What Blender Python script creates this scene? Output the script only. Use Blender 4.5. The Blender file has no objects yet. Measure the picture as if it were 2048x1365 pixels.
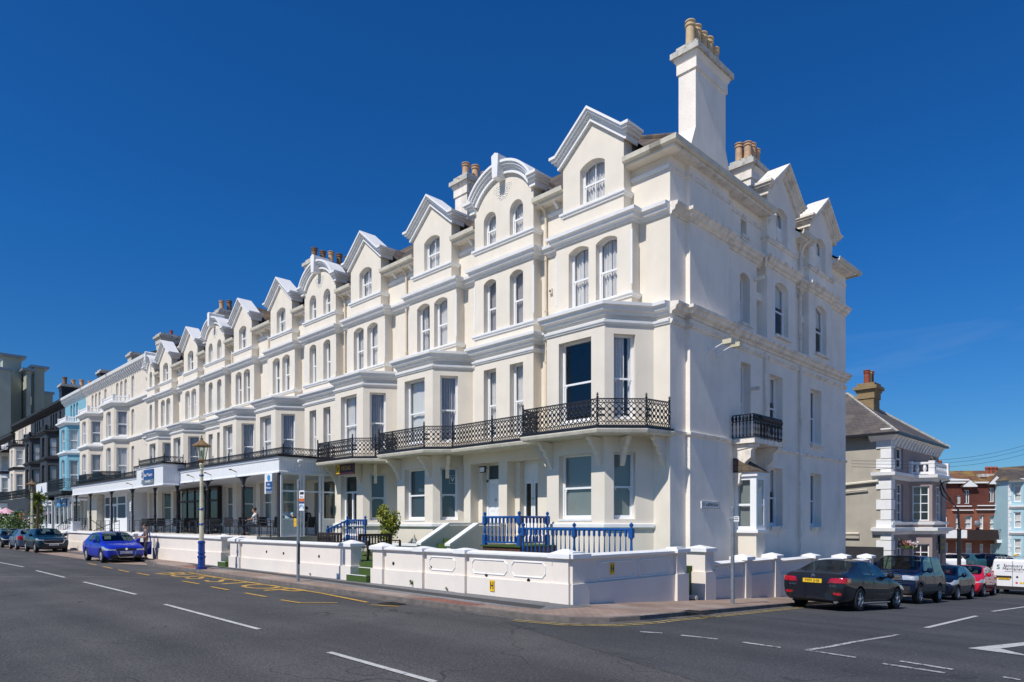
import bpy, bmesh, math, random
from mathutils import Vector, Matrix, geometry
random.seed(7)
SC = bpy.context.scene
COL = SC.collection
PI = math.pi
R = math.radians
EYE = 1.84

def gz(y):
    """height of the pavement: level along the front, falling away down the side road"""
    if y <= 11.5: return 0.0
    if y <= 38: return -0.0604*(y-11.5)
    if y <= 60: return -1.6-0.04*(y-38)
    return -2.48

# ------------------------------------------------------------------ materials
def new_mat(name):
    m = bpy.data.materials.new(name); m.use_nodes = True
    nt = m.node_tree
    for n in list(nt.nodes): nt.nodes.remove(n)
    out = nt.nodes.new('ShaderNodeOutputMaterial')
    return m, nt, out

def mat(name, col, rough=.7, var=.08, scale=3., bump=0., bscale=40., metal=0., coat=0., streak=0., dirt=0.,
        dirtcol=(.12,.10,.08), dscale=1.2, spec=None, col2=None, detail=6.):
    m, nt, out = new_mat(name)
    N, L = nt.nodes, nt.links
    b = N.new('ShaderNodeBsdfPrincipled')
    L.new(b.outputs[0], out.inputs[0])
    b.inputs['Roughness'].default_value = rough
    b.inputs['Metallic'].default_value = metal
    b.inputs['Coat Weight'].default_value = coat
    b.inputs['Coat Roughness'].default_value = .03
    if spec is not None: b.inputs['Specular IOR Level'].default_value = spec
    geo = N.new('ShaderNodeNewGeometry')
    nz = N.new('ShaderNodeTexNoise'); nz.inputs['Scale'].default_value = scale; nz.inputs['Detail'].default_value = detail
    L.new(geo.outputs['Position'], nz.inputs['Vector'])
    mx = N.new('ShaderNodeMix'); mx.data_type = 'RGBA'
    c2 = col2 if col2 else tuple(max(0, c*(1-var*2)) for c in col)
    c1 = col if col2 else tuple(min(1, c*(1+var*.6)) for c in col)
    mx.inputs[6].default_value = (*c1, 1); mx.inputs[7].default_value = (*c2, 1)
    rp = N.new('ShaderNodeValToRGB'); rp.color_ramp.elements[0].position = .35; rp.color_ramp.elements[1].position = .68
    L.new(nz.outputs[0], rp.inputs[0]); L.new(rp.outputs[0], mx.inputs[0])
    last = mx.outputs[2]
    if streak > 0:
        mp = N.new('ShaderNodeMapping'); mp.inputs['Scale'].default_value = (2.2, 2.2, .25)
        L.new(geo.outputs['Position'], mp.inputs[0])
        n2 = N.new('ShaderNodeTexNoise'); n2.inputs['Scale'].default_value = 1.6; n2.inputs['Detail'].default_value = 5
        L.new(mp.outputs[0], n2.inputs['Vector'])
        r2 = N.new('ShaderNodeValToRGB'); r2.color_ramp.elements[0].position = .5; r2.color_ramp.elements[1].position = .78
        L.new(n2.outputs[0], r2.inputs[0])
        ml = N.new('ShaderNodeMath'); ml.operation = 'MULTIPLY'; ml.inputs[1].default_value = streak
        L.new(r2.outputs[0], ml.inputs[0])
        m2 = N.new('ShaderNodeMix'); m2.data_type = 'RGBA'; m2.inputs[7].default_value = (*dirtcol, 1)
        L.new(ml.outputs[0], m2.inputs[0]); L.new(last, m2.inputs[6]); last = m2.outputs[2]
    if dirt > 0:
        n3 = N.new('ShaderNodeTexNoise'); n3.inputs['Scale'].default_value = dscale; n3.inputs['Detail'].default_value = 12; n3.inputs['Roughness'].default_value = .7
        L.new(geo.outputs['Position'], n3.inputs['Vector'])
        r3 = N.new('ShaderNodeValToRGB'); r3.color_ramp.elements[0].position = .52; r3.color_ramp.elements[1].position = .66
        L.new(n3.outputs[0], r3.inputs[0])
        ml = N.new('ShaderNodeMath'); ml.operation = 'MULTIPLY'; ml.inputs[1].default_value = dirt
        L.new(r3.outputs[0], ml.inputs[0])
        m3 = N.new('ShaderNodeMix'); m3.data_type = 'RGBA'; m3.inputs[7].default_value = (*dirtcol, 1)
        L.new(ml.outputs[0], m3.inputs[0]); L.new(last, m3.inputs[6]); last = m3.outputs[2]
    L.new(last, b.inputs['Base Color'])
    if bump > 0:
        nb = N.new('ShaderNodeTexNoise'); nb.inputs['Scale'].default_value = bscale; nb.inputs['Detail'].default_value = 5
        L.new(geo.outputs['Position'], nb.inputs['Vector'])
        bp = N.new('ShaderNodeBump'); bp.inputs['Strength'].default_value = bump; bp.inputs['Distance'].default_value = .02
        L.new(nb.outputs[0], bp.inputs['Height']); L.new(bp.outputs[0], b.inputs['Normal'])
    return m

def brickmat(name, c1, c2, mortar, w=.2, h=.1, msize=.01, plane='xy', rough=.85, bump=.3, patch=None):
    m, nt, out = new_mat(name); N, L = nt.nodes, nt.links
    b = N.new('ShaderNodeBsdfPrincipled'); L.new(b.outputs[0], out.inputs[0]); b.inputs['Roughness'].default_value = rough
    geo = N.new('ShaderNodeNewGeometry'); sp = N.new('ShaderNodeSeparateXYZ'); L.new(geo.outputs['Position'], sp.inputs[0])
    cb = N.new('ShaderNodeCombineXYZ')
    if plane == 'xy': L.new(sp.outputs[0], cb.inputs[0]); L.new(sp.outputs[1], cb.inputs[1])
    else:
        ad = N.new('ShaderNodeMath'); L.new(sp.outputs[0], ad.inputs[0]); L.new(sp.outputs[1], ad.inputs[1])
        L.new(ad.outputs[0], cb.inputs[0]); L.new(sp.outputs[2], cb.inputs[1])
    bt = N.new('ShaderNodeTexBrick'); L.new(cb.outputs[0], bt.inputs['Vector'])
    bt.inputs['Scale'].default_value = 1; bt.inputs['Brick Width'].default_value = w; bt.inputs['Row Height'].default_value = h
    bt.inputs['Mortar Size'].default_value = msize; bt.inputs['Color1'].default_value = (*c1, 1); bt.inputs['Color2'].default_value = (*c2, 1)
    bt.inputs['Mortar'].default_value = (*mortar, 1); bt.inputs['Bias'].default_value = 0
    nz = N.new('ShaderNodeTexNoise'); nz.inputs['Scale'].default_value = .9; nz.inputs['Detail'].default_value = 8
    L.new(geo.outputs['Position'], nz.inputs['Vector'])
    rp = N.new('ShaderNodeValToRGB'); rp.color_ramp.elements[0].position = .3; rp.color_ramp.elements[1].position = .7
    rp.color_ramp.elements[0].color = (.72, .72, .72, 1); rp.color_ramp.elements[1].color = (1.12, 1.1, 1.08, 1)
    L.new(nz.outputs[0], rp.inputs[0])
    mx = N.new('ShaderNodeMix'); mx.data_type = 'RGBA'; mx.blend_type = 'MULTIPLY'; mx.inputs[0].default_value = 1
    L.new(bt.outputs[0], mx.inputs[6]); L.new(rp.outputs[0], mx.inputs[7])
    last = mx.outputs[2]
    if patch:
        n3 = N.new('ShaderNodeTexNoise'); n3.inputs['Scale'].default_value = .8; n3.inputs['Detail'].default_value = 7
        L.new(geo.outputs['Position'], n3.inputs['Vector'])
        r3 = N.new('ShaderNodeValToRGB'); r3.color_ramp.elements[0].position = .5; r3.color_ramp.elements[1].position = .62
        L.new(n3.outputs[0], r3.inputs[0])
        m3 = N.new('ShaderNodeMix'); m3.data_type = 'RGBA'; m3.inputs[7].default_value = (*patch, 1)
        L.new(r3.outputs[0], m3.inputs[0]); L.new(last, m3.inputs[6]); last = m3.outputs[2]
    L.new(last, b.inputs['Base Color'])
    bp = N.new('ShaderNodeBump'); bp.inputs['Strength'].default_value = bump; bp.inputs['Distance'].default_value = .01; bp.invert = True
    L.new(bt.outputs[1], bp.inputs['Height']); L.new(bp.outputs[0], b.inputs['Normal'])
    return m

def asphalt(name, base, light, crack=.6, wet=None):
    m, nt, out = new_mat(name); N, L = nt.nodes, nt.links
    b = N.new('ShaderNodeBsdfPrincipled'); L.new(b.outputs[0], out.inputs[0]); b.inputs['Roughness'].default_value = .82
    geo = N.new('ShaderNodeNewGeometry')
    def noise(s, d=4, r=.6):
        n = N.new('ShaderNodeTexNoise'); n.inputs['Scale'].default_value = s; n.inputs['Detail'].default_value = d; n.inputs['Roughness'].default_value = r
        L.new(geo.outputs['Position'], n.inputs['Vector']); return n
    big = noise(.35, 6); fine = noise(24, 4, .75); vor = N.new('ShaderNodeTexVoronoi'); vor.inputs['Scale'].default_value = 30
    L.new(geo.outputs['Position'], vor.inputs['Vector'])
    r1 = N.new('ShaderNodeValToRGB'); r1.color_ramp.elements[0].position = .3; r1.color_ramp.elements[1].position = .75
    r1.color_ramp.elements[0].color = (*[c*.85 for c in base], 1); r1.color_ramp.elements[1].color = (*light, 1)
    L.new(big.outputs[0], r1.inputs[0])
    r2 = N.new('ShaderNodeValToRGB'); r2.color_ramp.elements[0].position = .3; r2.color_ramp.elements[1].position = .72
    r2.color_ramp.elements[0].color = (.45, .45, .45, 1); r2.color_ramp.elements[1].color = (1.75, 1.75, 1.75, 1)
    L.new(fine.outputs[0], r2.inputs[0])
    # lanes polished and stained along the direction of travel, and broad repaired areas
    mpx = N.new('ShaderNodeMapping'); mpx.inputs['Scale'].default_value = (.03, .55, 1); L.new(geo.outputs['Position'], mpx.inputs[0])
    ln_ = N.new('ShaderNodeTexNoise'); ln_.inputs['Scale'].default_value = 1.6; ln_.inputs['Detail'].default_value = 4; L.new(mpx.outputs[0], ln_.inputs['Vector'])
    rl = N.new('ShaderNodeValToRGB'); rl.color_ramp.elements[0].position = .35; rl.color_ramp.elements[1].position = .65
    rl.color_ramp.elements[0].color = (.80, .80, .80, 1); rl.color_ramp.elements[1].color = (1.2, 1.19, 1.17, 1); L.new(ln_.outputs[0], rl.inputs[0])
    mx = N.new('ShaderNodeMix'); mx.data_type = 'RGBA'; mx.blend_type = 'MULTIPLY'; mx.inputs[0].default_value = 1
    L.new(r1.outputs[0], mx.inputs[6]); L.new(r2.outputs[0], mx.inputs[7])
    mz = N.new('ShaderNodeMix'); mz.data_type = 'RGBA'; mz.blend_type = 'MULTIPLY'; mz.inputs[0].default_value = 1
    L.new(mx.outputs[2], mz.inputs[6]); L.new(rl.outputs[0], mz.inputs[7]); mx = mz
    # pale stone chips
    v2 = N.new('ShaderNodeTexVoronoi'); v2.inputs['Scale'].default_value = 9; L.new(geo.outputs['Position'], v2.inputs['Vector'])
    lt = N.new('ShaderNodeMath'); lt.operation = 'LESS_THAN'; lt.inputs[1].default_value = .11; L.new(v2.outputs['Distance'], lt.inputs[0])
    m2 = N.new('ShaderNodeMix'); m2.data_type = 'RGBA'; m2.inputs[7].default_value = (.2, .19, .18, 1)
    ml = N.new('ShaderNodeMath'); ml.operation = 'MULTIPLY'; ml.inputs[1].default_value = .55; L.new(lt.outputs[0], ml.inputs[0])
    L.new(ml.outputs[0], m2.inputs[0]); L.new(mx.outputs[2], m2.inputs[6])
    last = m2.outputs[2]
    # long meandering cracks and tar seams
    wv = noise(.25, 3, .5); ab = N.new('ShaderNodeMath'); ab.operation = 'SUBTRACT'; ab.inputs[1].default_value = .5; L.new(wv.outputs[0], ab.inputs[0])
    a2 = N.new('ShaderNodeMath'); a2.operation = 'ABSOLUTE'; L.new(ab.outputs[0], a2.inputs[0])
    l2 = N.new('ShaderNodeMath'); l2.operation = 'LESS_THAN'; l2.inputs[1].default_value = .0016; L.new(a2.outputs[0], l2.inputs[0])
    l3 = N.new('ShaderNodeMath'); l3.operation = 'MULTIPLY'; l3.inputs[1].default_value = crack; L.new(l2.outputs[0], l3.inputs[0])
    m3 = N.new('ShaderNodeMix'); m3.data_type = 'RGBA'; m3.inputs[7].default_value = (.012, .012, .012, 1)
    L.new(l3.outputs[0], m3.inputs[0]); L.new(last, m3.inputs[6]); last = m3.outputs[2]
    L.new(last, b.inputs['Base Color'])
    bp = N.new('ShaderNodeBump'); bp.inputs['Strength'].default_value = .6; bp.inputs['Distance'].default_value = .012
    L.new(vor.outputs['Distance'], bp.inputs['Height']); L.new(bp.outputs[0], b.inputs['Normal'])
    return m

def glassmat(name, tint, refl=1.0, rough=0.0, ior=1.5):
    m, nt, out = new_mat(name); N, L = nt.nodes, nt.links
    t = N.new('ShaderNodeBsdfTransparent'); t.inputs[0].default_value = (*tint, 1)
    g = N.new('ShaderNodeBsdfGlossy'); g.inputs['Roughness'].default_value = rough; g.inputs[0].default_value = (refl, refl, refl, 1)
    lw = N.new('ShaderNodeLayerWeight'); lw.inputs[0].default_value = .5
    pw = N.new('ShaderNodeMath'); pw.operation = 'POWER'; pw.inputs[1].default_value = 5; L.new(lw.outputs['Facing'], pw.inputs[0])
    f = N.new('ShaderNodeMath'); f.operation = 'MULTIPLY_ADD'; f.inputs[1].default_value = .9; f.inputs[2].default_value = .07; L.new(pw.outputs[0], f.inputs[0])
    mx = N.new('ShaderNodeMixShader'); L.new(f.outputs[0], mx.inputs[0]); L.new(t.outputs[0], mx.inputs[1]); L.new(g.outputs[0], mx.inputs[2])
    L.new(mx.outputs[0], out.inputs[0]); return m

M = {}
M['cream'] = mat('cream_stucco', (.755,.69,.588), .75, .03, 1.3, .25, 60, streak=.10, dirtcol=(.45,.38,.28))
M['peach'] = mat('peach_stucco', (.77,.65,.49), .75, .03, 1.3, .2, 60)
M['white'] = mat('white_moulding', (.80,.80,.79), .6, .03, 3, .12, 50)
M['flank'] = mat('weathered_stucco', (.88,.81,.72), .8, .04, .9, .55, 26, streak=.12, dirt=.12, dirtcol=(.34,.30,.26), dscale=.8)
M['flanktrim'] = mat('weathered_trim', (.86,.79,.70), .75, .06, 2, .4, 30, streak=.5, dirt=.3, dirtcol=(.22,.19,.14), dscale=2.5)
M['chimcap'] = mat('lichen_cap', (.55,.53,.48), .9, .1, 4, .6, 25, dirt=.85, dirtcol=(.14,.12,.06), dscale=5)
M['frame'] = mat('window_white', (.82,.83,.84), .35, .01, 4)
M['sill'] = mat('sill_white', (.80,.80,.80), .5, .02, 4)
M['curtain'] = mat('curtain_cloth', (.80,.77,.75), .9, .03, 6)
M['curtain2'] = mat('curtain_grey', (.50,.47,.48), .9, .03, 6)
M['net'] = mat('net_cloth', (.72,.71,.69), .9, .03, 6)
M['blind'] = mat('frosted_blind', (.22,.25,.24), .5, .03, 1)
M['bluefilm'] = mat('blue_grey_film', (.045,.07,.09), .4, .05, 1)
M['glass'] = glassmat('window_glass', (.90,.92,.92))
M['clearglass'] = glassmat('screen_glass', (.82,.90,.88), 1.0)
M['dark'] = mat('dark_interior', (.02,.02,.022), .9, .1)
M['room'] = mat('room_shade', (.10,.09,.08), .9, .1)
M['iron'] = mat('black_iron', (.012,.012,.016), .4, .1, 20)
M['blackpaint'] = mat('black_paint', (.014,.016,.022), .4, .1, 8)
M['slate'] = brickmat('slate_roof', (.075,.065,.06), (.13,.10,.08), (.03,.028,.026), .28, .2, .012, 'xz', patch=(.17,.12,.06))
M['slategrey'] = brickmat('grey_slates', (.085,.075,.075), (.11,.095,.09), (.04,.036,.035), .3, .2, .012, 'xz', patch=(.125,.105,.09))
M['lead'] = mat('lead_cheek', (.11,.105,.10), .8, .15, 3, .3, 20)
M['pot'] = mat('clay_pot', (.56,.36,.22), .8, .08, 8, .2, 30, dirt=.2)
M['potbuff'] = mat('buff_pot', (.56,.42,.25), .8, .06, 8, .2, 30, dirt=.15)
M['potdark'] = mat('sooty_pot', (.22,.13,.08), .85, .1, 8, .2, 30, dirt=.4)
M['potred'] = mat('red_pot', (.30,.07,.035), .8, .1, 8)
M['gutter'] = mat('cream_gutter', (.66,.61,.50), .5, .05, 5, dirt=.25)
M['pipe'] = mat('cream_pipe', (.72,.62,.47), .5, .04, 5)
M['bluepaint'] = mat('blue_gloss', (.005,.075,.29), .3, .05, 5)
M['lampblue'] = mat('lamp_blue', (.01,.045,.25), .3, .05, 5)
M['lampcream'] = mat('lamp_cream', (.62,.58,.42), .4, .08, 4, dirt=.2)
M['bronze'] = mat('tarnished_bronze', (.23,.14,.06), .5, .15, 12)
M['galv'] = mat('galvanised', (.30,.33,.36), .4, .1, 9, metal=.5)
M['boardwall'] = mat('wall_paint', (.78,.71,.635), .75, .02, 1, .2, 40, streak=.05, dirt=.05, dirtcol=(.40,.34,.27), dscale=2)
M['grassturf'] = mat('artificial_turf', (.07,.13,.022), .95, .25, 60, .9, 220)
M['teak'] = mat('dark_teak', (.035,.022,.02), .6, .2, 9)
M['deckwood'] = mat('brown_boards', (.12,.05,.03), .7, .25, 9)
M['rattan'] = mat('dark_rattan', (.05,.05,.055), .6, .2, 40)
M['steel'] = mat('steel', (.45,.46,.48), .25, .05, 9, metal=1)
M['terrace'] = mat('terrace_paving', (.33,.31,.28), .85, .08, 2)
M['fascia'] = mat('fascia_boards', (.80,.82,.84), .5, .02, 3)
M['yellow'] = mat('yellow_plate', (.80,.50,.02), .4, .02, 4)
M['signwhite'] = mat('sign_white', (.80,.80,.80), .4, .02, 4)
M['signblue'] = mat('sign_blue', (.012,.07,.24), .4, .02, 4)
M['signlblue'] = mat('sign_light_blue', (.05,.28,.55), .4, .02, 4)
M['maroon'] = mat('maroon_board', (.05,.012,.02), .5, .1, 4)
M['gold'] = mat('gold_letter', (.55,.36,.06), .4, .02, 4)
M['signorange'] = mat('sign_orange', (.62,.14,.01), .4, .02, 4)
M['ink'] = mat('black_ink', (.012,.012,.012), .5, .02, 4)
M['road'] = asphalt('front_asphalt', (.052,.051,.053), (.082,.079,.078))
M['sideroad'] = asphalt('side_asphalt', (.042,.044,.048), (.062,.063,.066), .4)
M['patch'] = asphalt('patched_asphalt', (.15,.155,.16), (.20,.20,.205), .3)
M['trench'] = asphalt('dark_patch', (.035,.035,.037), (.05,.05,.052), 0)
M['paver'] = brickmat('block_paving', (.37,.26,.20), (.29,.21,.165), (.15,.125,.11), .21, .105, .008, 'xy', patch=(.33,.265,.225))
M['kerb'] = mat('kerb_granite', (.18,.155,.14), .9, .15, 5, .5, 60, dirt=.5, dirtcol=(.08,.075,.07), dscale=4)
M['gritedge'] = mat('gutter_grit', (.12,.11,.10), .95, .2, 8, .4, 60)
def paintmat(name, col, wear):
    m = mat(name, col, .7, .05, 5, .3, 80)
    nt = m.node_tree; N, L = nt.nodes, nt.links
    b = [n for n in N if n.type == 'BSDF_PRINCIPLED'][0]
    src = b.inputs['Base Color'].links[0].from_socket
    geo = [n for n in N if n.type == 'NEW_GEOMETRY'][0]
    n = N.new('ShaderNodeTexNoise'); n.inputs['Scale'].default_value = 7; n.inputs['Detail'].default_value = 12; n.inputs['Roughness'].default_value = .8
    L.new(geo.outputs['Position'], n.inputs['Vector'])
    r = N.new('ShaderNodeValToRGB'); r.color_ramp.elements[0].position = .62-wear*.3; r.color_ramp.elements[1].position = .70-wear*.25
    L.new(n.outputs[0], r.inputs[0])
    mx = N.new('ShaderNodeMix'); mx.data_type = 'RGBA'; mx.inputs[7].default_value = (.06,.06,.062,1)
    L.new(r.outputs[0], mx.inputs[0]); L.new(src, mx.inputs[6]); L.new(mx.outputs[2], b.inputs['Base Color'])
    return m
M['linewhite'] = paintmat('road_white', (.52,.52,.50), .25)
M['linefaint'] = paintmat('road_white_worn', (.45,.45,.45), .48)
M['lineyellow'] = paintmat('road_yellow', (.55,.33,.06), .3)
M['linepale'] = paintmat('road_yellow_pale', (.50,.38,.14), .35)

# ------------------------------------------------------------------ mesh helpers
SPLIT = set('eaves side_eaves gutter side_gutter eaves_band sill_band eaves_bracket roof_rail side_cladding side_string post sill_course drain_pipe side_sill bracket_block roof_lattice_post number_dash white_balcony_front indicator exhaust_tip hip_ridge dormer_gable corner_bead mud_line seat_back solid_panel cornice dormer_cheek grille'.split())
class MB:
    """collects shapes; build() links them as one mesh object"""
    def __init__(s): s.v = []; s.f = []; s.mi = []; s.cur = 0; s.T = None
    def _a(s, pts):
        n = len(s.v)
        for p in pts:
            s.v.append(tuple(s.T @ Vector(p)) if s.T is not None else tuple(p))
        return n
    def face(s, pts):
        n = s._a(pts); s.f.append(tuple(range(n, n+len(pts)))); s.mi.append(s.cur)
    def faces(s, pts, fs):
        n = s._a(pts)
        for f in fs: s.f.append(tuple(n+i for i in f)); s.mi.append(s.cur)
    def box(s, x0, x1, y0, y1, z0, z1):
        if x0 > x1: x0, x1 = x1, x0
        if y0 > y1: y0, y1 = y1, y0
        if z0 > z1: z0, z1 = z1, z0
        s.faces([(x0,y0,z0),(x1,y0,z0),(x1,y1,z0),(x0,y1,z0),(x0,y0,z1),(x1,y0,z1),(x1,y1,z1),(x0,y1,z1)],
                [(3,2,1,0),(4,5,6,7),(0,1,5,4),(1,2,6,5),(2,3,7,6),(3,0,4,7)])
    def prism(s, poly, axis, a, b):
        """poly of 2d points pushed along axis ('x','y','z') from a to b"""
        def P(p, t):
            if axis == 'x': return (t, p[0], p[1])
            if axis == 'y': return (p[0], t, p[1])
            return (p[0], p[1], t)
        n = len(poly)
        s.faces([P(p, a) for p in poly]+[P(p, b) for p in poly],
                [tuple(range(n))[::-1], tuple(range(n, 2*n))]+[(i, (i+1) % n, n+(i+1) % n, n+i) for i in range(n)])
    def bar(s, p, q, r, sides=4, r2=None):
        p, q = Vector(p), Vector(q); d = q-p
        if d.length < 1e-6: return
        d.normalize(); up = Vector((0,0,1)) if abs(d.z) < .9 else Vector((1,0,0))
        a = d.cross(up).normalized(); b = d.cross(a); r2 = r if r2 is None else r2
        pts = []
        for c, rr in ((p, r), (q, r2)):
            for i in range(sides):
                t = 2*PI*(i+.5)/sides; pts.append(c+a*math.cos(t)*rr+b*math.sin(t)*rr)
        s.faces(pts, [tuple(range(sides)), tuple(range(2*sides-1, sides-1, -1))]+[((i+1) % sides, i, sides+i, sides+(i+1) % sides) for i in range(sides)])
    def path(s, pts, r, sides=5):
        for i in range(len(pts)-1): s.bar(pts[i], pts[i+1], r, sides)
    def lathe(s, prof, c=(0,0,0), n=12, axis='z', caps=True):
        """prof: (radius, height) pairs from bottom to top"""
        pts = []; m = len(prof)
        for r, h in prof:
            for i in range(n):
                t = 2*PI*i/n
                if axis == 'z': pts.append((c[0]+r*math.cos(t), c[1]+r*math.sin(t), c[2]+h))
                elif axis == 'y': pts.append((c[0]+r*math.cos(t), c[1]+h, c[2]+r*math.sin(t)))
                else: pts.append((c[0]+h, c[1]+r*math.cos(t), c[2]+r*math.sin(t)))
        fs = [(j*n+i, j*n+(i+1) % n, (j+1)*n+(i+1) % n, (j+1)*n+i) for j in range(m-1) for i in range(n)]
        if caps: fs += [tuple(range(n))[::-1], tuple((m-1)*n+i for i in range(n))]
        s.faces(pts, fs)
    def ball(s, c, r, n=8, m=5, sz=1.):
        s.lathe([(max(1e-4, r*math.sin(PI*j/m)), -r*sz*math.cos(PI*j/m)) for j in range(m+1)], c, n)
    def sweep(s, prof, path, closed=False):
        """prof: (out, z) points of a closed section; path: plan points, outward = right of travel"""
        n = len(path); P = [Vector((p[0], p[1])) for p in path]; mit = []
        for i in range(n):
            ds = []
            if closed or i > 0: ds.append((P[i]-P[i-1]).normalized())
            if closed or i < n-1: ds.append((P[(i+1) % n]-P[i]).normalized())
            ns = [Vector((d.y, -d.x)) for d in ds]
            if len(ns) == 2: mm = (ns[0]+ns[1])/max(.25, 1+ns[0].dot(ns[1]))
            else: mm = ns[0]
            mit.append(mm)
        m = len(prof); pts = []
        for i in range(n):
            for o, z in prof: pts.append((P[i].x+mit[i].x*o, P[i].y+mit[i].y*o, z))
        fs = []
        for i in range(n if closed else n-1):
            k = (i+1) % n
            for j in range(m): fs.append((i*m+j, k*m+j, k*m+(j+1) % m, i*m+(j+1) % m))
        if not closed: fs += [tuple(range(m)), tuple((n-1)*m+j for j in range(m))[::-1]]
        s.faces(pts, fs)
    def sheet(s, outer, holes, to3):
        """flat face with holes; outer/holes 2d loops; to3 maps 2d to 3d"""
        vs = []; es = []
        for lp in [outer]+holes:
            n = len(vs)
            vs += [Vector((p[0], p[1])) for p in lp]; es += [(n+i, n+(i+1) % len(lp)) for i in range(len(lp))]
        if not holes and len(outer) == 4:
            s.face([to3(p) for p in outer]); return
        ov, oe, of, *_ = geometry.delaunay_2d_cdt(vs, es, [], 0, 1e-5)
        def inside(lp, x, y):
            c = False; j = len(lp)-1
            for i in range(len(lp)):
                (xi, yi), (xj, yj) = lp[i][:2], lp[j][:2]
                if (yi > y) != (yj > y) and x < (xj-xi)*(y-yi)/(yj-yi)+xi: c = not c
                j = i
            return c
        keep = []
        for f in of:
            x = sum(ov[i][0] for i in f)/len(f); y = sum(ov[i][1] for i in f)/len(f)
            if inside(outer, x, y) and not any(inside(h, x, y) for h in holes): keep.append(tuple(f))
        s.faces([to3(p) for p in ov], keep)
    def islands(s):
        par = list(range(len(s.v))); key = {}
        def fd(a):
            while par[a] != a: par[a] = par[par[a]]; a = par[a]
            return a
        for i, v in enumerate(s.v):
            k = (round(v[0], 4), round(v[1], 4), round(v[2], 4))
            if k in key: par[fd(i)] = fd(key[k])
            else: key[k] = i
        for f in s.f:
            for a in f[1:]: par[fd(a)] = fd(f[0])
        g = {}
        for n, f in enumerate(s.f): g.setdefault(fd(f[0]), []).append(n)
        out = []
        for fl in g.values():
            q = MB(); vm = {}
            for n in fl:
                q.f.append(tuple(vm.setdefault(a, len(vm)) for a in s.f[n])); q.mi.append(s.mi[n])
            q.v = [s.v[a] for a in vm]; out.append(q)
        return out
    def build(s, name, m, parent=None, smooth=False, loc=None, rot=None):
        if name in SPLIT and not getattr(s, 'whole', False):
            os_ = []
            for q in s.islands(): q.whole = True; os_.append(q.build(name, m, parent, smooth, loc, rot))
            return os_[0]
        me = bpy.data.meshes.new(name); me.from_pydata(s.v, [], s.f)
        ms = m if isinstance(m, (list, tuple)) else [m]
        for x in ms: me.materials.append(M[x] if isinstance(x, str) else x)
        if len(ms) > 1: me.polygons.foreach_set('material_index', s.mi)
        bm = bmesh.new(); bm.from_mesh(me); bmesh.ops.remove_doubles(bm, verts=bm.verts, dist=1e-5)
        bmesh.ops.recalc_face_normals(bm, faces=bm.faces); bm.to_mesh(me); bm.free()
        if smooth: shade(me, smooth if isinstance(smooth, (int, float)) and smooth > 1 else 40)
        o = bpy.data.objects.new(name, me); COL.objects.link(o)
        if parent is not None: o.parent = parent
        if loc: o.location = loc
        if rot: o.rotation_euler = rot
        return o

def shade(me, ang=40):
    me.polygons.foreach_set('use_smooth', [True]*len(me.polygons))
    bm = bmesh.new(); bm.from_mesh(me); a = R(ang)
    for e in bm.edges:
        if len(e.link_faces) == 2 and e.calc_face_angle(0) > a: e.smooth = False
    bm.to_mesh(me); bm.free()

def tag(o, label=None, cat=None, group=None, kind=None):
    if label: o['label'] = label
    if cat: o['category'] = cat
    if group: o['group'] = group
    if kind: o['kind'] = kind
    return o
def empty(name, loc=(0,0,0), rz=0., label=None, cat=None, group=None):
    o = bpy.data.objects.new(name, None); COL.objects.link(o); o.location = loc; o.rotation_euler = (0,0,rz)
    o.empty_display_size = .1
    return tag(o, label, cat, group)
def copy_tree(o, parent=None):
    c = o.copy(); COL.objects.link(c)
    if parent is not None: c.parent = parent
    for ch in list(o.children): copy_tree(ch, c)
    return c
_tc = {}
def text(s, size, m, parent, loc, rot, name='lettering', ext=.004, ax='CENTER', sx=1.):
    key = (s, size, ext, ax, m)
    if key not in _tc:
        cu = bpy.data.curves.new('t', 'FONT'); cu.body = s; cu.size = size; cu.extrude = ext; cu.align_x = ax; cu.align_y = 'CENTER'; cu.resolution_u = 3
        to = bpy.data.objects.new('t', cu); COL.objects.link(to)
        dg = bpy.context.evaluated_depsgraph_get(); me = bpy.data.meshes.new_from_object(to.evaluated_get(dg))
        me.materials.clear(); me.materials.append(M[m]); bpy.data.objects.remove(to); _tc[key] = me
    o = bpy.data.objects.new(name, _tc[key]); COL.objects.link(o); o.parent = parent; o.location = loc; o.rotation_euler = rot; o.scale = (sx, 1, 1)
    return o
# ------------------------------------------------------------------ walls and windows
def arc(s0, s1, zb, rise, n=8):
    """points from (s1,zb) over the top to (s0,zb)"""
    if rise <= 0: return [(s1, zb), (s0, zb)]
    c = (s0+s1)/2; h = (s1-s0)/2; r = (h*h+rise*rise)/(2*rise); a = math.asin(min(1, h/r))
    if rise > h: a = PI-a
    return [(c+r*math.sin(a-2*a*i/n), zb+rise-r+r*math.cos(a-2*a*i/n)) for i in range(n+1)]
def oploop(op):
    s0, s1, za, zb, rise = op[:5]
    return [(s0, za), (s1, za)]+arc(s0, s1, zb, rise)
def wall(mb, a, b, z0, z1, ops=(), dp=.22, top=None):
    a = Vector(a); b = Vector(b); d = (b-a); ln = d.length; d.normalize(); inn = Vector((-d.y, d.x))
    t3 = lambda p, y=0: (a.x+d.x*p[0]+inn.x*y, a.y+d.y*p[0]+inn.y*y, p[1])
    outer = [(0, z0), (ln, z0)]+(top if top else [(ln, z1), (0, z1)])
    mb.sheet(outer, [oploop(o) for o in ops], t3)
    for o in ops:
        lp = oploop(o); dd = o[5] if len(o) > 5 else dp
        for i in range(len(lp)):
            p, q = lp[i], lp[(i+1) % len(lp)]
            mb.face([t3(p), t3(q), t3(q, dd), t3(p, dd)])
        if len(o) > 6: mb.face([t3(p, dd) for p in lp])
_wc = {}
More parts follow.
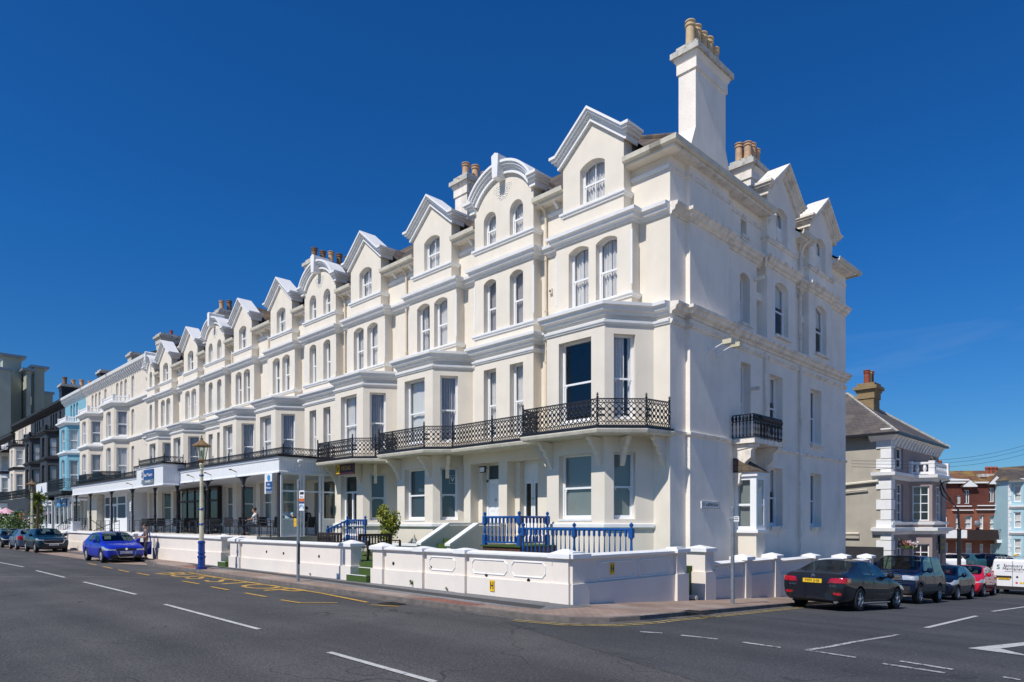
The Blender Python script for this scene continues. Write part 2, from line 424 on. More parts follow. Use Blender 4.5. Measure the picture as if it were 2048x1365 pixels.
def frame_meshes(w, h, rise, style):
    key = (round(w, 2), round(h, 2), round(rise, 2), style)
    if key in _wc: return _wc[key]
    fr = MB(); b = .055
    def loop(i): return [(i, i), (w-i, i)]+arc(i, w-i, h-rise-i*.4 if rise else h-i, rise*(w-2*i)/w if rise else 0)
    o, n = loop(0), loop(b)
    m = len(o)
    pts = [(p[0], 0, p[1]) for p in o]+[(p[0], 0, p[1]) for p in n]+[(p[0], .09, p[1]) for p in o]+[(p[0], .09, p[1]) for p in n]
    fs = []
    for i in range(m):
        k = (i+1) % m
        fs += [(i, k, m+k, m+i), (m+i, m+k, 3*m+k, 3*m+i), (2*m+k, 2*m+i, 3*m+i, 3*m+k)]
    fr.faces(pts, fs)
    mid = h*.485
    if style in ('sash', 'sashbar', 'sashopen'):
        fr.box(b, w-b, .015, .07, mid-.03, mid+.03)
        fr.box(b, w-b, .03, .08, b, b+.07)
        for x in (b, w-b-.04): fr.box(x, x+.04, .035, .08, b+.07, mid-.03)
        for x in (b, w-b-.03): fr.box(x, x+.03, .012, .06, mid+.03, h-rise-.04)
        for x in (b+.06, w-b-.09): fr.box(x, x+.03, .0, .05, mid-.09, mid-.03)
        if style == 'sashbar': fr.box(w/2-.015, w/2+.015, .01, .06, b, h-b)
        if style == 'sashopen': fr.box(b, w-b, .0, .04, .35, .42)
    elif style == 'case':
        fr.box(w/2-.03, w/2+.03, .0, .07, b, h-b); fr.box(b, w-b, .0, .07, h*.7-.03, h*.7+.03)
    elif style == 'grid':
        for k in (1, 2, 3): fr.box(b, w-b, .01, .06, h*k/4-.02, h*k/4+.02)
        fr.box(w/2-.02, w/2+.02, .012, .062, b, h-b)
    elif style == 'doorglass':
        fr.box(b, w-b, -.01, .07, h*.72-.04, h*.72+.04); fr.box(w/2-.05, w/2+.05, -.005, .07, b, h*.72)
        fr.box(b, w-b, -.012, .07, b, .3)
        for x in (b, w-b-.07): fr.box(x, x+.07, -.008, .07, .3, h*.72-.04)
    pn = MB(); lp = loop(b*.8)
    pn.face([(p[0], .045, p[1]) for p in lp])
    def mk(mb, nm, mm):
        ob = mb.build(nm, mm); me = ob.data; bpy.data.objects.remove(ob); return me
    res = (mk(fr, 'frame', 'frame'), mk(pn, 'pane', 'glass'))
    _wc[key] = res; return res
_cc = {}
def curtain_mesh(w, h, kind):
    key = (round(w, 2), round(h, 2), kind)
    if key in _cc: return _cc[key]
    c = MB(); y0 = .16
    def drape(xa, xb, pitch=.12, amp=.045, z0=.02, z1=None):
        z1 = h if z1 is None else z1
        n = max(6, int((xb-xa)/pitch*4)); pts = []
        for i in range(n+1):
            x = xa+(xb-xa)*i/n; y = y0+amp*math.sin(2*PI*(x-xa)/pitch)+.012*math.sin(11*x)
            pts += [(x, y+.01*math.sin(x*5), z0), (x+.01*math.sin(x*9), y*.95, z1)]
        c.faces(pts, [(2*i, 2*i+2, 2*i+3, 2*i+1) for i in range(n)])
    mm = 'curtain'
    if kind == 'c': drape(-.02, w*.5+.005); drape(w*.5-.005, w+.02)
    elif kind == 'g': drape(-.02, w+.02, .11); mm = 'curtain2'
    elif kind == 'n': drape(-.02, w+.02, .06, .012); mm = 'net'
    elif kind == 'd': drape(-.02, w*.3); drape(w*.72, w+.02)
    elif kind == 'h': drape(-.02, w*.62); drape(w*.8, w+.02)
    elif kind == 'b': c.face([(-.02, .1, 0), (w+.02, .1, 0), (w+.02, .1, h), (-.02, .1, h)]); mm = 'blind'
    elif kind == 'f': c.face([(-.02, .1, 0), (w+.02, .1, 0), (w+.02, .1, h), (-.02, .1, h)]); mm = 'bluefilm'
    elif kind == 'u': c.face([(-.02, .12, h*.6), (w+.02, .12, h*.6), (w+.02, .12, h), (-.02, .12, h)]); mm = 'net'
    o = c.build('curtain', mm); me = o.data; bpy.data.objects.remove(o); _cc[key] = me
    return me
def win(parent, a, b, op, style='sash', cur='c', name='window', fmat=None, off=(0, 0, 0), setback=.0):
    a = Vector(a); b = Vector(b); d = (b-a).normalized(); inn = Vector((-d.y, d.x))
    s0, s1, za, zb, rise = op[:5]; dp = op[5] if len(op) > 5 else .22
    w = s1-s0; h = zb+rise-za; dp -= .02
    fm, pm = frame_meshes(w, h, rise, style)
    if fmat:
        k = (fm.name, fmat)
        if k not in _wc: c = fm.copy(); c.materials.clear(); c.materials.append(M[fmat]); _wc[k] = c
        fm = _wc[k]
    o = bpy.data.objects.new(name, fm); COL.objects.link(o); o.parent = parent
    p = a+d*s0+inn*dp; o.location = (p.x+off[0], p.y+off[1], za+off[2]); o.rotation_euler = (0, 0, math.atan2(d.y, d.x))
    g = bpy.data.objects.new('pane', pm); COL.objects.link(g); g.parent = o
    if cur:
        q = bpy.data.objects.new('curtain' if cur not in 'bf' else 'blind', curtain_mesh(w, h, cur)); COL.objects.link(q); q.parent = o
    return o

# ------------------------------------------------------------------ iron lattice
def lattice(mb, p, q, z0, z1, pitch=.17, r=.0155, band=.12, ends=True):
    p = Vector(p); q = Vector(q); d = q-p; L = d.length
    if L < .05: return
    d.normalize(); f = lambda s, z: (p.x+d.x*s, p.y+d.y*s, z)
    lo, hi = z0+band, z1-band
    for z in (z0, z1): mb.bar(f(0, z), f(L, z), .02)
    for z in (lo, hi): mb.bar(f(0, z), f(L, z), .012)
    def diag(za, zb, pt, rr):
        H = zb-za; n = max(1, round(L/pt)); pt = L/n; k = max(1, round(H/pt)); run = k*pt
        for sgn in (1, -1):
            for i in range(-k, n+1):
                s0, s1 = (i*pt, i*pt+run)
                a0 = max(0, s0); a1 = min(L, s1)
                if a1-a0 < .02: continue
                t0 = (a0-s0)/run; t1 = (a1-s0)/run
                if sgn < 0: t0, t1 = 1-t0, 1-t1
                mb.bar(f(a0, za+H*t0), f(a1, za+H*t1), rr)
    diag(lo, hi, pitch, r); diag(z0, lo, pitch*.55, r*.75); diag(hi, z1, pitch*.55, r*.75)
    n = max(1, round(L/pitch)); pt = L/n; k = max(1, round((hi-lo)/pt))
    for i in range(n+1):
        for j in range(k+1):
            if (i+j) % 1 == 0 and 0 < j < k:
                x, y, z = f(i*pt-(pt/2 if k % 2 == 0 and j % 2 == 0 else 0) if i*pt > pt/2 else pt/2, lo+(hi-lo)*j/k)
                mb.box(x-.03, x+.03, y-.03, y+.03, z-.034, z+.034)
def rpost(mb, p, z0, z1, r=.028):
    x, y = p
    mb.lathe([(r*1.5, 0), (r*1.5, .06), (r, .1), (r, (z1-z0)*.45), (r*1.5, (z1-z0)*.5), (r, (z1-z0)*.55), (r, z1-z0-.02), (r*1.6, z1-z0+.01), (r*.6, z1-z0+.04),
              (r*1.3, z1-z0+.08), (r*.9, z1-z0+.12), (.002, z1-z0+.15)], (x, y, z0), 8)

# ------------------------------------------------------------------ the cream terrace
C2P = [(-.02,8.18),(.05,8.18),(.07,8.26),(.19,8.30),(.22,8.40),(.29,8.43),(.30,8.52),(-.02,8.56)]
ST2 = [(-.02,7.89),(.04,7.89),(.05,7.93),(.08,7.95),(.09,8.02),(-.02,8.04)]
C3P = [(-.02,11.2),(.05,11.2),(.07,11.28),(.16,11.31),(.19,11.41),(.26,11.44),(.27,11.54),(-.02,11.58)]
STR = [(-.02,4.56),(.05,4.56),(.07,4.6),(.07,4.66),(-.02,4.69)]
CANT = [(-2.07,0),(-1.18,-1.31),(1.18,-1.31),(2.07,0)]
SQ = [(-1.55,0),(-1.55,-.42),(1.55,-.42),(1.55,0)]
FY = -.42
def gable_layers(half, z, apex, prof, y0, yb, mb, arch=False):
    for k0, k1, p in prof:
        e = half+p
        if arch:
            rise = apex-z
            up = arc(-(half+p*.6), half+p*.6, z, rise, 18)
            top = [(e, z)]+up+[(-e, z)]
            low = [(x*(half+p*.6-(k1))/(half+p*.6), z-.0+(zz-z)*(rise-k1+.02)/rise-(k1 if abs(x) > half*1.2 else k1*.0)) for x, zz in up]
            low = [(x*.985, zz) for x, zz in low]
            inner = [(half-.02, z-k1)]+[(x, max(zz, z-k1)) for x, zz in low]+[(-half+.02, z-k1)]
            # outer ring shifted down by k0
            outer = [(e, z-k0)]+[(x*(1-k0*.45/half), zz-k0) for x, zz in up]+[(-e, z-k0)]
            ring = [(e, z-k1)]+outer+[(-e, z-k1)]+inner[::-1]
        else:
            T = [(e, z), (half+.06, z), (0, apex), (-half-.06, z), (-e, z)]
            ring = [(x, zz-k0) for x, zz in T]+[(x, zz-k1) for x, zz in T[::-1]]
        mb.prism(ring, 'y', y0-p, yb)
def arch_gable(mb, half, z, apex, prof, y0, yb):
    """curved coping: swept as quads round the arc, ending on level kneelers"""
    rise = apex-z; n = 20
    for k0, k1, p in prof:
        def ringpts(k):
            h = half+.1-k*.75; return arc(-h, h, z-k*.55, rise-k*.45, n)
        o, i = ringpts(k0), ringpts(k1)
        for j in range(n):
            mb.prism([o[j], o[j+1], i[j+1], i[j]], 'y', y0-p, yb)
        for s in (1, -1):
            xs = sorted((s*(half-.12), s*(half+.06+p*.9)))
            mb.prism([(xs[0], z-k0), (xs[1], z-k0), (xs[1], z-k1), (xs[0], z-k1)], 'y', y0-p-.002, yb+.002)
GP = [(0, .09, .32), (.09, .17, .26), (.17, .25, .19), (.25, .42, .11)]
def build_dormer_A():
    w = MB()
    top = [(2.5, 13.9), (1.25, 14.95), (0, 13.9)]
    wall(w, (-1.25, FY), (1.25, FY), 11.5, 0, [(.74, 1.76, 12.35, 13.50, .18)], .2, top)
    wall(w, (1.25, FY), (1.25, 2.2), 11.5, 13.9); wall(w, (-1.25, 2.2), (-1.25, FY), 11.5, 13.9)
    g = MB(); gable_layers(1.3, 14.2, 15.31, GP, FY, .12, g)
    r = MB()
    for s in (1, -1): r.faces([(0, .1, 15.0), (s*1.5, .1, 13.80), (s*1.5, 6, 13.78), (0, 6, 14.98)], [(0, 1, 2, 3)])
    r.prism([(-1.25, 13.7), (1.25, 13.7), (1.25, 13.93), (0, 14.9), (-1.25, 13.93)], 'y', .06, .1)
    b = MB(); b.sweep([(-.02, 12.12), (.05, 12.12), (.06, 12.18), (.1, 12.2), (.1, 12.27), (-.02, 12.29)], [(-1.25, -.02), (-1.25, FY), (1.25, FY), (1.25, -.02)])
    return w, g, r, b
def build_dormer_B(half=1.55, wins=((-1.04, -.36), (.36, 1.04)), z=14.1, apex=15.06):
    w = MB(); top = [(2*half, z-.1)]+[(x+half, zz) for x, zz in arc(-half, half, z-.1, apex-z-.1, 12)[1:-1]]+[(0, z-.1)]
    wall(w, (-half, FY), (half, FY), 11.5, 0, [(a+half, b+half, 12.30, 13.22, .32) for a, b in wins], .2, top)
    wall(w, (half, FY), (half, 2.2), 11.5, z-.1); wall(w, (-half, 2.2), (-half, FY), 11.5, z-.1)
    g = MB(); arch_gable(g, half+.02, z, apex, GP, FY, .12)
    k = half/1.55
    g.prism([(-.13*k, apex-.62), (.13*k, apex-.62), (.18*k, apex+.2), (0, apex+.28), (-.18*k, apex+.2)], 'y', FY-.42, .16)
    r = MB(); a = arc(-half+.0, half, z-.25, apex-z, 10)
    r.faces([(x, .1, zz+.12) for x, zz in a]+[(x, 5.5, zz+.12) for x, zz in a], [(i, i+1, i+12, i+11) for i in range(10)])
    b = MB(); b.sweep([(-.02, 12.12), (.05, 12.12), (.06, 12.18), (.1, 12.2), (.1, 12.27), (-.02, 12.29)], [(-half, -.02), (-half, FY), (half, FY), (half, -.02)])
    o = MB(); rr = random.Random(4)
    for i in range(12):
        for j in range(8):
            x = (i-5.5)*.075; zz = apex-.72-j*.075
            if abs(x) < .48*(1-j/8.)**.8+.05 and (j > 0 or abs(x) < .42):
                x += rr.uniform(-.015, .015); zz += abs(x)*.12*(-1)+rr.uniform(-.012, .012)
                o.prism([(x-.024, zz), (x, zz-.02), (x+.024, zz), (x, zz+.02)], 'y', FY-.02, FY+.01)
    return w, g, r, b, o
_pm = {}
def shared(key, fn, name, m, parent, loc=(0,0,0), rz=0, smooth=False):
    if key not in _pm:
        l = []
        for q in (fn().islands() if name in SPLIT else [fn()]):
            q.whole = True; o = q.build(name, m, None, smooth); l.append(o.data); bpy.data.objects.remove(o)
        _pm[key] = l
    for me in _pm[key]:
        o = bpy.data.objects.new(name, me); COL.objects.link(o); o.parent = parent; o.location = loc; o.rotation_euler = (0, 0, rz)
    return o
DA = build_dormer_A(); DB = build_dormer_B()
GFZ = (1.95, 4.0); FFZ = (5.03, 7.62)
def bayA_mesh(gz0=GFZ[0]):
    w = MB()
    fo = [(.515, 1.845, gz0, GFZ[1], 0, .24), (.515, 1.845, *FFZ, 0, .24)]
    ro = [(.29, .99, *GFZ, 0, .2), (.29, .99, *FFZ, 0, .2)]; L = math.hypot(.89, 1.31)
    lo = [(L-o[1], L-o[0], *o[2:]) for o in ro]
    wall(w, CANT[0], CANT[1], 0, 8.45, lo); wall(w, CANT[1], CANT[2], 0, 8.45, fo); wall(w, CANT[2], CANT[3], 0, 8.45, ro)
    w.face([(x, y, 8.45) for x, y in CANT])
    sq = [(.55, 1.40, 8.97, 10.86, .14), (1.70, 2.55, 8.97, 10.86, .14)]
    wall(w, SQ[0], SQ[1], 8.4, 11.5); wall(w, SQ[1], SQ[2], 8.4, 11.5, sq, .22); wall(w, SQ[2], SQ[3], 8.4, 11.5)
    w.face([(x, y, 11.5) for x, y in SQ])
    return w
def bayB_mesh(half=1.55, z0=4.6, ops=((.51, 1.19), (1.91, 2.59))):
    w = MB(); q = [(-half, 0), (-half, FY), (half, FY), (half, 0)]
    f = [(a, b, *FFZ, 0, .26) for a, b in ops]+[(a, b, 8.97, 10.86, .14, .24) for a, b in ops]
    wall(w, q[0], q[1], z0, 11.5); wall(w, q[1], q[2], z0, 11.5, f); wall(w, q[2], q[3], z0, 11.5)
    w.face([(x, y, 11.5) for x, y in q]); w.face([(x, y, z0) for x, y in q])
    return w
def trimA():
    b = MB()
    b.sweep([(-.02,1.66),(.06,1.66),(.09,1.70),(.09,1.80),(-.02,1.82)], CANT)
    b.sweep([(-.02,8.86),(.05,8.86),(.06,8.92),(.1,8.94),(.1,9.0),(-.02,9.02)], [(-1.55,-.02)]+SQ[1:3]+[(1.55,-.02)])
    for x in (-1.55, 1.55): b.box(x-.03, x+.03, FY-.012, FY+.03, 9.25, 10.95)  # white strips put the sunlit highlight of the corner chamfers into colour
    b.box(.515-1.18-.02, 1.845-1.18+.02, -1.33, -1.1, 1.90, 1.955); b.box(.515-1.18-.02, 1.845-1.18+.02, -1.33, -1.1, 4.98, 5.035)
    return b
def trimB(half=1.55):
    b = MB(); b.sweep([(-.02,8.86),(.05,8.86),(.06,8.92),(.1,8.94),(.1,9.0),(-.02,9.02)], [(-half,-.02),(-half,FY),(half,FY),(half,-.02)])
    for x in (-half, half): b.box(x-.03, x+.03, FY-.012, FY+.03, 9.25, 10.95)  # same corner strips: the chamfer's sun highlight laid on as white
    return b
curA = {'gf': ['f','f','b'], }
def put_bayA(root, c, rnd, gf=('f', 'f'), ff=('c', 'g', 'c'), door=False):
    g0 = 1.25 if door else GFZ[0]
    shared(('bayA', g0), lambda: bayA_mesh(g0), 'bay', 'cream', root, (c, 0, 0)); shared('trimA', trimA, 'sill_band', 'white', root, (c, 0, 0))
    f = lambda p: (p[0]+c, p[1]); L = math.hypot(.89, 1.31); C = [f(p) for p in CANT]
    win(root, C[1], C[2], (.515, 1.845, g0, GFZ[1], 0, .24), 'doorglass' if door else 'sash', None if door else gf[0], 'glazed_door' if door else 'window'); win(root, C[2], C[3], (.29, .99, *GFZ, 0, .2), 'sash', gf[1]); win(root, C[0], C[1], (L-.99, L-.29, *GFZ, 0, .2), 'sash', gf[1])
    win(root, C[1], C[2], (.515, 1.845, *FFZ, 0, .24), 'sash', ff[0]); win(root, C[2], C[3], (.29, .99, *FFZ, 0, .2), 'sash', ff[1]); win(root, C[0], C[1], (L-.99, L-.29, *FFZ, 0, .2), 'sash', ff[2])
    S = [f(p) for p in SQ]
    for a, b in ((.55, 1.40), (1.70, 2.55)): win(root, S[1], S[2], (a, b, 8.97, 10.86, .14, .22), 'sash', rnd.choice('ccdh'))
def cheeks(half):
    q = MB()
    for s_ in (-1, 1): q.box(s_*(half-.04), s_*(half+.035), .02, 3.2, 13.25, 13.86)
    return q
def put_dormA(root, loc, rz, m=('cream', 'white'), cur='c'):
    shared('chA', lambda: cheeks(1.25), 'dormer_cheek', 'lead', root, loc, rz)
    shared(('dA', m[0]), lambda: DA[0], 'dormer', m[0], root, loc, rz); shared(('gA', m[1]), lambda: DA[1], 'gable_coping', m[1], root, loc, rz)
    shared('rA', lambda: DA[2], 'dormer_roof', 'slate', root, loc, rz); shared(('bA', m[1]), lambda: DA[3], 'sill_band', m[1], root, loc, rz)
    o = win(root, (-1.25, FY), (1.25, FY), (.74, 1.76, 12.35, 13.50, .18, .2), 'sashbar', cur)
    v = Matrix.Rotation(rz, 4, 'Z') @ o.location; o.location = (v.x+loc[0], v.y+loc[1], v.z); o.rotation_euler.z += rz
def put_bayB(root, rnd, c=0, gfz=4.6):
    shared(('bayB', gfz), lambda: bayB_mesh(z0=gfz), 'bay', 'cream', root, (c, 0, 0)); shared('trimB', trimB, 'sill_band', 'white', root, (c, 0, 0))
    for n_, i, m in (('dormer', 0, 'cream'), ('gable_coping', 1, 'white'), ('dormer_roof', 2, 'slate'), ('sill_band', 3, 'white'), ('ornament', 4, 'white')):
        shared(('dB', i), lambda i=i: DB[i], n_, m, root, (c, 0, 0))
    shared('chB', lambda: cheeks(1.55), 'dormer_cheek', 'lead', root, (c, 0, 0))
    a, b = (c-1.55, FY), (c+1.55, FY)
    for s in ((.51, 1.19), (1.91, 2.59)):
        win(root, a, b, (*s, *FFZ, 0, .26), 'sash', rnd.choice('cgh')); win(root, a, b, (*s, 8.97, 10.86, .14, .24), 'sash', rnd.choice('ccg'))
        win(root, a, b, (*s, 12.30, 13.22, .32, .2), 'sash', 'c')
def downpipe(root, x, y, z0, z1, rz=0, m='pipe', hop=True):
    p = MB(); p.bar((x, y, z0), (x, y, z1-.35), .045, 8)
    p.path([(x, y, z1-.35), (x-.02, y-.12, z1-.15), (x-.05, y-.36, z1)], .045, 8)
    z = z0+1
    while z < z1-.5: p.bar((x, y, z), (x, y, z+.06), .06, 8); z += 1.8
    return p.build('downpipe', m, root, 40)
def chimney(root, x0, x1, y0, y1, z0, z1, pots, potm='pot', m='flank', flare=0, ph=.75, pr=.14, cap='chimcap', two=False, name='chimney'):
    c = MB(); c.box(x0, x1, y0, y1, z0, z1-.75)
    if flare:
        for s, yy in ((-1, y0), (1, y1)):
            c.prism([(yy, z0), (yy+s*flare, z0), (yy+s*flare, z0+.4), (yy, z0+1.2)], 'x', x0, x1)
    P = [(x0, y0), (x1, y0), (x1, y1), (x0, y1)]
    c.sweep([(-.02, z1-.80), (.05, z1-.80), (.05, z1-.5), (-.02, z1-.5)], P, True)
    c.sweep([(-.02, z1-.52), (.04, z1-.5), (.1, z1-.4), (.12, z1-.3), (-.02, z1-.3)], P, True)
    c.box(x0+.02, x1-.02, y0+.02, y1-.02, z1-.8, z1-.28)
    o = c.build(name, m, root)
    k = MB(); k.box(x0-.2, x1+.2, y0-.2, y1+.2, z1-.3, z1-.12); k.box(x0-.06, x1+.06, y0-.06, y1+.06, z1-.12, z1+.06); k.build('chimney_cap', cap, o)
    n = pots; L = y1-y0; rr = random.Random(int(abs(x0*10)+n))
    for r_ in range(2 if two else 1):
        for i in range(n):
            yy = y0+L*(i+.5)/n; xx = (x0+x1)/2 if not two else x0+(x1-x0)*(.27+.46*r_)
            h = ph*rr.uniform(.85, 1.1); q = MB(); q.lathe([(pr, 0), (pr*.92, h*.78), (pr*1.15, h*.8), (pr*1.12, h*.86), (pr*.95, h*.88), (pr*1.0, h*.95), (pr*1.18, h*.96), (pr*1.15, h), (pr*.8, h), (pr*.8, h*.9)], (xx, yy, z1+.05), 14)
            q.build('chimney_pot', potm if not isinstance(potm, list) else rr.choice(potm), o, 40)
    return o

def terrace_house(bx, xl, xr, label, corner=False, bays=('A', 'B', 'C'), seed=1):
    rnd = random.Random(seed)
    root = empty('terrace_house', (bx, 18, 0), 0, label, 'house', 'houses of the long cream terrace')
    ca, cc = 4.175, -4.195
    half = 'K' in bays
    S = []   # occupied spans per level
    As = [ca] + ([cc] if not half else [])
    kb = .86; kc = 0.92
    gaps = lambda ha, hb: sorted([(c-ha, c+ha) for c in As]+([(-1.55, 1.55)] if not half and hb else ([(kc-kb, kc+kb)] if hb else [])))
    def pieces(spans):
        x = xl; out = []
        for a, b in spans:
            if a-x > .01: out.append((x, a))
            x = b
        if xr-x > .01: out.append((x, xr))
        return out
    w = MB()
    porch = corner
    for z0, z1, ha, hb in ((-.1, 4.6, 2.07, corner), (4.6, 8.45, 2.07, True), (8.45, 11.5, 1.55, True), (11.5, 13.12, 1.25, True)):
        for a, b in pieces(gaps(ha, hb)):
            if corner and z0 < 0 and (abs(a-cc-2.07) < .01 or abs(b-ca+2.07) < .01): continue
            ops = []
            if not corner and z0 < 0 and a < 0 < b and not half:
                c0 = -a
                ops = [(c0-1.3, c0+1.3, 1.25, 3.95, 0, .25)]
            wall(w, (a, 0), (b, 0), z0, z1, ops)
    back = 14.7
    if not corner: wall(w, (xr, 0), (xr, back), 0, 13.1)
    wall(w, (xl, back), (xl, 0), 0, 13.1)
    wall(w, (xr, back), (xl, back), -2.2, 13.1)
    w.build('wall', 'cream', root)
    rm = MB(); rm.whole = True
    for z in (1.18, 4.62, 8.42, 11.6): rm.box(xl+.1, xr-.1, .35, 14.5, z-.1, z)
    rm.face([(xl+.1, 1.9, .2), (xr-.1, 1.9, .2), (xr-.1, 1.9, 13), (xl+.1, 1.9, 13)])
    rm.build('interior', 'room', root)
    # continuous cornices
    def run(ca_, sa, sb):
        pts = [(xl, 0)]
        for c in sorted(As+([0] if not half else [kc])):
            if c in As: pts += [(c+x, y) for x, y in sa]
            elif half: pts += [(c-kb, 0), (c-kb, FY), (c+kb, FY), (c+kb, 0)]
            else: pts += [(c+x, y) for x, y in sb]
        return pts
    r2 = run(0, CANT, SQ); r3 = run(0, SQ, SQ)
    tail = []
    fl = [(xr, 0), (xr, .9), (xr+.15, .9), (xr+.15, 3.41), (xr, 3.41), (xr, back)]
    if corner: t2 = r2+fl[:1]; t3 = r3+fl[:1]
    else: t2 = r2+[(xr, 0)]; t3 = r3+[(xr, 0)]
    c2 = MB(); c2.sweep(C2P, t2); c2.sweep(ST2, t2); c2.build('first_floor_cornice', 'white', root)
    c3 = MB(); c3.sweep(C3P, t3); c3.build('second_floor_cornice', 'white', root)
    # eaves between the dormers
    e = MB(); gt = MB(); eb = MB()
    for a, b in pieces(gaps(1.25, True)):
        bb = b+(.0 if not (corner and b == xr) else .0)
        e.box(a, bb, -.40, .02, 12.98, 13.1)
        gt.sweep([(.38, 13.08), (.44, 13.05), (.52, 13.1), (.54, 13.24), (.50, 13.24), (.49, 13.15), (.38, 13.15)], [(a, 0), (bb+(.0), 0)])
        eb.sweep([(-.01, 12.62), (.03, 12.62), (.05, 12.72), (-.01, 12.73)], [(a, 0), (bb, 0)])
        e.prism([(-.42, 13.1), (0, 13.1), (0, 13.43)], 'x', a, bb)
        if b-a > .9 and not (corner and b == xr):
            k_ = MB(); x = b-.55; k_.prism([(-.30, 12.98), (0, 12.98), (0, 12.78), (-.08, 12.78), (-.2, 12.88)], 'x', x-.05, x+.05); k_.build('eaves_bracket', 'white', root)
    e.build('eaves', 'cream', root); gt.build('gutter', 'gutter', root); eb.build('eaves_band', 'white', root)
    for c in As:
        if corner and c == ca: put_bayA(root, c, rnd, ('b', 'b'), (None, 'h', 'c'))
        elif corner: put_bayA(root, c, rnd, ('f', 'f'), ('n', 'g', 'c'))
        else: put_bayA(root, c, rnd, ('b', 'f'), (rnd.choice('nc'), 'g', 'c'), door=(bx == -31.37 and c == ca))
        put_dormA(root, (c, 0, 0), 0)
    if not half: put_bayB(root, rnd)
    else:
        D = build_dormer_B(kb, ((-.3, .3),), 14.0, 14.75)
        for n_, i, m in (('dormer', 0, 'cream'), ('gable_coping', 1, 'white'), ('dormer_roof', 2, 'slate'), ('sill_band', 3, 'white')):
            D[i].build(n_, m, root, loc=(kc, 0, 0))
        bayB_mesh(kb, 0.5, ((.56, 1.16),)).build('bay', 'cream', root, loc=(kc, 0, 0)); trimB(kb).build('sill_band', 'white', root, loc=(kc, 0, 0))
        a, b = (kc-kb, FY), (kc+kb, FY)
        for op in ((.56, 1.16, *FFZ, 0, .26), (.56, 1.16, 8.97, 10.86, .14, .24), (.56, 1.16, 12.3, 13.22, .32, .2)): win(root, a, b, op, 'sash', 'c')
    downpipe(root, 1.83, -.08, 4.7, 13.05)
    if not corner: pass
    downpipe(root, (xl+.25) if not half else -.02, -.08, 4.7, 13.05)
    if not corner and not half:
        win(root, (-1.3, 0), (1.3, 0), (0, 2.6, 1.25, 3.95, 0, .25), 'doorglass', None, 'entrance_door', 'blackpaint')
    # roof
    rf = MB(); zr = 13.2; p = .78; yr = 4.4; yb_ = 10.3; zz = zr+(yr+.42)*p
    if corner:
        X = xr+.42; XR = X-4.82
        rf.face([(xl, 0, zr+.33), (X-.42, 0, zr+.33), (XR, yr, zz), (xl, yr, zz)]); rf.face([(X-.42, 0, zr+.33), (X-.42, 14.7, zr+.33), (XR, yb_, zz), (XR, yr, zz)])
        rf.face([(X, -.42, zr), (X, 6.2, zr), (xr, 6.2, zr+.33), (xr, 0, zr+.33)]); rf.face([(X, 8.7, zr), (X, 10, zr), (xr, 10, zr+.33), (xr, 8.7, zr+.33)]); rf.face([(X, 12.5, zr), (X, 15.1, zr), (xr, 14.7, zr+.33), (xr, 12.5, zr+.33)])
        rf.face([(xl, 15.1, zr), (xl, yb_, zz), (XR, yb_, zz), (X, 15.1, zr)]); rf.face([(xl, yr, zz), (XR, yr, zz), (XR, yb_, zz), (xl, yb_, zz)])
        rf.path([(X, -.42, zr+.03), (XR, yr, zz+.03)], .08, 6)
    else:
        rf.face([(xl, 0, zr+.33), (xr, 0, zr+.33), (xr, yr, zz), (xl, yr, zz)]); rf.face([(xl, 15.1, zr), (xl, yb_, zz), (xr, yb_, zz), (xr, 15.1, zr)]); rf.face([(xl, yr, zz), (xr, yr, zz), (xr, yb_, zz), (xl, yb_, zz)])
        if half: rf.face([(xl, 0, zr+.33), (xl, yr, zz), (xl, yb_, zz), (xl, 14.7, zr)])
        wl = [(-.4, 13.1), (15.1, 13.1), (yr, zz)]
    for a, b in pieces(gaps(1.25, True)):
        b2 = b+.42 if corner and b == xr else b
        rf.face([(a, -.42, zr), (b2, -.42, zr), (b, 0, zr+.33), (a, 0, zr+.33)])
    rf.build('roof', 'slate', root)
    return root

house_corner = terrace_house(-18.06, -6.68, 6.83, 'corner house of the cream terrace, weathered white side wall and tall five-pot chimney', True, seed=3)
house_2 = terrace_house(-31.37, -6.69, 6.63, 'hotel house next to the corner house, behind the glass-ended end of the verandah', seed=5)
house_3 = terrace_house(-44.68, -6.66, 6.62, 'hotel house behind the verandah porch that carries the blue square sign', seed=9)
house_4 = terrace_house(-58.0, .0, 6.66, 'narrow last house of the cream terrace with the smallest curved gable', seed=12, bays=('A', 'K'))
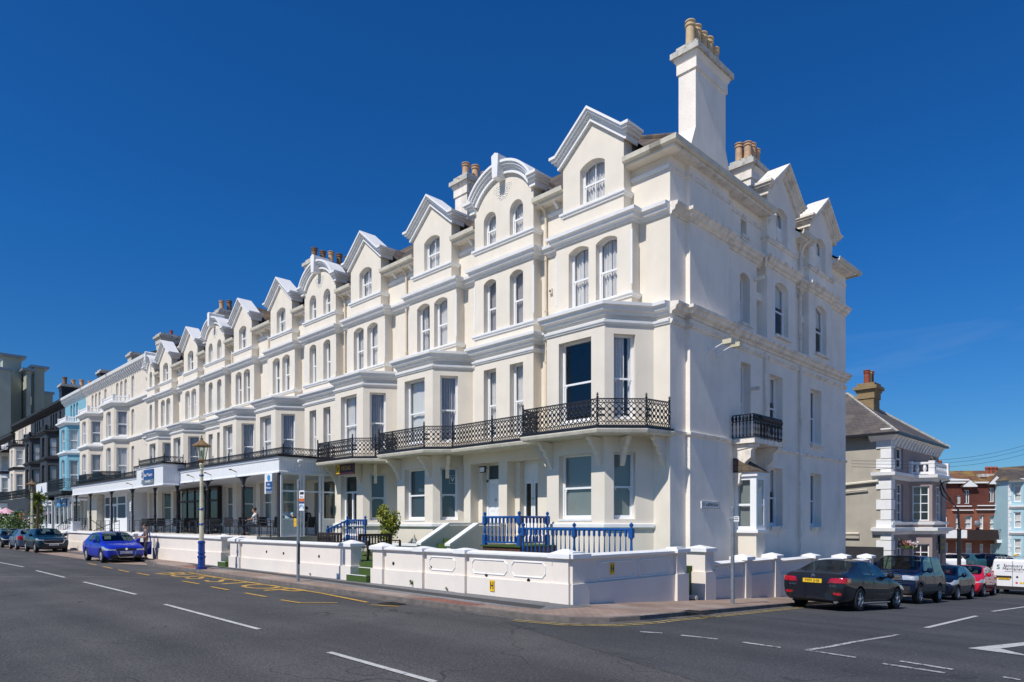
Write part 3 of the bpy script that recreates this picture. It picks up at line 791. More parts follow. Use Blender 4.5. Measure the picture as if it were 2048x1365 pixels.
# ---- flank of the corner house (local x = 6.83)
def flank():
    root = house_corner; xr = 6.83; back = 14.7
    w = MB()
    Y = lambda y: y-18
    slots = [(23.77, 24.2), (26.7, 27.0), (27.6, 28.0), (30.5, 30.96)]
    # each wall strip: path runs +y so outward is +x
    wall(w, (xr, 0), (xr, .9), -2, 13.1)
    wall(w, (xr, .9), (xr+.15, .9), -2, 13.1); wall(w, (xr+.15, .9), (xr+.15, 3.41), -2, 13.1); wall(w, (xr+.15, 3.41), (xr, 3.41), -2, 13.1)
    o = 3.41+18
    def op(y0, y1, za, zb, rise=0, dp=.3, *k): return (y0-o, y1-o, za, zb, rise, dp, *k)
    gf = [op(24.87, 25.98, 1.72, 3.92), op(28.68, 29.85, 1.68, 3.9)]
    ff = [op(22.55, 23.3, 4.75, 7.5), op(24.87, 25.98, 5.1, 7.42), op(28.68, 29.85, 5.15, 7.42)]
    w1 = [op(22.5, 23.25, 8.87, 10.5, .16)]
    sl = [op(a, b, 8.62, 9.95, 0, .25, 1) for a, b in slots]+[op(a, b, 10.22, 11.12, 0, .25, 1) for a, b in slots]
    w1 += [op(24.6, 26.3, 8.7, 10.95, 0, .01), op(28.4, 30.1, 8.7, 10.95, 0, .01)]
    at = [op(22.55, 22.98, 11.95, 12.5)]
    wall(w, (xr, 3.41), (xr, back), -2.2, 13.1, gf+ff+w1+sl+at)
    for c, ya, yb in ((25.45, 24.2, 26.7), (29.28, 28.0, 30.5)):
        a, b = ya-18, yb-18
        wop = (c-.58-ya, c+.58-ya, 8.87, 10.72, .16, .19)
        wall(w, (xr, a), (xr+.2, a), 8.5, 11.5); wall(w, (xr+.2, a), (xr+.2, b), 8.5, 11.5, [wop]); wall(w, (xr+.2, b), (xr, b), 8.5, 11.5)
        put_dormA(root, (xr+.2+FY, c-18, 0), PI/2, ('flank', 'flanktrim'))
        win(root, (xr+.2, a), (xr+.2, b), wop, 'sash', 'u')
    w.build('side_wall', 'flank', root)
    t = MB()
    fl = [(xr, 0), (xr, .9), (xr+.15, .9), (xr+.15, 3.41), (xr, 3.41)]
    t.sweep(C2P, fl+[(xr, back)]); t.sweep(ST2, fl+[(xr, back)])
    br = [(xr, 6.2), (xr+.2, 6.2), (xr+.2, 8.7), (xr, 8.7), (xr, 10.0), (xr+.2, 10.0), (xr+.2, 12.5), (xr, 12.5)]
    t.sweep(C3P, fl+br+[(xr, back)])
    t.build('side_cornice', 'flanktrim', root)
    s = MB(); s.sweep(STR, fl+[(xr, 3.85)]); s.sweep(STR, [(xr, 6.2), (xr, back)]); s.sweep([(-.01, 12.55), (.03, 12.55), (.05, 12.66), (-.01, 12.67)], fl+[(xr, back)])
    for op_ in gf+[ff[1], ff[2]]+w1[:1]+at:
        y0 = op_[0]+3.41; y1 = op_[1]+3.41; s.box(xr, xr+.12, y0-.08, y1+.08, op_[2]-.12, op_[2]-.02); s.box(xr, xr+.07, y0-.04, y1+.04, op_[2]-.2, op_[2]-.12)
    for c in (7.45, 11.28): s.box(xr+.2, xr+.32, c-.66, c+.66, 8.75, 8.85)
    s.build('side_string', 'flanktrim', root)
    a, b = (xr, 3.41), (xr, back)
    for i, o_ in enumerate(gf+ff+w1[:1]+at): win(root, a, b, o_, 'sash' if i < 6 else 'plain', ['u', 'b', None, 'u', 'n', None, None][i])
    # eaves, gutters
    e = MB(); g = MB()
    GPf = [(.38, 13.08), (.44, 13.05), (.52, 13.1), (.54, 13.24), (.50, 13.24), (.49, 13.15), (.38, 13.15)]
    for ya, yb in ((0, 6.2), (8.7, 10.0), (12.5, back)):
        e.box(xr, xr+.40, ya-(.4 if ya == 0 else 0), yb, 12.98, 13.1); n0 = len(e.v); e.prism([(xr, 13.1), (xr+.42, 13.1), (xr, 13.43)], 'y', ya, yb)
        if ya > 0: g.sweep(GPf, [(xr, ya), (xr, yb)]+([(xr-.6, back)] if yb == back else []))
    g.sweep(GPf, [(xr-.4, 0), (xr, 0), (xr, 6.2)])
    e.build('side_eaves', 'flanktrim', root); g.build('side_gutter', 'gutter', root)
    # downpipes on the flank
    for y, z0, z1 in ((6.35, 4.6, 8.1), (6.35, 8.55, 11.2), (6.35, 11.6, 13.05), (9.45, -.7, 8.1), (9.45, 8.55, 11.2), (9.45, 11.6, 13.05)):
        p = MB(); x = xr+.09; p.bar((x, y, z0), (x, y, z1), .05, 8); z = z0+.6
        while z < z1: p.bar((x, y, z), (x, y, z+.07), .068, 8); z += 1.7
        if z1 > 13: p.path([(x, y, z1-.5), (x+.15, y, z1-.2), (x+.4, y, z1)], .05, 8)
        if z1 < 12 and z1 > 11: p.path([(x, y, z1-.5), (x+.1, y-.25, z1-.1), (x+.22, y-.45, z1+.25)], .05, 8)
        p.build('downpipe', 'flanktrim', root, 40)
    for y, z in ((5.3, 6.6), (5.6, 10.6)):
        p = MB(); p.bar((xr, y, z), (xr+.35, y, z+.03), .07, 10); p.build('vent_pipe', 'flanktrim', root, 40)
    # the two floodlight arms
    for y in (20.0, 20.55):
        p = MB(); p.bar((xr+.15, y-18, 7.35), (xr+.75, y-18, 7.55), .02, 6); p.box(xr+.15, xr+.2, y-18-.05, y-18+.05, 7.25, 7.5)
        o_ = p.build('lamp_arm', 'signwhite', root); q = MB(); q.box(xr+.72, xr+1.02, y-18-.13, y-18+.13, 7.46, 7.60); q.build('flood_lamp', 'lampcream', o_)
    # side balcony
    bl = MB(); x0, x1, y0, y1 = xr, xr+.84, 3.85, 6.12
    bl.box(x0, x1, y0, y1, 4.53, 4.68); b_ = bl.build('side_balcony', 'flanktrim', root)
    for yy in (4.0, 5.75):
        q = MB(); q.prism([(x0, 4.53), (x1-.05, 4.53), (x1-.1, 4.38), (x1-.2, 4.3), (x1-.22, 4.05), (x1-.42, 3.9), (x1-.5, 3.6), (x0+.25, 3.45), (x0+.22, 3.2), (x0+.05, 3.05), (x0, 2.9)], 'y', yy, yy+.24)
        q.prism([(x0, 4.5), (x1-.02, 4.5), (x1-.04, 4.42), (x0, 4.3)], 'y', yy-.03, yy+.27); q.build('bracket', 'flanktrim', b_)
    ir = MB()
    for p_, q_ in (((x0+.03, y0+.05), (x1-.05, y0+.05)), ((x1-.05, y0+.05), (x1-.05, y1-.05)), ((x1-.05, y1-.05), (x0+.03, y1-.05))):
        p_, q_ = Vector(p_), Vector(q_); L = (q_-p_).length; d = (q_-p_)/L
        for z in (4.74, 5.28, 5.5): ir.bar((*p_, z), (*q_, z), .02)
        n = int(L/.115)
        for i in range(n+1):
            c = p_+d*L*i/n; ir.lathe([(.012, 0), (.03, .06), (.012, .14), (.022, .27), (.012, .38), (.03, .47), (.014, .54)], (c.x, c.y, 4.74), 6)
            ir.lathe([(.03, 0), (.05, .07), (.05, .11), (.02, .2)], (c.x, c.y, 5.29), 6)
    ir.build('railing', 'iron', b_)
    # little boxed bay under it
    bb = MB(); x1 = xr+.78; y0, y1 = 4.1, 4.78
    bb.box(xr-.02, x1, y0, y1, -.75, 1.50); bb.build('boxed_bay', 'cream', root)
    q = MB(); q.box(xr, x1+.1, y0-.1, y1+.1, 1.50, 1.60); q.box(xr, x1+.06, y0-.06, y1+.06, 3.42, 3.56)
    q.box(x1-.22, x1, y0, y0+.1, 1.6, 3.42); q.box(xr, xr+.1, y0, y0+.08, 1.6, 3.42); q.box(xr+.1, x1-.22, y0+.005, y0+.09, 1.6, 1.72); q.box(xr+.1, x1-.22, y0+.005, y0+.09, 3.3, 3.42)
    q.box(xr+.1, x1-.22, y0+.01, y0+.07, 2.42, 2.49); q.box(x1-.08, x1, y0+.1, y1, 1.6, 1.75); q.box(x1-.08, x1, y0+.1, y1, 3.3, 3.42); q.box(x1-.08, x1, y1-.1, y1, 1.75, 3.3); q.box(x1-.07, x1-.01, y0+.1, y1-.1, 2.42, 2.49)
    f_ = q.build('bay_window', 'frame', root); gl = MB(); gl.face([(xr+.1, y0+.05, 1.7), (x1-.2, y0+.05, 1.7), (x1-.2, y0+.05, 3.35), (xr+.1, y0+.05, 3.35)]); gl.face([(x1-.04, y0+.1, 1.7), (x1-.04, y1-.1, 1.7), (x1-.04, y1-.1, 3.35), (x1-.04, y0+.1, 3.35)]); gl.build('pane', 'glass', f_)
    gl = MB(); gl.face([(xr+.1, y0+.16, 1.7), (x1-.12, y0+.16, 1.7), (x1-.12, y0+.16, 3.35), (xr+.1, y0+.16, 3.35)]); gl.build('blind', 'blind', f_)
    gl = MB(); gl.prism([(xr, 3.56), (x1+.12, 3.56), (xr+.1, 4.05), (xr, 4.05)], 'y', y0-.12, y1+.14); gl.build('bay_roof', 'slate', root)
    # the tall chimney and the rear stack
    chimney(root, xr-.46, xr+.15, 1.24, 3.17, 13.1, 16.95, 5, 'potbuff', 'flank', .33, .8, .15)
    chimney(root, xr-1.9, xr-1.1, 7.6, 8.7, 13.3, 16.2, 3, 'pot', 'flanktrim', 0, .7, .15, two=True)
    # street name plate on the flank
    s = MB(); s.box(xr+.15, xr+.18, 1.55, 2.72, 2.30, 2.53); sg = s.build('street_name_plate', 'signwhite', root)
    s = MB(); X = xr+.182
    for a_ in ((1.56, 2.71, 2.305, 2.318), (1.56, 2.71, 2.512, 2.525), (1.56, 1.573, 2.305, 2.525), (2.697, 2.71, 2.305, 2.525)): s.box(xr+.178, X, *a_)
    s.build('plate_border', 'ink', sg)
    text('ST. AUBYNS ROAD', .145, 'ink', sg, (xr+.182, 2.135, 2.415), (PI/2, 0, PI/2), sx=.82)
flank()
# stacks between the houses (y 1.6 -> long rows of pots)
chimney(house_corner, -5.1, -4.3, 1.6, 5.0, 14, 17.0, 6, 'pot', 'flanktrim', 0, .75, .17, two=False)
chimney(house_2, -5.1, -4.3, 1.6, 6.5, 14, 17.0, 9, ['potdark', 'pot', 'potdark'], 'flanktrim', 0, .75, .17)
chimney(house_3, -5.0, -4.2, 1.6, 6.5, 14, 17.0, 9, ['potdark', 'potdark', 'pot'], 'flanktrim', 0, .75, .17)

# ---- corner house: porch, doors, balcony
def corner_front():
    root = house_corner; W = lambda x: x+18.06; Y = lambda y: y-18
    p = MB()
    p.box(-2.1, -1.71, Y(17.5), .0, 0, 4.6); p.box(-.14, .3, Y(17.5), .0, 0, 4.6)
    p.box(-2.1, 2.1, Y(17.48), Y(17.9), 4.1, 4.6)
    wall(p, (-1.71, Y(17.92)), (-.14, Y(17.92)), 1.2, 4.6, [(.23, 1.2, 1.2, 4.05, 0, .28)])
    wall(p, (.3, Y(17.92)), (2.1, Y(17.92)), 1.2, 4.6, [(.24, 1.14, 1.2, 4.2, 0, .28)])
    p.box(-1.71, -.14, Y(17.5), .3, .3, 1.2); p.box(.3, 2.1, Y(17.5), .3, .3, 1.2)
    p.build('porch', 'cream', root)
    # door one
    d = MB(); x0, x1 = -1.48, -.51; y = Y(18.18)
    d.box(x0, x1, y, y+.05, 1.2, 3.5); d.box(x0, x1, y-.03, y+.06, 3.42, 3.52); d.box(x0, x0+.1, y-.03, y+.06, 1.2, 4.05); d.box(x1-.1, x1, y-.03, y+.06, 1.2, 4.05)
    for a, b in ((x0+.2, x0+.44), (x0+.53, x0+.77)):
        for za, zb in ((1.4, 2.0), (2.3, 3.25)): d.box(a, b, y-.012, y+.01, za, zb)
    o = d.build('front_door', 'frame', root); q = MB(); q.face([(x0, y+.02, 3.52), (x1, y+.02, 3.52), (x1, y+.02, 4.05), (x0, y+.02, 4.05)]); q.build('pane', 'bluefilm', o)
    q = MB(); q.lathe([(.05, 0), (.06, .02), (.02, .03)], ((x0+x1)/2, y-.03, 2.7), 10, 'y'); q.build('knocker', 'steel', o)
    d = MB(); x0, x1 = .54, 1.44; cx = (x0+x1)/2
    d.box(x0, x1, y-.02, y+.05, 3.4, 4.2); d.box(x0, x1, y-.05, y+.0, 3.42, 3.48)
    for a, b in ((x0, cx-.01), (cx+.01, x1)):
        d.box(a, a+.09, y-.02, y+.04, 1.2, 3.4); d.box(b-.09, b, y-.02, y+.04, 1.2, 3.4); d.box(a+.09, b-.09, y-.02, y+.04, 3.28, 3.4); d.box(a+.09, b-.09, y-.02, y+.04, 1.2, 2.05)
    o = d.build('double_door', 'frame', root); q = MB()
    q.face([(x0+.05, y+.02, 2.0), (x1-.05, y+.02, 2.0), (x1-.05, y+.02, 3.35), (x0+.05, y+.02, 3.35)]); q.build('pane', 'glass', o)
    q = MB(); q.lathe([(.05, 0), (.06, .02), (.02, .03)], (cx, y-.05, 2.72), 10, 'y'); q.build('knocker', 'steel', o)
    q = MB(); q.box(-1.3, -1.0, Y(17.6), Y(17.66), 3.75, 3.98); q.box(-1.32, -.98, Y(17.58), Y(17.68), 3.97, 4.0); q.bar((-1.15, Y(17.66), 3.9), (-1.15, Y(17.9), 3.95), .02)
    o = q.build('porch_lamp', 'ink', root); q = MB(); q.box(-1.27, -1.03, Y(17.59), Y(17.6), 3.78, 3.95); q.build('lamp_glass', 'signwhite', o)
    # balcony slab and rail
    def balcony(pts, z0=4.46, close=None):
        s = MB(); n = len(pts); P = [(W(x), Y(y)) for x, y in pts]
        s.sweep([(-.25, 4.44), (-.02, 4.44), (.04, 4.48), (.07, 4.56), (.07, 4.60), (-.25, 4.60)], P)
        poly = [(W(pts[0][0]), .0)]+P+[(W(pts[-1][0]), .0)]
        poly2 = [(x, y) for x, y in poly]
        s.sheet(poly2, [], lambda q: (q[0], q[1], 4.585)); s.sheet(poly2, [], lambda q: (q[0], q[1], 4.47))
        return s, P
    path = [(-11.1, 17.95), (-11.16, 17.85), (-11.32, 16.87), (-12.3, 15.82), (-15.3, 15.8), (-15.34, 16.5), (-19.65, 16.5), (-20.45, 15.78), (-23.42, 15.78), (-23.5, 16.5), (-23.5, 17.9)][::-1]
    s, P = balcony(path); b = s.build('balcony', 'gutter', root)
    k = MB(); k.sweep([(-.06, 4.60), (.075, 4.60), (.075, 4.66), (-.06, 4.66)], P); k.build('edge_strip', 'iron', b)
    ir = MB()
    for i in range(len(P)-1):
        if (Vector(P[i])-Vector(P[i+1])).length < .3: continue
        L = (Vector(P[i+1])-Vector(P[i])).length; n = 2 if L > 3.5 else 1
        for j in range(n):
            a = Vector(P[i]).lerp(Vector(P[i+1]), j/n); c = Vector(P[i]).lerp(Vector(P[i+1]), (j+1)/n); lattice(ir, a, c, 4.68, 5.46); rpost(ir, a, 4.66, 5.5); rpost(ir, c, 4.66, 5.5)
    ir.build('lattice_railing', 'iron', b)
    # console brackets under the slab
    def bracket(x, y, dx, dy, m='cream'):
        nonlocal b
        q = MB(); d = Vector((dx, dy)).normalized(); n = Vector((-d.y, d.x)); L = .62
        prof = [(0, 4.44), (L, 4.44), (L, 4.36), (L-.1, 4.32), (L-.14, 4.2), (L-.28, 4.15), (L-.33, 4.0), (L-.43, 3.92), (L-.47, 3.78), (.05, 3.62), (0, 3.58)]
        N = len(prof); pts = [(x+d.x*o-n.x*.07, y+d.y*o-n.y*.07, z) for o, z in prof]+[(x+d.x*o+n.x*.07, y+d.y*o+n.y*.07, z) for o, z in prof]
        q.faces(pts, [tuple(range(N)), tuple(range(N, 2*N))[::-1]]+[(i, (i+1) % N, N+(i+1) % N, N+i) for i in range(N)])
        return q.build('bracket', m, b)
    for c in (4.175, -4.195):
        for x in (-1.0, 1.0): bracket(c+x, -1.31, 0, -1)
        bracket(c+1.5, -.85, .83, -.56); bracket(c-1.5, -.85, -.83, -.56)
    bracket(6.6, 0, 0, -1)
    path = [(-24.0, 17.6), (-24.0, 16.6), (-24.45, 16.3), (-25.2, 15.65), (-28.1, 15.65), (-28.45, 16.4), (-28.45, 17.6)][::-1]
    s2 = MB(); P2 = [(x+31.37, y-18) for x, y in path]
    s2.sweep([(-.25, 4.40), (-.02, 4.40), (.04, 4.44), (.07, 4.52), (.07, 4.56), (-.25, 4.56)], P2)
    pl = [(P2[0][0], 0)]+P2+[(P2[-1][0], 0)]; s2.sheet(pl, [], lambda q: (q[0], q[1], 4.545)); s2.sheet(pl, [], lambda q: (q[0], q[1], 4.43))
    b2 = s2.build('balcony', 'gutter', house_2); k = MB(); k.sweep([(-.06, 4.56), (.075, 4.56), (.075, 4.62), (-.06, 4.62)], P2); k.build('edge_strip', 'iron', b2)
    ir = MB()
    for i in range(len(P2)-1): lattice(ir, P2[i], P2[i+1], 4.64, 5.42); rpost(ir, P2[i], 4.62, 5.46)
    rpost(ir, P2[-1], 4.62, 5.46); ir.build('lattice_railing', 'iron', b2); bb_ = b; b = b2
    bracket(4.15-1.0, -1.31, 0, -1); bracket(4.15+1.0, -1.31, 0, -1); bracket(4.15+1.5, -.85, .83, -.56); b = bb_
    # drain box and sloping waste pipe by the maroon board
    q = MB(); q.box(W(-23.9), W(-23.4), Y(16.45), Y(16.7), 4.36, 4.5); q.build('drain_box', 'gutter', root)
    q = MB(); q.path([(W(-23.85), Y(16.6), 4.4), (W(-23.8), Y(16.9), 4.25), (W(-22.9), Y(17.55), 3.85)], .04, 8); q.build('waste_pipe', 'gutter', root)
    # V marks on the films of the ground floor windows
    for x, z, sz, s_ in ((-4.195, 3.15, .16, 'V EGA'), ):
        pass
    o_ = text('V', .26, 'signwhite', root, (-4.195+1.18+.28, -1.31+.60+.17, 3.55), (PI/2, 0, math.atan2(1.31, .89)), 'window_lettering', .001)
    q = MB()
    for a, c_, e_, f in ((-.13, .13, -.16, -.15), (-.13, .13, .15, .16), (-.13, -.12, -.16, .16), (.12, .13, -.16, .16)): q.box(a, c_, -.001, .001, e_, f)
    fo = q.build('window_emblem', 'net', root); fo.location = (-4.195+1.18+.275, -1.31+.60+.17, 3.55); fo.rotation_euler = (0, 0, math.atan2(1.31, .89))
    text('VEGAS', .17, 'net', root, (-4.195+.25, -1.10, 3.15), (PI/2, 0, 0), 'window_lettering', .001)
    # alarm box
    q = MB(); q.box(1.98, 2.1, -.08, 0, 9.9, 10.08); o_ = q.build('alarm_box', 'cream', root); q = MB(); q.lathe([(.035, 0), (.03, .02)], (2.04, -.1, 9.99), 10, 'y'); q.build('alarm_sounder', 'ink', o_)
corner_front()
# ------------------------------------------------------------------ ground, roads, pavement
def groundsheet(name, poly, dz, m, kind='structure', parent=None, label=None):
    me = bpy.data.meshes.new(name); bm = bmesh.new()
    bm.faces.new([bm.verts.new((x, y, 0)) for x, y in poly])
    ys = [y for _, y in poly]
    for c in (11.5, 38, 60):
        if min(ys) < c < max(ys):
            bmesh.ops.bisect_plane(bm, geom=bm.verts[:]+bm.edges[:]+bm.faces[:], plane_co=(0, c, 0), plane_no=(0, 1, 0))
    for v in bm.verts: v.co.z = gz(v.co.y)+dz
    bmesh.ops.triangulate(bm, faces=bm.faces[:])
    bmesh.ops.recalc_face_normals(bm, faces=bm.faces)
    if bm.faces and sum(f.normal.z for f in bm.faces) < 0: bmesh.ops.reverse_faces(bm, faces=bm.faces)
    bm.to_mesh(me); bm.free(); me.materials.append(M[m]); o = bpy.data.objects.new(name, me); COL.objects.link(o)
    if parent: o.parent = parent
    elif kind: o['kind'] = kind
    return o
M['ground'] = mat('far_ground', (.30,.27,.22), .95, .1, .05)
M['seawater'] = mat('sea_water', (.02,.06,.09), .25, .1, .3)
M['prom'] = mat('promenade_surface', (.60,.53,.43), .9, .1, .3)  # pale warm tone, raised to bounce more light onto the side wall
groundsheet('ground', [(-900,-900),(900,-900),(900,900),(-900,900)], -.12, 'ground')
groundsheet('bounce_paving', [(4.0,5.0),(60,5),(60,52),(4.0,52)], -.02, 'prom')  # unseen pale slab, added to bounce warm light onto the shaded side wall
KX = -7.95; KY = 9.9
KERB = [(-160, KY+1.1), (-60, KY+1.1), (-44, KY+1.1), (-35.6, KY+1.05), (-34.2, KY+.75), (-32.8, KY+.35), (-24, KY+.1), (-18, KY), (-11.2, KY), (-9.6, KY+.05), (-8.6, KY+.28), (-8.0, KY+.75), (-7.75, KY+1.4), (-7.8, 12.8), (-7.95, 15), (-8.2, 18), (-8.35, 20), (-8.35, 38), (-8.35, 52)]
groundsheet('front_road', [(-200,-6.5),(60,-6.5),(60,10.9),(-200,10.9)], -.09, 'road')
groundsheet('side_road', [(-9.6,9.3),(-3.8,7.3),(4.0,5.0),(4.0,52),(-9.2,52),(-9.2,12)], -.0855, 'sideroad')
groundsheet('sea', [(-900,-900),(900,-900),(900,-60),(-900,-60)], -.1, 'seawater')
groundsheet('promenade', [(-200,-60),(60,-60),(60,-6.5),(-200,-6.5)], -.02, 'prom')
groundsheet('pavement', KERB[:-1]+[(-8.35,38),(-8.35,52),(-11.0,52),(-11.0,12.2),(-160,12.2)], 0, 'paver')
kb = MB(); P = [Vector(p) for p in KERB]
# kerb stones: a mitred strip following the slope
def strip_along(mb, path, o0, o1, z0, z1):
    pts = []
    for i, p in enumerate(path):
        ds = [(path[j]-path[j-1]).normalized() for j in (i, i+1) if 0 < j < len(path)]
        ns = [Vector((d.y, -d.x)) for d in ds]; m_ = ns[0] if len(ns) == 1 else (ns[0]+ns[1])/(1+ns[0].dot(ns[1]))
        for o in (o0, o1): pts.append((p+m_*o))
    n = len(path); V = []
    for q in pts: V += [(q.x, q.y, gz(q.y)+z0), (q.x, q.y, gz(q.y)+z1)]
    fs = []
    for i in range(n-1):
        a = 4*i; b = a+4
        fs += [(a+1, b+1, b+3, a+3), (a+2, a+3, b+3, b+2), (a, a+1, b+1, b)]
    mb.faces(V, fs)
def densify(path, st=2.):
    out = []
    for i in range(len(path)-1):
        n = max(1, int((path[i+1]-path[i]).length/st))
        out += [path[i].lerp(path[i+1], k/n) for k in range(n)]
    return out+[path[-1]]
PD = densify(P)
strip_along(kb, PD, -.11, .02, -.12, .006); tag(kb.build('kerb', 'kerb'), kind='structure')
ge = MB(); strip_along(ge, PD, .02, .26, -.25, -.0815); tag(ge.build('gutter_edge', 'gritedge'), kind='structure')
# resurfaced strip of pavement along the garden walls, with its dark trench
groundsheet('asphalt_strip', [(-22.8,11.97),(-22.4,10.9),(-19,10.75),(-14,10.55),(-10.8,10.45),(-9.75,10.75),(-9.45,11.6),(-9.6,12.2),(-10.2,12.2)], .004, 'patch')
groundsheet('asphalt_strip', [(-31,11.97),(-31,11.0),(-27,10.9),(-24.2,11.3),(-24.2,11.97)], .004, 'patch')
groundsheet('trench_patch', [(-32,11.35),(-24,11.15),(-19,11.0),(-14,10.82),(-10.4,10.68),(-9.9,10.75),(-10.1,11.15),(-14,11.22),(-19,11.38),(-24,11.5),(-32,11.6)], .008, 'trench')
M['redpaver'] = brickmat('red_blocks', (.32,.12,.08), (.26,.10,.07), (.10,.07,.06), .21, .105, .008, 'xy')
groundsheet('red_paving', [(-13.6,10.0),(-11.4,10.02),(-11.2,10.4),(-13.1,10.5)], .004, 'redpaver')
groundsheet('red_paving', [(-30.5,10.5),(-28.6,10.5),(-28.6,11.3),(-30.5,11.2)], .004, 'redpaver')

# ---- painted markings: world points measured on the road
def line(name, pts, wd_, m, dz=-.077, kind='structure'):
    mb = MB(); P_ = densify([Vector(p) for p in pts], 1.5)
    n = len(P_); V = []
    for i, p in enumerate(P_):
        ds = [(P_[j]-P_[j-1]).normalized() for j in (i, i+1) if 0 < j < n]
        ns = [Vector((d.y, -d.x)) for d in ds]; mm = ns[0] if len(ns) == 1 else (ns[0]+ns[1])/(1+ns[0].dot(ns[1]))
        for o in (-wd_/2, wd_/2): q = p+mm*o; V.append((q.x, q.y, gz(q.y)+dz))
    mb.faces(V, [(2*i, 2*i+2, 2*i+3, 2*i+1) for i in range(n-1)])
    return tag(mb.build(name, m), kind=kind)
def G(u, v, dz=-.09):
    """road point seen at photo pixel (u, v)"""
    t = (u-1024)/1365
    y = 8.
    for _ in range(40):
        D = (EYE-gz(y)-dz)*1365/(v-1046); y = .6*y+.4*D*(1+t)/math.sqrt(2)
    return (D*(t-1)/math.sqrt(2), y)
for a, b in (((168,1165),(272,1190)), ((330,1210),(518,1260)), ((658,1306),(870,1366)), ((72,1142),(130,1156)), ((-20,1122),(48,1135))):
    line('centre_line', [G(*a), G(*b)], .10, 'linewhite')
for a, b in (((1852,1257),(1953,1233)), ((1984,1224),(2060,1213))): line('centre_line', [G(*a), G(*b)], .11, 'linewhite')
for a in ([(1612,1302),(1655,1296),(1700,1287),(1797,1271)], [(1612,1302),(1712,1317)], [(1800,1324),(1905,1341)], [(1764,1329),(1890,1348)], [(1280,1265),(1325,1268)], [(1362,1272),(1436,1280)], [(1484,1286),(1561,1297)], [(2005,1356),(2040,1362)]):
    line('worn_marking', [G(*p) for p in a], .085, 'linefaint')
ar = [G(1935,1298), G(2000,1290), G(2060,1283), G(2060,1320), G(1990,1306)]
mb = MB(); mb.face([(x, y, gz(y)-.077) for x, y in [G(1935,1298), G(2048,1286), G(2070,1290), G(2000,1299), G(2070,1316), G(2050,1313)]]); tag(mb.build('arrow_marking', 'linewhite'), kind='structure')
# bus bay: dashes, closing hook, yellow kerb line and lettering
for a, b in (((176,1127),(193,1131)), ((206,1134),(225,1138)), ((237,1140.5),(258,1145)), ((274,1147),(299,1151.5)), ((365,1163),(398,1169)), ((422,1174.5),(457,1181)), ((490,1187),(533,1195))):
    line('bay_dash', [G(*a), G(*b)], .10, 'lineyellow')
line('bay_corner', [G(562,1201), G(600,1207), G(675,1207)], .09, 'lineyellow')
line('bay_kerb_line', [G(376,1146), G(460,1160), G(560,1175), G(640,1187), G(735,1206)], .11, 'lineyellow')
line('bay_kerb_line', [G(742,1211), G(798,1214)], .09, 'lineyellow')
line('tar_seam', [G(-20,1154), G(150,1153), G(320,1157)], .08, 'patch', -.0855)
o = text('BUS STOP', 1.35, 'lineyellow', None, (*G(425,1160), -.0825), (0, 0, R(180)), 'road_lettering', .0, sx=1.75); o['kind'] = 'structure'
o.rotation_euler = (0, 0, 0); o.location = (G(437,1162)[0], G(437,1162)[1], -.0825)
off = lambda d: [(p.x, p.y) for p in PD[0:0]]
def kerb_off(i0, i1, o):
    pp = []; Q = densify(P[i0:i1], .5)
    for i, p in enumerate(Q):
        a = Q[max(0, i-1)]; b = Q[min(len(Q)-1, i+1)]; d = (b-a).normalized(); pp.append((p.x+d.y*o, p.y-d.x*o))
    return pp
groundsheet('layby', [(-160,9.45),(-36,9.45),(-33.6,10.2),(-34.3,10.6),(-35.6,10.95),(-160,11.05)], -.082, 'paver')
for o_ in (.36, .5): line('double_yellow_line', kerb_off(9, 17, o_), .05, 'linepale')
# drain grates
for (u, v), rz in (((772,1209), 0), ((1385,1226), 0)):
    x, y = G(u, v, -.08 if u < 1000 else 0); mb = MB(); z = gz(y)+(-.077 if u < 1000 else .004)
    mb.box(x-.3, x+.3, y-.02, y+.0, z-.02, z+.006); mb.box(x-.3, x+.3, y+.34, y+.36, z-.02, z+.006)
    for i in range(8): mb.box(x-.3+i*.085, x-.27+i*.085, y, y+.34, z-.02, z+.004)
    tag(mb.build('drain_grate', 'iron'), 'iron drain grate set in the %s' % ('road gutter by the bus bay' if u < 1000 else 'corner pavement'), 'drain')
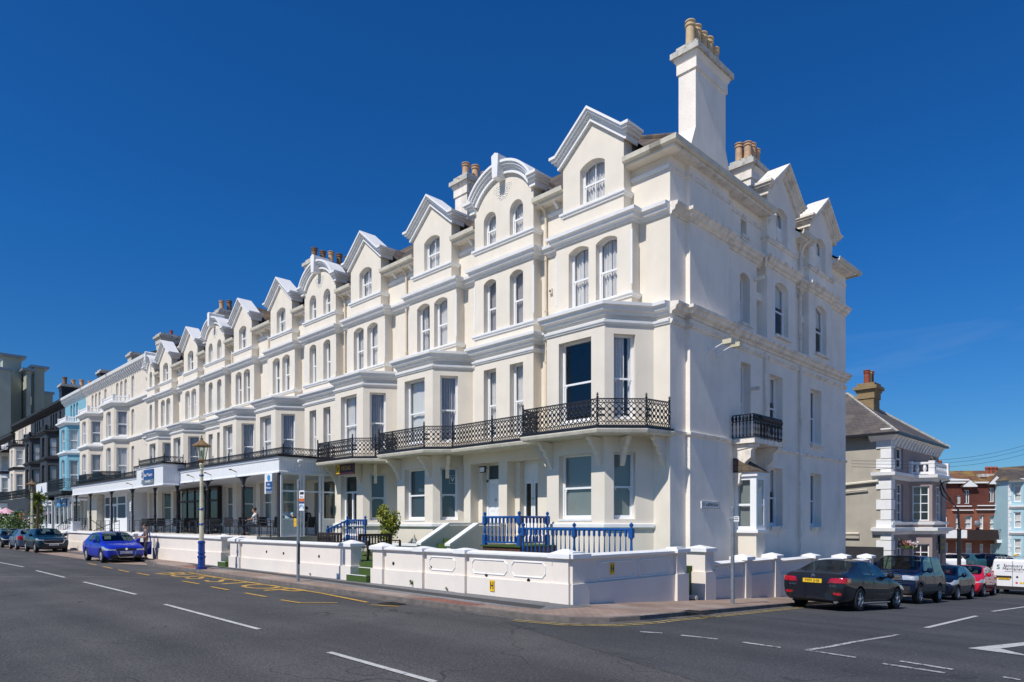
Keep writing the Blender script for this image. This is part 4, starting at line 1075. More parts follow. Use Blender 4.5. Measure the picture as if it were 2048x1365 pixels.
# ------------------------------------------------------------------ garden walls
def garden_wall(x0, x1, piers, top, label, ret=None, panels=(), holes=(), ends=(True, True), rp=(), y=11.97, studs=(), ph=.42):
    root = empty('garden_wall', (x0, y, 0), 0, label, 'wall', 'rendered front garden walls')
    X = lambda x: x-x0
    w = MB(); T = .26; c = MB()
    L = x1-x0; path = [(0, 0), (L, 0)]
    if ret: path.append((L, ret-y))
    def follow(mb, pth, o0, o1, za, zb, ground=False):
        P_ = densify([Vector(p) for p in pth], 1.); n = len(P_); V = []
        for i, p in enumerate(P_):
            ds = [(P_[j]-P_[j-1]).normalized() for j in (i, i+1) if 0 < j < n]
            ns = [Vector((d.y, -d.x)) for d in ds]; mm = ns[0] if len(ns) == 1 else (ns[0]+ns[1])/(1+ns[0].dot(ns[1]))
            for o, z in ((o0, za), (o1, za), (o1, zb), (o0, zb)):
                q = p+mm*o; zz = z
                if z is None: zz = gz(q.y+y)-.3
                V.append((q.x, q.y, zz))
        fs = [(0, 1, 2, 3), tuple(4*(n-1)+k for k in (3, 2, 1, 0))]
        for i in range(n-1):
            a = 4*i; b = a+4; fs += [(a+k, b+k, b+(k+1) % 4, a+(k+1) % 4) for k in range(4)]
        mb.faces(V, fs)
    follow(w, path, -T, 0, None, top-.10)
    follow(w, path, -T-.01, .05, None, ph)
    w.build('wall_body', 'boardwall', root)
    prof = [(-T-.06, top-.10), (.06, top-.10), (.09, top-.07), (.09, top-.03), (-T/2, top+.02), (-T-.09, top-.03), (-T-.09, top-.07)]
    c.sweep(prof, path); c.build('coping', 'white', root)
    for px, pw in piers:
        a = px-x0; big = pw > .4
        if big: a += -.03 if a < L/2 else .03
        q = MB(); q.box(a-pw/2, a+pw/2, -.09, T+.04 if big else .05, gz(y)-.3, top-.07); q.box(a-pw/2-.05, a+pw/2+.05, -.14, T+.08 if big else .02, gz(y)-.3, ph+.02)
        o = q.build('pillar', 'boardwall', root)
        k = MB(); d = pw/2+.09; y0, y1 = -.17, (T+.12 if big else T+.09)
        k.box(a-d, a+d, y0, y1, top-.08, top+.02)
        cx, cy = a, (y0+y1)/2; k.faces([(a-d, y0, top+.02), (a+d, y0, top+.02), (a+d, y1, top+.02), (a-d, y1, top+.02), (cx-.1, cy, top+.13 if big else top+.07), (cx+.1, cy, top+.13 if big else top+.07)], [(0, 1, 5, 4), (1, 2, 5), (2, 3, 4, 5), (3, 0, 4)])
        k.build('pillar_cap', 'white', o)
    for py, pw in rp:   # piers on the returned side wall
        b = py-y; q = MB(); q.box(L-T-.02, L+.09, b-pw/2, b+pw/2, gz(py)-.3, top-.07); q.box(L-T-.04, L+.14, b-pw/2-.05, b+pw/2+.05, gz(py)-.3, ph+.02)
        o = q.build('pillar', 'boardwall', root)
        k = MB(); k.box(L-T-.1, L+.17, b-pw/2-.08, b+pw/2+.08, top-.08, top+.02); k.box(L-T, L+.07, b-pw/2+.02, b+pw/2-.02, top+.02, top+.07); k.build('pillar_cap', 'white', o)
    def panel(f, w_, h_, z):
        q = MB(); e = .09; pr = [(e, 0), (w_-e, 0), (w_-e*.6, e*.5), (w_, e), (w_, h_-e), (w_-e*.6, h_-e*.5), (w_-e, h_), (e, h_), (e*.6, h_-e*.5), (0, h_-e), (0, e), (e*.6, e*.5)]
        for i in range(len(pr)): q.bar(f(pr[i][0], z+pr[i][1]), f(pr[(i+1) % len(pr)][0], z+pr[(i+1) % len(pr)][1]), .018, 6)
        q.build('panel_moulding', 'white', root, 40)
    for a, b in panels: panel(lambda s, z, a=a: (X(a)+s, -.005, z), b-a, .36, .53)
    if ret:
        for a, b in ((13.0, 14.5), (14.7, 16.1)): panel(lambda s, z, a=a: (L+.005, a-y+s, z), b-a, .42, .47)
    for hx, hz in holes:
        q = MB(); q.lathe([(.05, 0), (.055, .012), (.035, .014), (.033, .0)], (X(hx), -.012, hz), 12, 'y'); q.build('vent_hole', 'iron', root)
    return root
gw1 = garden_wall(-17.95, -10.09, [(-17.68, .52), (-15.62, .3), (-13.8, .3), (-10.34, .48)], 1.10, 'cream garden wall turning the street corner, white octagon panel mouldings', ret=16.9,
    panels=((-15.25, -14.15), (-13.45, -12.15), (-11.98, -10.85)), holes=((-17.0, .62), (-15.2, .58), (-12.9, .50), (-11.4, .44)), rp=((16.62, .5), (12.2, .5)))
gw3 = garden_wall(-28.55, -19.25, [(-28.1, .9), (-19.5, .5)], 1.15, 'cream garden wall between the grassed steps, behind the bus stop pole', holes=((-25.4, .72), (-24, .7), (-21.4, .68)))
gw4 = garden_wall(-40.3, -29.5, [(-29.75, .5), (-40.0, .5)], 1.22, 'cream garden wall behind the blue and cream lamp post', ph=.55)
gw5 = garden_wall(-57, -41.3, [(-41.55, .5), (-56.7, .6)], 1.22, 'cream garden wall behind the blue hatchback and the parking sign', ph=.55)
# hydrant plates
def hydrant(loc, rz, label):
    r_ = empty('hydrant_plate', loc, rz, label, 'sign', 'yellow hydrant plates on the garden wall')
    q = MB(); q.box(-.085, .085, -.012, 0, -.14, .14); q.build('plate', 'yellow', r_)
    q = MB(); q.box(-.055, -.03, -.018, -.011, -.08, .1); q.box(.03, .055, -.018, -.011, -.08, .1); q.box(-.03, .03, -.018, -.011, -.005, .02); q.build('letter', 'ink', r_)
hydrant((-12.62, 11.91, .24), 0, 'yellow hydrant H plate low on the street face of the corner wall')
hydrant((-10.085, 13.55, .72), PI/2, 'yellow hydrant H plate on the shaded side face of the corner wall')
def side_wall():
    root = empty('garden_wall', (-10.09, 17.87, 0), 0, 'low cream side wall stepping down the side road behind the dark saloon', 'wall', 'rendered front garden walls')
    w = MB(); c = MB()
    segs = [(.5, 4.7, .68), (5.1, 8.0, .60), (8.4, 11.2, .45), (11.6, 14.2, .30)]
    for a, b, t in segs:
        n = 4
        for i in range(n):
            ya, yb = a+(b-a)*i/n, a+(b-a)*(i+1)/n; g = min(gz(17.87+ya), gz(17.87+yb))-.3
            w.box(-.26, 0, ya, yb+.001, g, t-.08); w.box(-.27, .05, ya, yb+.001, g, t-.52)
        c.sweep([(-.32, t-.1), (.06, t-.1), (.09, t-.06), (-.13, t), (-.35, t-.06)], [(0, a), (0, b)])
    w.build('wall_body', 'boardwall', root); c.build('coping', 'white', root)
    for yy, t, wd_ in ((.25, 1.10, .5), (2.75, .76, .4), (4.9, .74, .4), (8.2, .62, .4), (11.4, .5, .4), (14.4, .4, .4)):
        q = MB()
        if wd_ < .45: q.box(-.35, .1, yy-wd_/2, yy+wd_/2, gz(17.87+yy)-.3, t-.1)
        if wd_ > .45: q.box(-.5, .15, yy-wd_/2-.05, yy+wd_/2+.05, gz(17.87+yy)-.3, .42); q.box(-.5, .1, yy-wd_/2, yy+wd_/2, .4, t-.1)
        o = q.build('pillar', 'boardwall', root); k = MB(); x0 = -.58 if wd_ > .45 else -.43
        k.box(x0, .18, yy-wd_/2-.08, yy+wd_/2+.08, t-.1, t); cx = (x0+.18)/2
        k.faces([(x0, yy-wd_/2-.08, t), (.18, yy-wd_/2-.08, t), (.18, yy+wd_/2+.08, t), (x0, yy+wd_/2+.08, t), (cx, yy, t+.09)], [(0, 1, 4), (1, 2, 4), (2, 3, 4), (3, 0, 4)]); k.build('pillar_cap', 'white', o)
    for a in (.75, 1.7):
        q = MB(); pr = [(.08, 0), (.75, 0), (.83, .08), (.83, .22), (.75, .3), (.08, .3), (0, .22), (0, .08)]
        for i in range(8): q.bar((.005, a+pr[i][0], .22+pr[i][1]), (.005, a+pr[(i+1) % 8][0], .22+pr[(i+1) % 8][1]), .015, 6)
        q.build('panel_moulding', 'white', root, 40)
side_wall()
# ---- ground behind the walls
mb = MB(); mb.box(-28.4, -10.4, 12.2, 18.2, -.3, .58); tag(mb.build('lawn', 'grassturf'), kind='structure')
mb = MB(); mb.box(-66, -28.42, 13.1, 18.2, -.3, 1.22); tag(mb.build('terrace', 'terrace'), kind='structure')
mb = MB(); mb.box(-66, -28.42, 12.95, 13.1, -.3, 1.27); mb.build('terrace_edge', 'boardwall')['kind'] = 'structure'
mb = MB(); mb.box(-66, -28.42, 12.2, 12.95, -.3, .9); mb.build('planting_path', 'terrace')['kind'] = 'structure'
for k in range(15):
    y0 = 18.2+k; mb = MB()
groundsheet('side_path', [(-11.3,18),(-10.3,18),(-10.3,33),(-11.3,33)], .06, 'terrace')
def turf_steps(x0, x1, label, h=.6):
    root = empty('grass_steps', ((x0+x1)/2, 12, 0), 0, label, 'steps', 'steps covered with artificial turf'); w = (x1-x0)/2
    for i, (a, b, z) in enumerate(((-.30, .15, .2), (.15, .42, .4))):
        q = MB(); q.box(-w, w, a, .5, -.05, z); o = q.build('step', 'grassturf', root)
        e = MB()
        e.box(-w+.01, w-.01, a-.012, a+.012, z-.01, z+.012)
        e.build('nosing', 'signwhite', o)
    return root
turf_steps(-19.2, -18.05, 'green turf covered steps in the gap by the wooden bench')
turf_steps(-29.45, -28.65, 'narrow green turf covered steps near the lamp post')
# ---- steps and cheek walls to the doors of the corner house
def entrance_steps():
    root = empty('entrance_steps', (-18.7, 15, .58), 0, 'flight of entrance steps between two sloping white-topped cheek walls', 'steps')
    for x in (-19.55, -17.95):
        q = MB(); pr = [(14.9, .5), (17.5, .5), (17.5, 1.74), (16.2, 1.74), (14.9, 1.06)]
        q.prism([(a-15, b-.58) for a, b in pr], 'x', x+18.7-.1, x+18.7+.1); q2 = MB()
        o = q.build('cheek_wall', 'boardwall', root)
        tp = [(14.84, 1.05), (16.19, 1.76), (17.5, 1.76), (17.5, 1.84), (16.16, 1.84), (14.84, 1.13)]
        q2.prism([(a-15, b-.58) for a, b in tp], 'x', x+18.7-.14, x+18.7+.14); q2.build('coping', 'white', o)
    q = MB()
    for i in range(4): q.box(-.75, .65, i*.3, 2.5, -.05, .17*(i+1))
    q.build('flight', 'grassturf', root)
entrance_steps()
mb = MB(); mb.box(-21.5, -19.7, 14.9, 15.15, .5, 1.0); o = mb.build('low_garden_wall', 'boardwall'); tag(o, 'low white-capped wall left of the entrance steps', 'wall'); mb = MB(); mb.box(-21.55, -19.66, 14.85, 15.2, 1.0, 1.08); mb.build('coping', 'white', o)
def turned_rail(pts, z0, z1, name, label, posts=None, group='blue balustrades'):
    root = empty(name, (pts[0][0], pts[0][1], pts[0][2] if len(pts[0]) > 2 else z0), 0, label, 'railing', group)
    o0 = Vector(root.location); zb = lambda p: (p[2] if len(p) > 2 else z0)
    H = z1-z0
    rl = MB(); bl = []
    for i in range(len(pts)-1):
        a, b = Vector((pts[i][0], pts[i][1], zb(pts[i])))-o0, Vector((pts[i+1][0], pts[i+1][1], zb(pts[i+1])))-o0
        rl.bar(a+Vector((0,0,H)), b+Vector((0,0,H)), .035, 6); rl.bar(a+Vector((0,0,.09)), b+Vector((0,0,.09)), .035, 4)
        L = (b-a).length; n = max(2, round(L/.17))
        for k in range(1, n):
            p = a.lerp(b, k/n); q = MB(); q.box(p.x-.028, p.x+.028, p.y-.028, p.y+.028, p.z+.1, p.z+.28)
            q.lathe([(.028, .28), (.015, .33), (.026, .40), (.02, .52), (.012, H-.22), (.024, H-.18)], (p.x, p.y, p.z), 8); q.box(p.x-.027, p.x+.027, p.y-.027, p.y+.027, p.z+H-.18, p.z+H-.02); q.build('baluster', 'bluepaint', root)
    rl.build('rail', 'bluepaint', root)
    for i, p in enumerate(pts):
        if posts and i not in posts: continue
        c = Vector((p[0], p[1], zb(p)))-o0; q = MB()
        q.box(c.x-.06, c.x+.06, c.y-.06, c.y+.06, c.z-.02, c.z+.32)
        q.lathe([(.055, .32), (.03, .36), (.05, .42), (.035, .6), (.03, H-.28), (.055, H-.22)], (c.x, c.y, c.z), 10); q.box(c.x-.06, c.x+.06, c.y-.06, c.y+.06, c.z+H-.22, c.z+H+.03)
        q.lathe([(.06, H+.03), (.03, H+.06), (.055, H+.10), (.055, H+.14), (.002, H+.19)], (c.x, c.y, c.z), 10); q.build('newel_post', 'bluepaint', root, 40)
    return root
mb = MB(); mb.box(-16.4, -14.7, 15.05, 17.45, .58, 1.08)
dk = mb.build('deck', 'deckwood'); tag(dk, 'brown boarded landing in front of the double door, turf on top', 'deck'); mb = MB(); mb.box(-16.45, -14.65, 15.0, 17.45, 1.08, 1.12); mb.build('turf_top', 'grassturf', dk)
turned_rail([(-16.35, 15.1), (-14.78, 15.1), (-14.78, 16.4)], 1.13, 2.02, 'blue_balustrade', 'upper blue turned balustrade on the brown landing by the double door')
turned_rail([(-14.46, 14.95), (-12.45, 14.95), (-10.5, 14.95)], .6, 1.66, 'blue_balustrade', 'long lower blue balustrade just behind the corner wall')
turned_rail([(-26.6, 15.3, .6), (-26.0, 15.9, 1.0), (-24.6, 15.9, 1.0)], 1.0, 1.95, 'blue_balustrade', 'blue stair balustrade under the maroon board, beside the glass screen')
# ---- benches, table, shrub
def bench(loc, rz, label, L=1.7):
    root = empty('garden_bench', loc, rz, label, 'bench', 'dark wooden garden benches')
    q = MB()
    for i in range(5): q.box(-L/2, L/2, -.28+i*.11, -.19+i*.11, .42, .45)
    q.build('seat', 'teak', root); q = MB(); q.box(-L/2, L/2, .24, .28, .80, .88); q.box(-L/2, L/2, .24, .28, .5, .55)
    n = int(L/.11)
    for i in range(n): x = -L/2+.06+i*(L-.12)/(n-1); q.box(x-.02, x+.02, .245, .275, .55, .8)
    q.build('backrest', 'teak', root)
    for sx in (-1, 1):
        q = MB(); q.box(sx*L/2-.03, sx*L/2+.03, -.3, .24, .62, .66); q.build('armrest', 'teak', root)
        for yy, h in ((-.28, .62), (.26, .88)): q = MB(); q.box(sx*L/2-.03, sx*L/2+.03, yy-.03, yy+.03, 0, h); q.build('leg', 'teak', root)
    return root
bench((-23.6, 13.9, .58), PI, 'dark wooden bench with its back to the street, before the blue stair rail')
bench((-19.85, 13.4, .58), PI/2, 'dark wooden bench beside the turf steps, end-on to the street', 1.3)
def round_thing(): pass
tb = empty('garden_table', (-22.3, 14.6, .58), 0, 'small dark garden table between the two benches', 'table')
q = MB(); q.lathe([(.45, .70), (.45, .73)], (0,0,0), 16); q.build('tabletop', 'teak', tb); q = MB(); q.bar((0,0,0), (0,0,.7), .04, 8); q.bar((-.3,0,.02), (.3,0,.02), .03); q.bar((0,-.3,.02), (0,.3,.02), .03); q.build('pedestal', 'teak', tb)
M['leafyel'] = mat('variegated_leaf', (.36,.34,.02), .6, .3, 12, col2=(.07,.13,.02))
M['leafgrn'] = mat('green_leaf', (.05,.10,.02), .6, .3, 9, col2=(.10,.17,.03))
M['leafdk'] = mat('dark_leaf', (.035,.07,.018), .6, .3, 9, col2=(.07,.12,.025))
M['bark'] = mat('bark', (.10,.07,.05), .9, .2, 9)
M['petalw'] = mat('white_petal', (.8,.8,.8), .6, .02); M['petalr'] = mat('pink_petal', (.6,.10,.16), .6, .1); M['petalo'] = mat('orange_petal', (.7,.25,.03), .6, .1)
M['terracotta'] = mat('terracotta', (.35,.13,.06), .8, .1, 8)
def leaves(c, rx, ry, rz_, n, size, seed, shape=None):
    rr = random.Random(seed); q = MB(); blobs = [(rr.uniform(-.6, .6)*rx, rr.uniform(-.6, .6)*ry, rr.uniform(-.75, .8)*rz_, rr.uniform(.32, .6)) for _ in range(11)]
    for i in range(n):
        b = rr.choice(blobs); v = Vector((rr.gauss(0, 1), rr.gauss(0, 1), rr.gauss(0, 1))).normalized()*rr.uniform(.55, 1)**.5
        p = Vector((c[0]+b[0]+v.x*rx*b[3], c[1]+b[1]+v.y*ry*b[3], c[2]+b[2]+v.z*rz_*b[3]))
        a = Vector((rr.uniform(-1, 1), rr.uniform(-1, 1), rr.uniform(-.2, 1))).normalized(); s = size*rr.uniform(.6, 1.3)
        t = a.cross(Vector((rr.uniform(-1, 1), rr.uniform(-1, 1), .3))).normalized()
        q.face([p-t*s*.35, p+a*s*.5-t*s*.25, p+a*s, p+a*s*.5+t*s*.3, p+t*s*.3])
    return q
sh = empty('shrub', (-22.35, 15.5, .58), 0, 'yellow and green variegated shrub in front of the bay window', 'shrub')
leaves((0, 0, 1.1), .48, .45, .72, 1900, .085, 3).build('foliage', 'leafyel', sh)
leaves((0, .05, 1.0), .42, .4, .68, 350, .085, 5).build('foliage', 'leafgrn', sh)
q = MB(); q.bar((0,0,.0), (.02,0,.9), .035, 6, .02); q.bar((.02,0,.5), (.2,.1,1.2), .02); q.bar((0,0,.6), (-.2,0,1.4), .02); q.build('stem', 'bark', sh)
# little weeds at the wall foot
for i, (x, y, s) in enumerate(((-15.95, 11.86, .16), (-14.4, 11.88, .08), (-21.9, 11.9, .08), (-51.0, 11.8, .35), (-50.4, 11.75, .2))):
    o = leaves((0, 0, s*.5), s*.5, s*.4, s*.6, 60, s*.3, i).build('weed', 'leafgrn'); o.location = (x, y, 0)
    tag(o, ['leafy weed at the foot of the corner wall, below the first panel', 'tiny weed at the foot of the corner wall, below the second pilaster', 'tiny weed under the wall behind the bus stop pole', 'taller flowering weed behind the dark green car', 'small weed behind the dark green car'][i], 'weed', 'weeds along the wall foot')

# ------------------------------------------------------------------ verandah of the hotel
def verandah():
    root = empty('verandah', (-46, 14, 1.22), 0, 'long white hotel verandah with black columns, boarded fascia and iron lattice on the roof', 'verandah')
    o = Vector(root.location); XL, XR = -64.6, -28.5
    def B(name, m, fn, sm=False):
        q = MB(); q.T = Matrix.Translation(-o); fn(q); return q.build(name, m, root, sm)
    fp = [(-.02, 4.08), (.0, 4.06), (.03, 4.06), (.03, 4.12), (.0, 4.14), (.0, 4.60), (.05, 4.66), (.05, 4.76), (-.02, 4.78)]
    outline = [(XL, 16.5), (XL, 14), (-45.1, 14), (-45.1, 13.1), (-40.5, 13.1), (-40.5, 14), (XR, 14), (XR, 17.4)]
    lo = [(XL, 17), (XL, 14), (-45.1, 14)]; hi = [(-40.5, 14), (XR, 14), (XR, 17.4)]
    B('fascia', 'fascia', lambda q: (q.sweep(fp, lo)))
    B('fascia', 'fascia', lambda q: (q.sweep(fp, hi)))
    bx = [(-.02, 3.94), (.03, 3.94), (.03, 4.0), (0, 4.02), (0, 4.98), (.06, 5.04), (.06, 5.14), (-.02, 5.16)]
    B('porch_box', 'fascia', lambda q: (q.sweep(bx, [(-45.1, 14.3), (-45.1, 13.1), (-40.5, 13.1), (-40.5, 14.3)]), q.sheet([(-45.1, 13.1), (-40.5, 13.1), (-40.5, 14.3), (-45.1, 14.3)], [], lambda p: (p[0], p[1], 3.99)), q.box(-45.1, -40.5, 14.25, 14.3, 3.98, 5.14)))
    def grooves(q):
        x = XL+.2
        while x < XR:
            if not (-45.1 < x < -40.5): q.box(x-.006, x+.006, 13.996, 13.999, 4.15, 4.6)
            x += .16
        y = 14.1
        while y < 17.2: q.box(XR+.001, XR+.004, y-.006, y+.006, 4.15, 4.6); y += .16
        x = -45
        while x < -40.5: q.box(x-.006, x+.006, 13.096, 13.099, 4.05, 4.97); x += .16
        y = 13.2
        while y < 14: q.box(-40.499, -40.496, y-.006, y+.006, 4.05, 4.97); y += .16
    B('board_joints', 'gutter', grooves)
    B('soffit', 'fascia', lambda q: q.box(XL, XR, 14, 17.98, 4.09, 4.12))
    B('roof', 'slate', lambda q: (q.box(XL, XR, 14.02, 17.98, 4.74, 4.79), q.box(-45.06, -40.54, 13.14, 14.22, 5.08, 5.13)))
    gp = [(.02, 4.77), (.12, 4.77), (.14, 4.87), (.02, 4.87)]
    B('gutter', 'blackpaint', lambda q: (q.sweep(gp, lo), q.sweep(gp, hi), q.sweep([(a, z+.36) for a, z in gp], [(-45.1, 14.3), (-45.1, 13.1), (-40.5, 13.1), (-40.5, 14.3)])))
    for i, (p, q_) in enumerate((((-45.2, 14.25), (XL, 14.25)), ((XR-.1, 14.25), (-40.4, 14.25)), ((XR-.15, 14.25), (XR-.15, 16.0)), ((-45.0, 13.2), (-40.6, 13.2)), ((-40.6, 13.2), (-40.6, 14.2)))):
        zz = .36 if i > 2 else 0
        hh = .32 if i != 0 else .36
        def f(q, p=p, q_=q_, zz=zz, hh=hh):
            lattice(q, p, q_, 4.88+zz, 4.88+zz+hh, .16, .012, .06)
            L = math.hypot(p[0]-q_[0], p[1]-q_[1]); n = max(1, round(L/2.1))
            for k in range(n+1): rpost(q, (p[0]+(q_[0]-p[0])*k/n, p[1]+(q_[1]-p[1])*k/n), 4.86+zz, 4.9+zz+hh, .02)
        B('roof_lattice', 'iron', f)
    def ornate(q):
        # taller panels of scrollwork in front of the left-hand bays
        for a, b in ((-64.4, -62.2), (-60.3, -57.9)):
            for y in (14.4,): lattice(q, (a, y), (b, y), 4.88, 5.7, .11, .02, .1)
            lattice(q, (b, 14.4), (b+.9, 15.5), 4.88, 5.7, .11, .02, .1)
    B('scroll_railing', 'iron', ornate)
    for i, x in enumerate((-28.62, -32.4, -36.8, -41.2, -45.0, -49.4, -54.1, -59.6, -63.8)):
        y = 14.1
        def col(q, x=x):
            q.lathe([(.1, 0), (.1, .12), (.07, .16), (.07, 1.0), (.085, 1.02), (.085, 1.08), (.06, 1.1), (.055, 2.3), (.09, 2.36), (.06, 2.42), (.07, 2.7), (.11, 2.8), (.11, 2.88)], (x, y, 1.22), 10)
            if x > -28.7: q.box(x-.1, x+.08, y-.08, y+.1, 1.22, 4.08)
            for s in (-1, 1):
                if x+s*.8 > -28.4 or x > -28.7: continue
                pts = [(x+s*(.05+.62*(1-math.cos(t))), y, 3.35+.72*math.sin(t)) for t in [k*PI/2/7 for k in range(8)]]
                q.path(pts, .022, 5); q.path([(a, b, c) for a, b, c in [(x+s*.06, y, 3.75), (x+s*.2, y, 3.82), (x+s*.3, y, 4.04)]], .018, 5); q.path([(x+s*.06, y, 3.95), (x+s*.16, y, 3.92), (x+s*.2, y, 4.05)], .016, 5)
                q.box(min(x, x+s*.7), max(x, x+s*.7), y-.02, y+.02, 4.02, 4.07)
        B('column', 'blackpaint', col, 40)
    # glass screen at the street corner end, with its open doorway
    def scr(q):
        x = XR-.04
        for y in (14.12, 15.02, 15.18, 16.0, 16.15, 16.9): q.box(x-.04, x+.04, y-.045, y+.045, 1.22, 4.08)
        for y0, y1 in ((14.12, 15.1), (16.1, 16.9)): q.box(x-.03, x+.03, y0, y1, 1.98, 2.04); q.box(x-.03, x+.03, y0, y1, 1.22, 1.27)
        q.box(x-.03, x+.03, 14.12, 16.9, 3.22, 3.29); q.box(x-.03, x+.03, 14.12, 16.9, 4.0, 4.08)
    s = B('end_screen', 'fascia', scr)
    def pl(q):
        for y0, y1 in ((14.16, 15.0), (16.18, 16.86)): q.box(XR-.05, XR-.03, y0, y1, 1.25, 2.0)
    q = MB(); q.T = Matrix.Translation(-o); pl(q); q.build('solid_panel', 'net', s)
    q = MB(); q.T = Matrix.Translation(-o)
    for y0, y1, z0, z1 in ((14.16, 15.0, 2.04, 3.22), (16.18, 16.86, 2.04, 3.22), (14.16, 15.0, 3.29, 4.0), (15.2, 16.0, 3.29, 4.0), (16.18, 16.86, 3.29, 4.0)): q.face([(XR-.04, y0, z0), (XR-.04, y1, z0), (XR-.04, y1, z1), (XR-.04, y0, z1)])
    q.build('pane', 'clearglass', s)
    # railing along the terrace
    def rail(q):
        for a, b in ((-28.8, -37.5), (-39.2, -48.8), (-51, -56.5)):
            for z in (1.98, 1.72, 1.45): q.bar((a, 13.75, z), (b, 13.75, z), .018 if z > 1.9 else .011, 4)
            n = round(abs(a-b)/1.05)
            for k in range(n+1): x = a+(b-a)*k/n; q.bar((x, 13.75, 1.2), (x, 13.75, 1.98), .018, 6); q.bar((x, 13.75, 1.22), (x, 13.75, 1.26), .04, 6)
        for x in (-39.3, -50.9): q.path([(x, 13.75, 2.0), (x-.3, 12.9, 1.6), (x-.4, 12.3, 1.3)], .022, 6)
        for (a, za), (b, zb) in (((-56.5, 2.15), (-62, 2.15)), ((-62, 2.15), (-66, 1.5))):
            q.bar((a, 13.2, za), (b, 13.2, zb), .03); q.bar((a, 13.2, za-.6), (b, 13.2, zb-.6), .02)
            n = 7
            for k in range(n+1): t = k/n; q.bar((a+(b-a)*t, 13.2, .9), (a+(b-a)*t, 13.2, za+(zb-za)*t), .022)
        q.path([(-57, 13.2, 2.05), (-58.5, 13.5, 1.6), (-59.5, 13.6, 1.35)], .025); q.path([(-56, 13.3, 2.05), (-54, 13.6, 1.4)], .025)
    B('terrace_railing', 'blackpaint', rail)
    # dark glazed restaurant front and white boarded store behind the columns
    def dark(q):
        for x in (-47.7, -46.3, -45.0, -43.9, -42.6, -41.3): q.box(x-.04, x+.04, 16.4, 16.5, 1.22, 4.05)
        for z in (1.3, 3.2, 3.98): q.box(-47.7, -41.3, 16.41, 16.49, z-.06, z+.06)
    d = B('restaurant_front', 'teak', dark)
    q = MB(); q.T = Matrix.Translation(-o); q.face([(-47.7, 16.45, 1.22), (-41.3, 16.45, 1.22), (-41.3, 16.45, 4.05), (-47.7, 16.45, 4.05)]); q.build('pane', 'glass', d)
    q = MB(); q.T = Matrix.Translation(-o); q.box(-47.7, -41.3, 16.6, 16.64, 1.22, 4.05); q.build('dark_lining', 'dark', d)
    def wh(q):
        q.box(-61.4, -55.6, 15.5, 15.58, 1.22, 4.09); q.box(-55.68, -55.6, 15.58, 17.9, 1.22, 4.09)
    e = B('white_store_front', 'fascia', wh)
    q = MB(); q.T = Matrix.Translation(-o)
    for a, b, c, f in ((-61.1, -60.0, 2.2, 3.2), (-61.1, -60.0, 3.3, 3.8), (-59.6, -59.0, 1.9, 3.1), (-58.8, -58.2, 1.9, 3.1), (-59.6, -58.2, 3.3, 3.8), (-57.8, -56.0, 2.2, 3.2), (-57.8, -56.0, 3.3, 3.8)): q.face([(a, 15.49, c), (b, 15.49, c), (b, 15.49, f), (a, 15.49, f)])
    q.build('pane', 'bluefilm', e)
    B('end_panel', 'gutter', lambda q: (q.box(-64.4, -61.6, 15.0, 15.08, 1.22, 4.09), q.box(-61.68, -61.6, 15.08, 17.9, 1.22, 4.09)))
    return root
verandah()
# fascia lamps
for x in (-32.9, -36.0, -38.4, -46.3, -49):
    q = MB(); q.bar((0,0,0), (0,-.28,.12), .02, 6); q.box(-.05,.05,-.36,-.26,.08,.14); o = q.build('fascia_lamp', 'bronze'); o.location = (x, 13.98, 4.3); tag(o, 'small bronze spotlight arm on the white verandah fascia, %s' % {-32.9:'rightmost of all', -36.0:'second from the right', -38.4:'just right of the sign box', -46.3:'just left of the sign box', -49:'leftmost of all'}[x], 'lamp', 'spotlight arms on the verandah fascia')
q = MB(); q.lathe([(.07, -.12), (.08, .06), (.05, .1)], (0,-.2,.1), 10, 'x'); q.bar((0,0,0), (0,-.2,.08), .02); q.bar((.1,-.2,.0), (-.06,-.2,-.12), .04); o = q.build('security_camera', 'signwhite', None, 40); o.location = (-28.47, 14.9, 4.5); o.rotation_euler = (0,0,PI/2); tag(o, 'white security camera on the shaded end fascia of the verandah', 'camera')

# ---- hotel signs
def sign_main():
    r_ = empty('hotel_sign', (-43.1, 13.08, 4.5), 0, 'large blue and pale blue hotel name sign on the verandah porch box', 'sign')
    q = MB(); q.box(-.45, 1.15, -.06, 0, -.15, .42); q.build('board', 'signblue', r_); q = MB(); q.box(-.85, -.46, -.07, 0, -.15, .42); q.build('side_panel', 'net', r_); q = MB(); q.box(-.85, 1.15, -.058, 0, -.4, -.16); q.build('lower_board', 'galv', r_)
    q = MB(); q.lathe([(.13, 0), (.13, .01)], (-.65, -.082, .14), 16, 'y'); q.prism([(-.78, .2), (-.52, .2), (-.65, .38)], 'y', -.085, -.07); q.prism([(-.78, .08), (-.52, .08), (-.65, -.1)], 'y', -.085, -.07); q.build('emblem', 'signblue', r_)
    text('Best Western', .26, 'signwhite', r_, (.36, -.065, .1), (PI/2, 0, 0)); text('LANSDOWNE', .14, 'signwhite', r_, (.3, -.062, -.28), (PI/2, 0, 0)); text('BW', .12, 'signwhite', r_, (-.65, -.09, .14), (PI/2, 0, 0))
    for x in (-.9, .35):
        q = MB(); q.bar((x, 0, .62), (x, -.45, .55), .015, 6); q.box(x-.1, x+.1, -.52, -.42, .5, .56); q.build('sign_lamp', 'lampcream', r_)
sign_main()
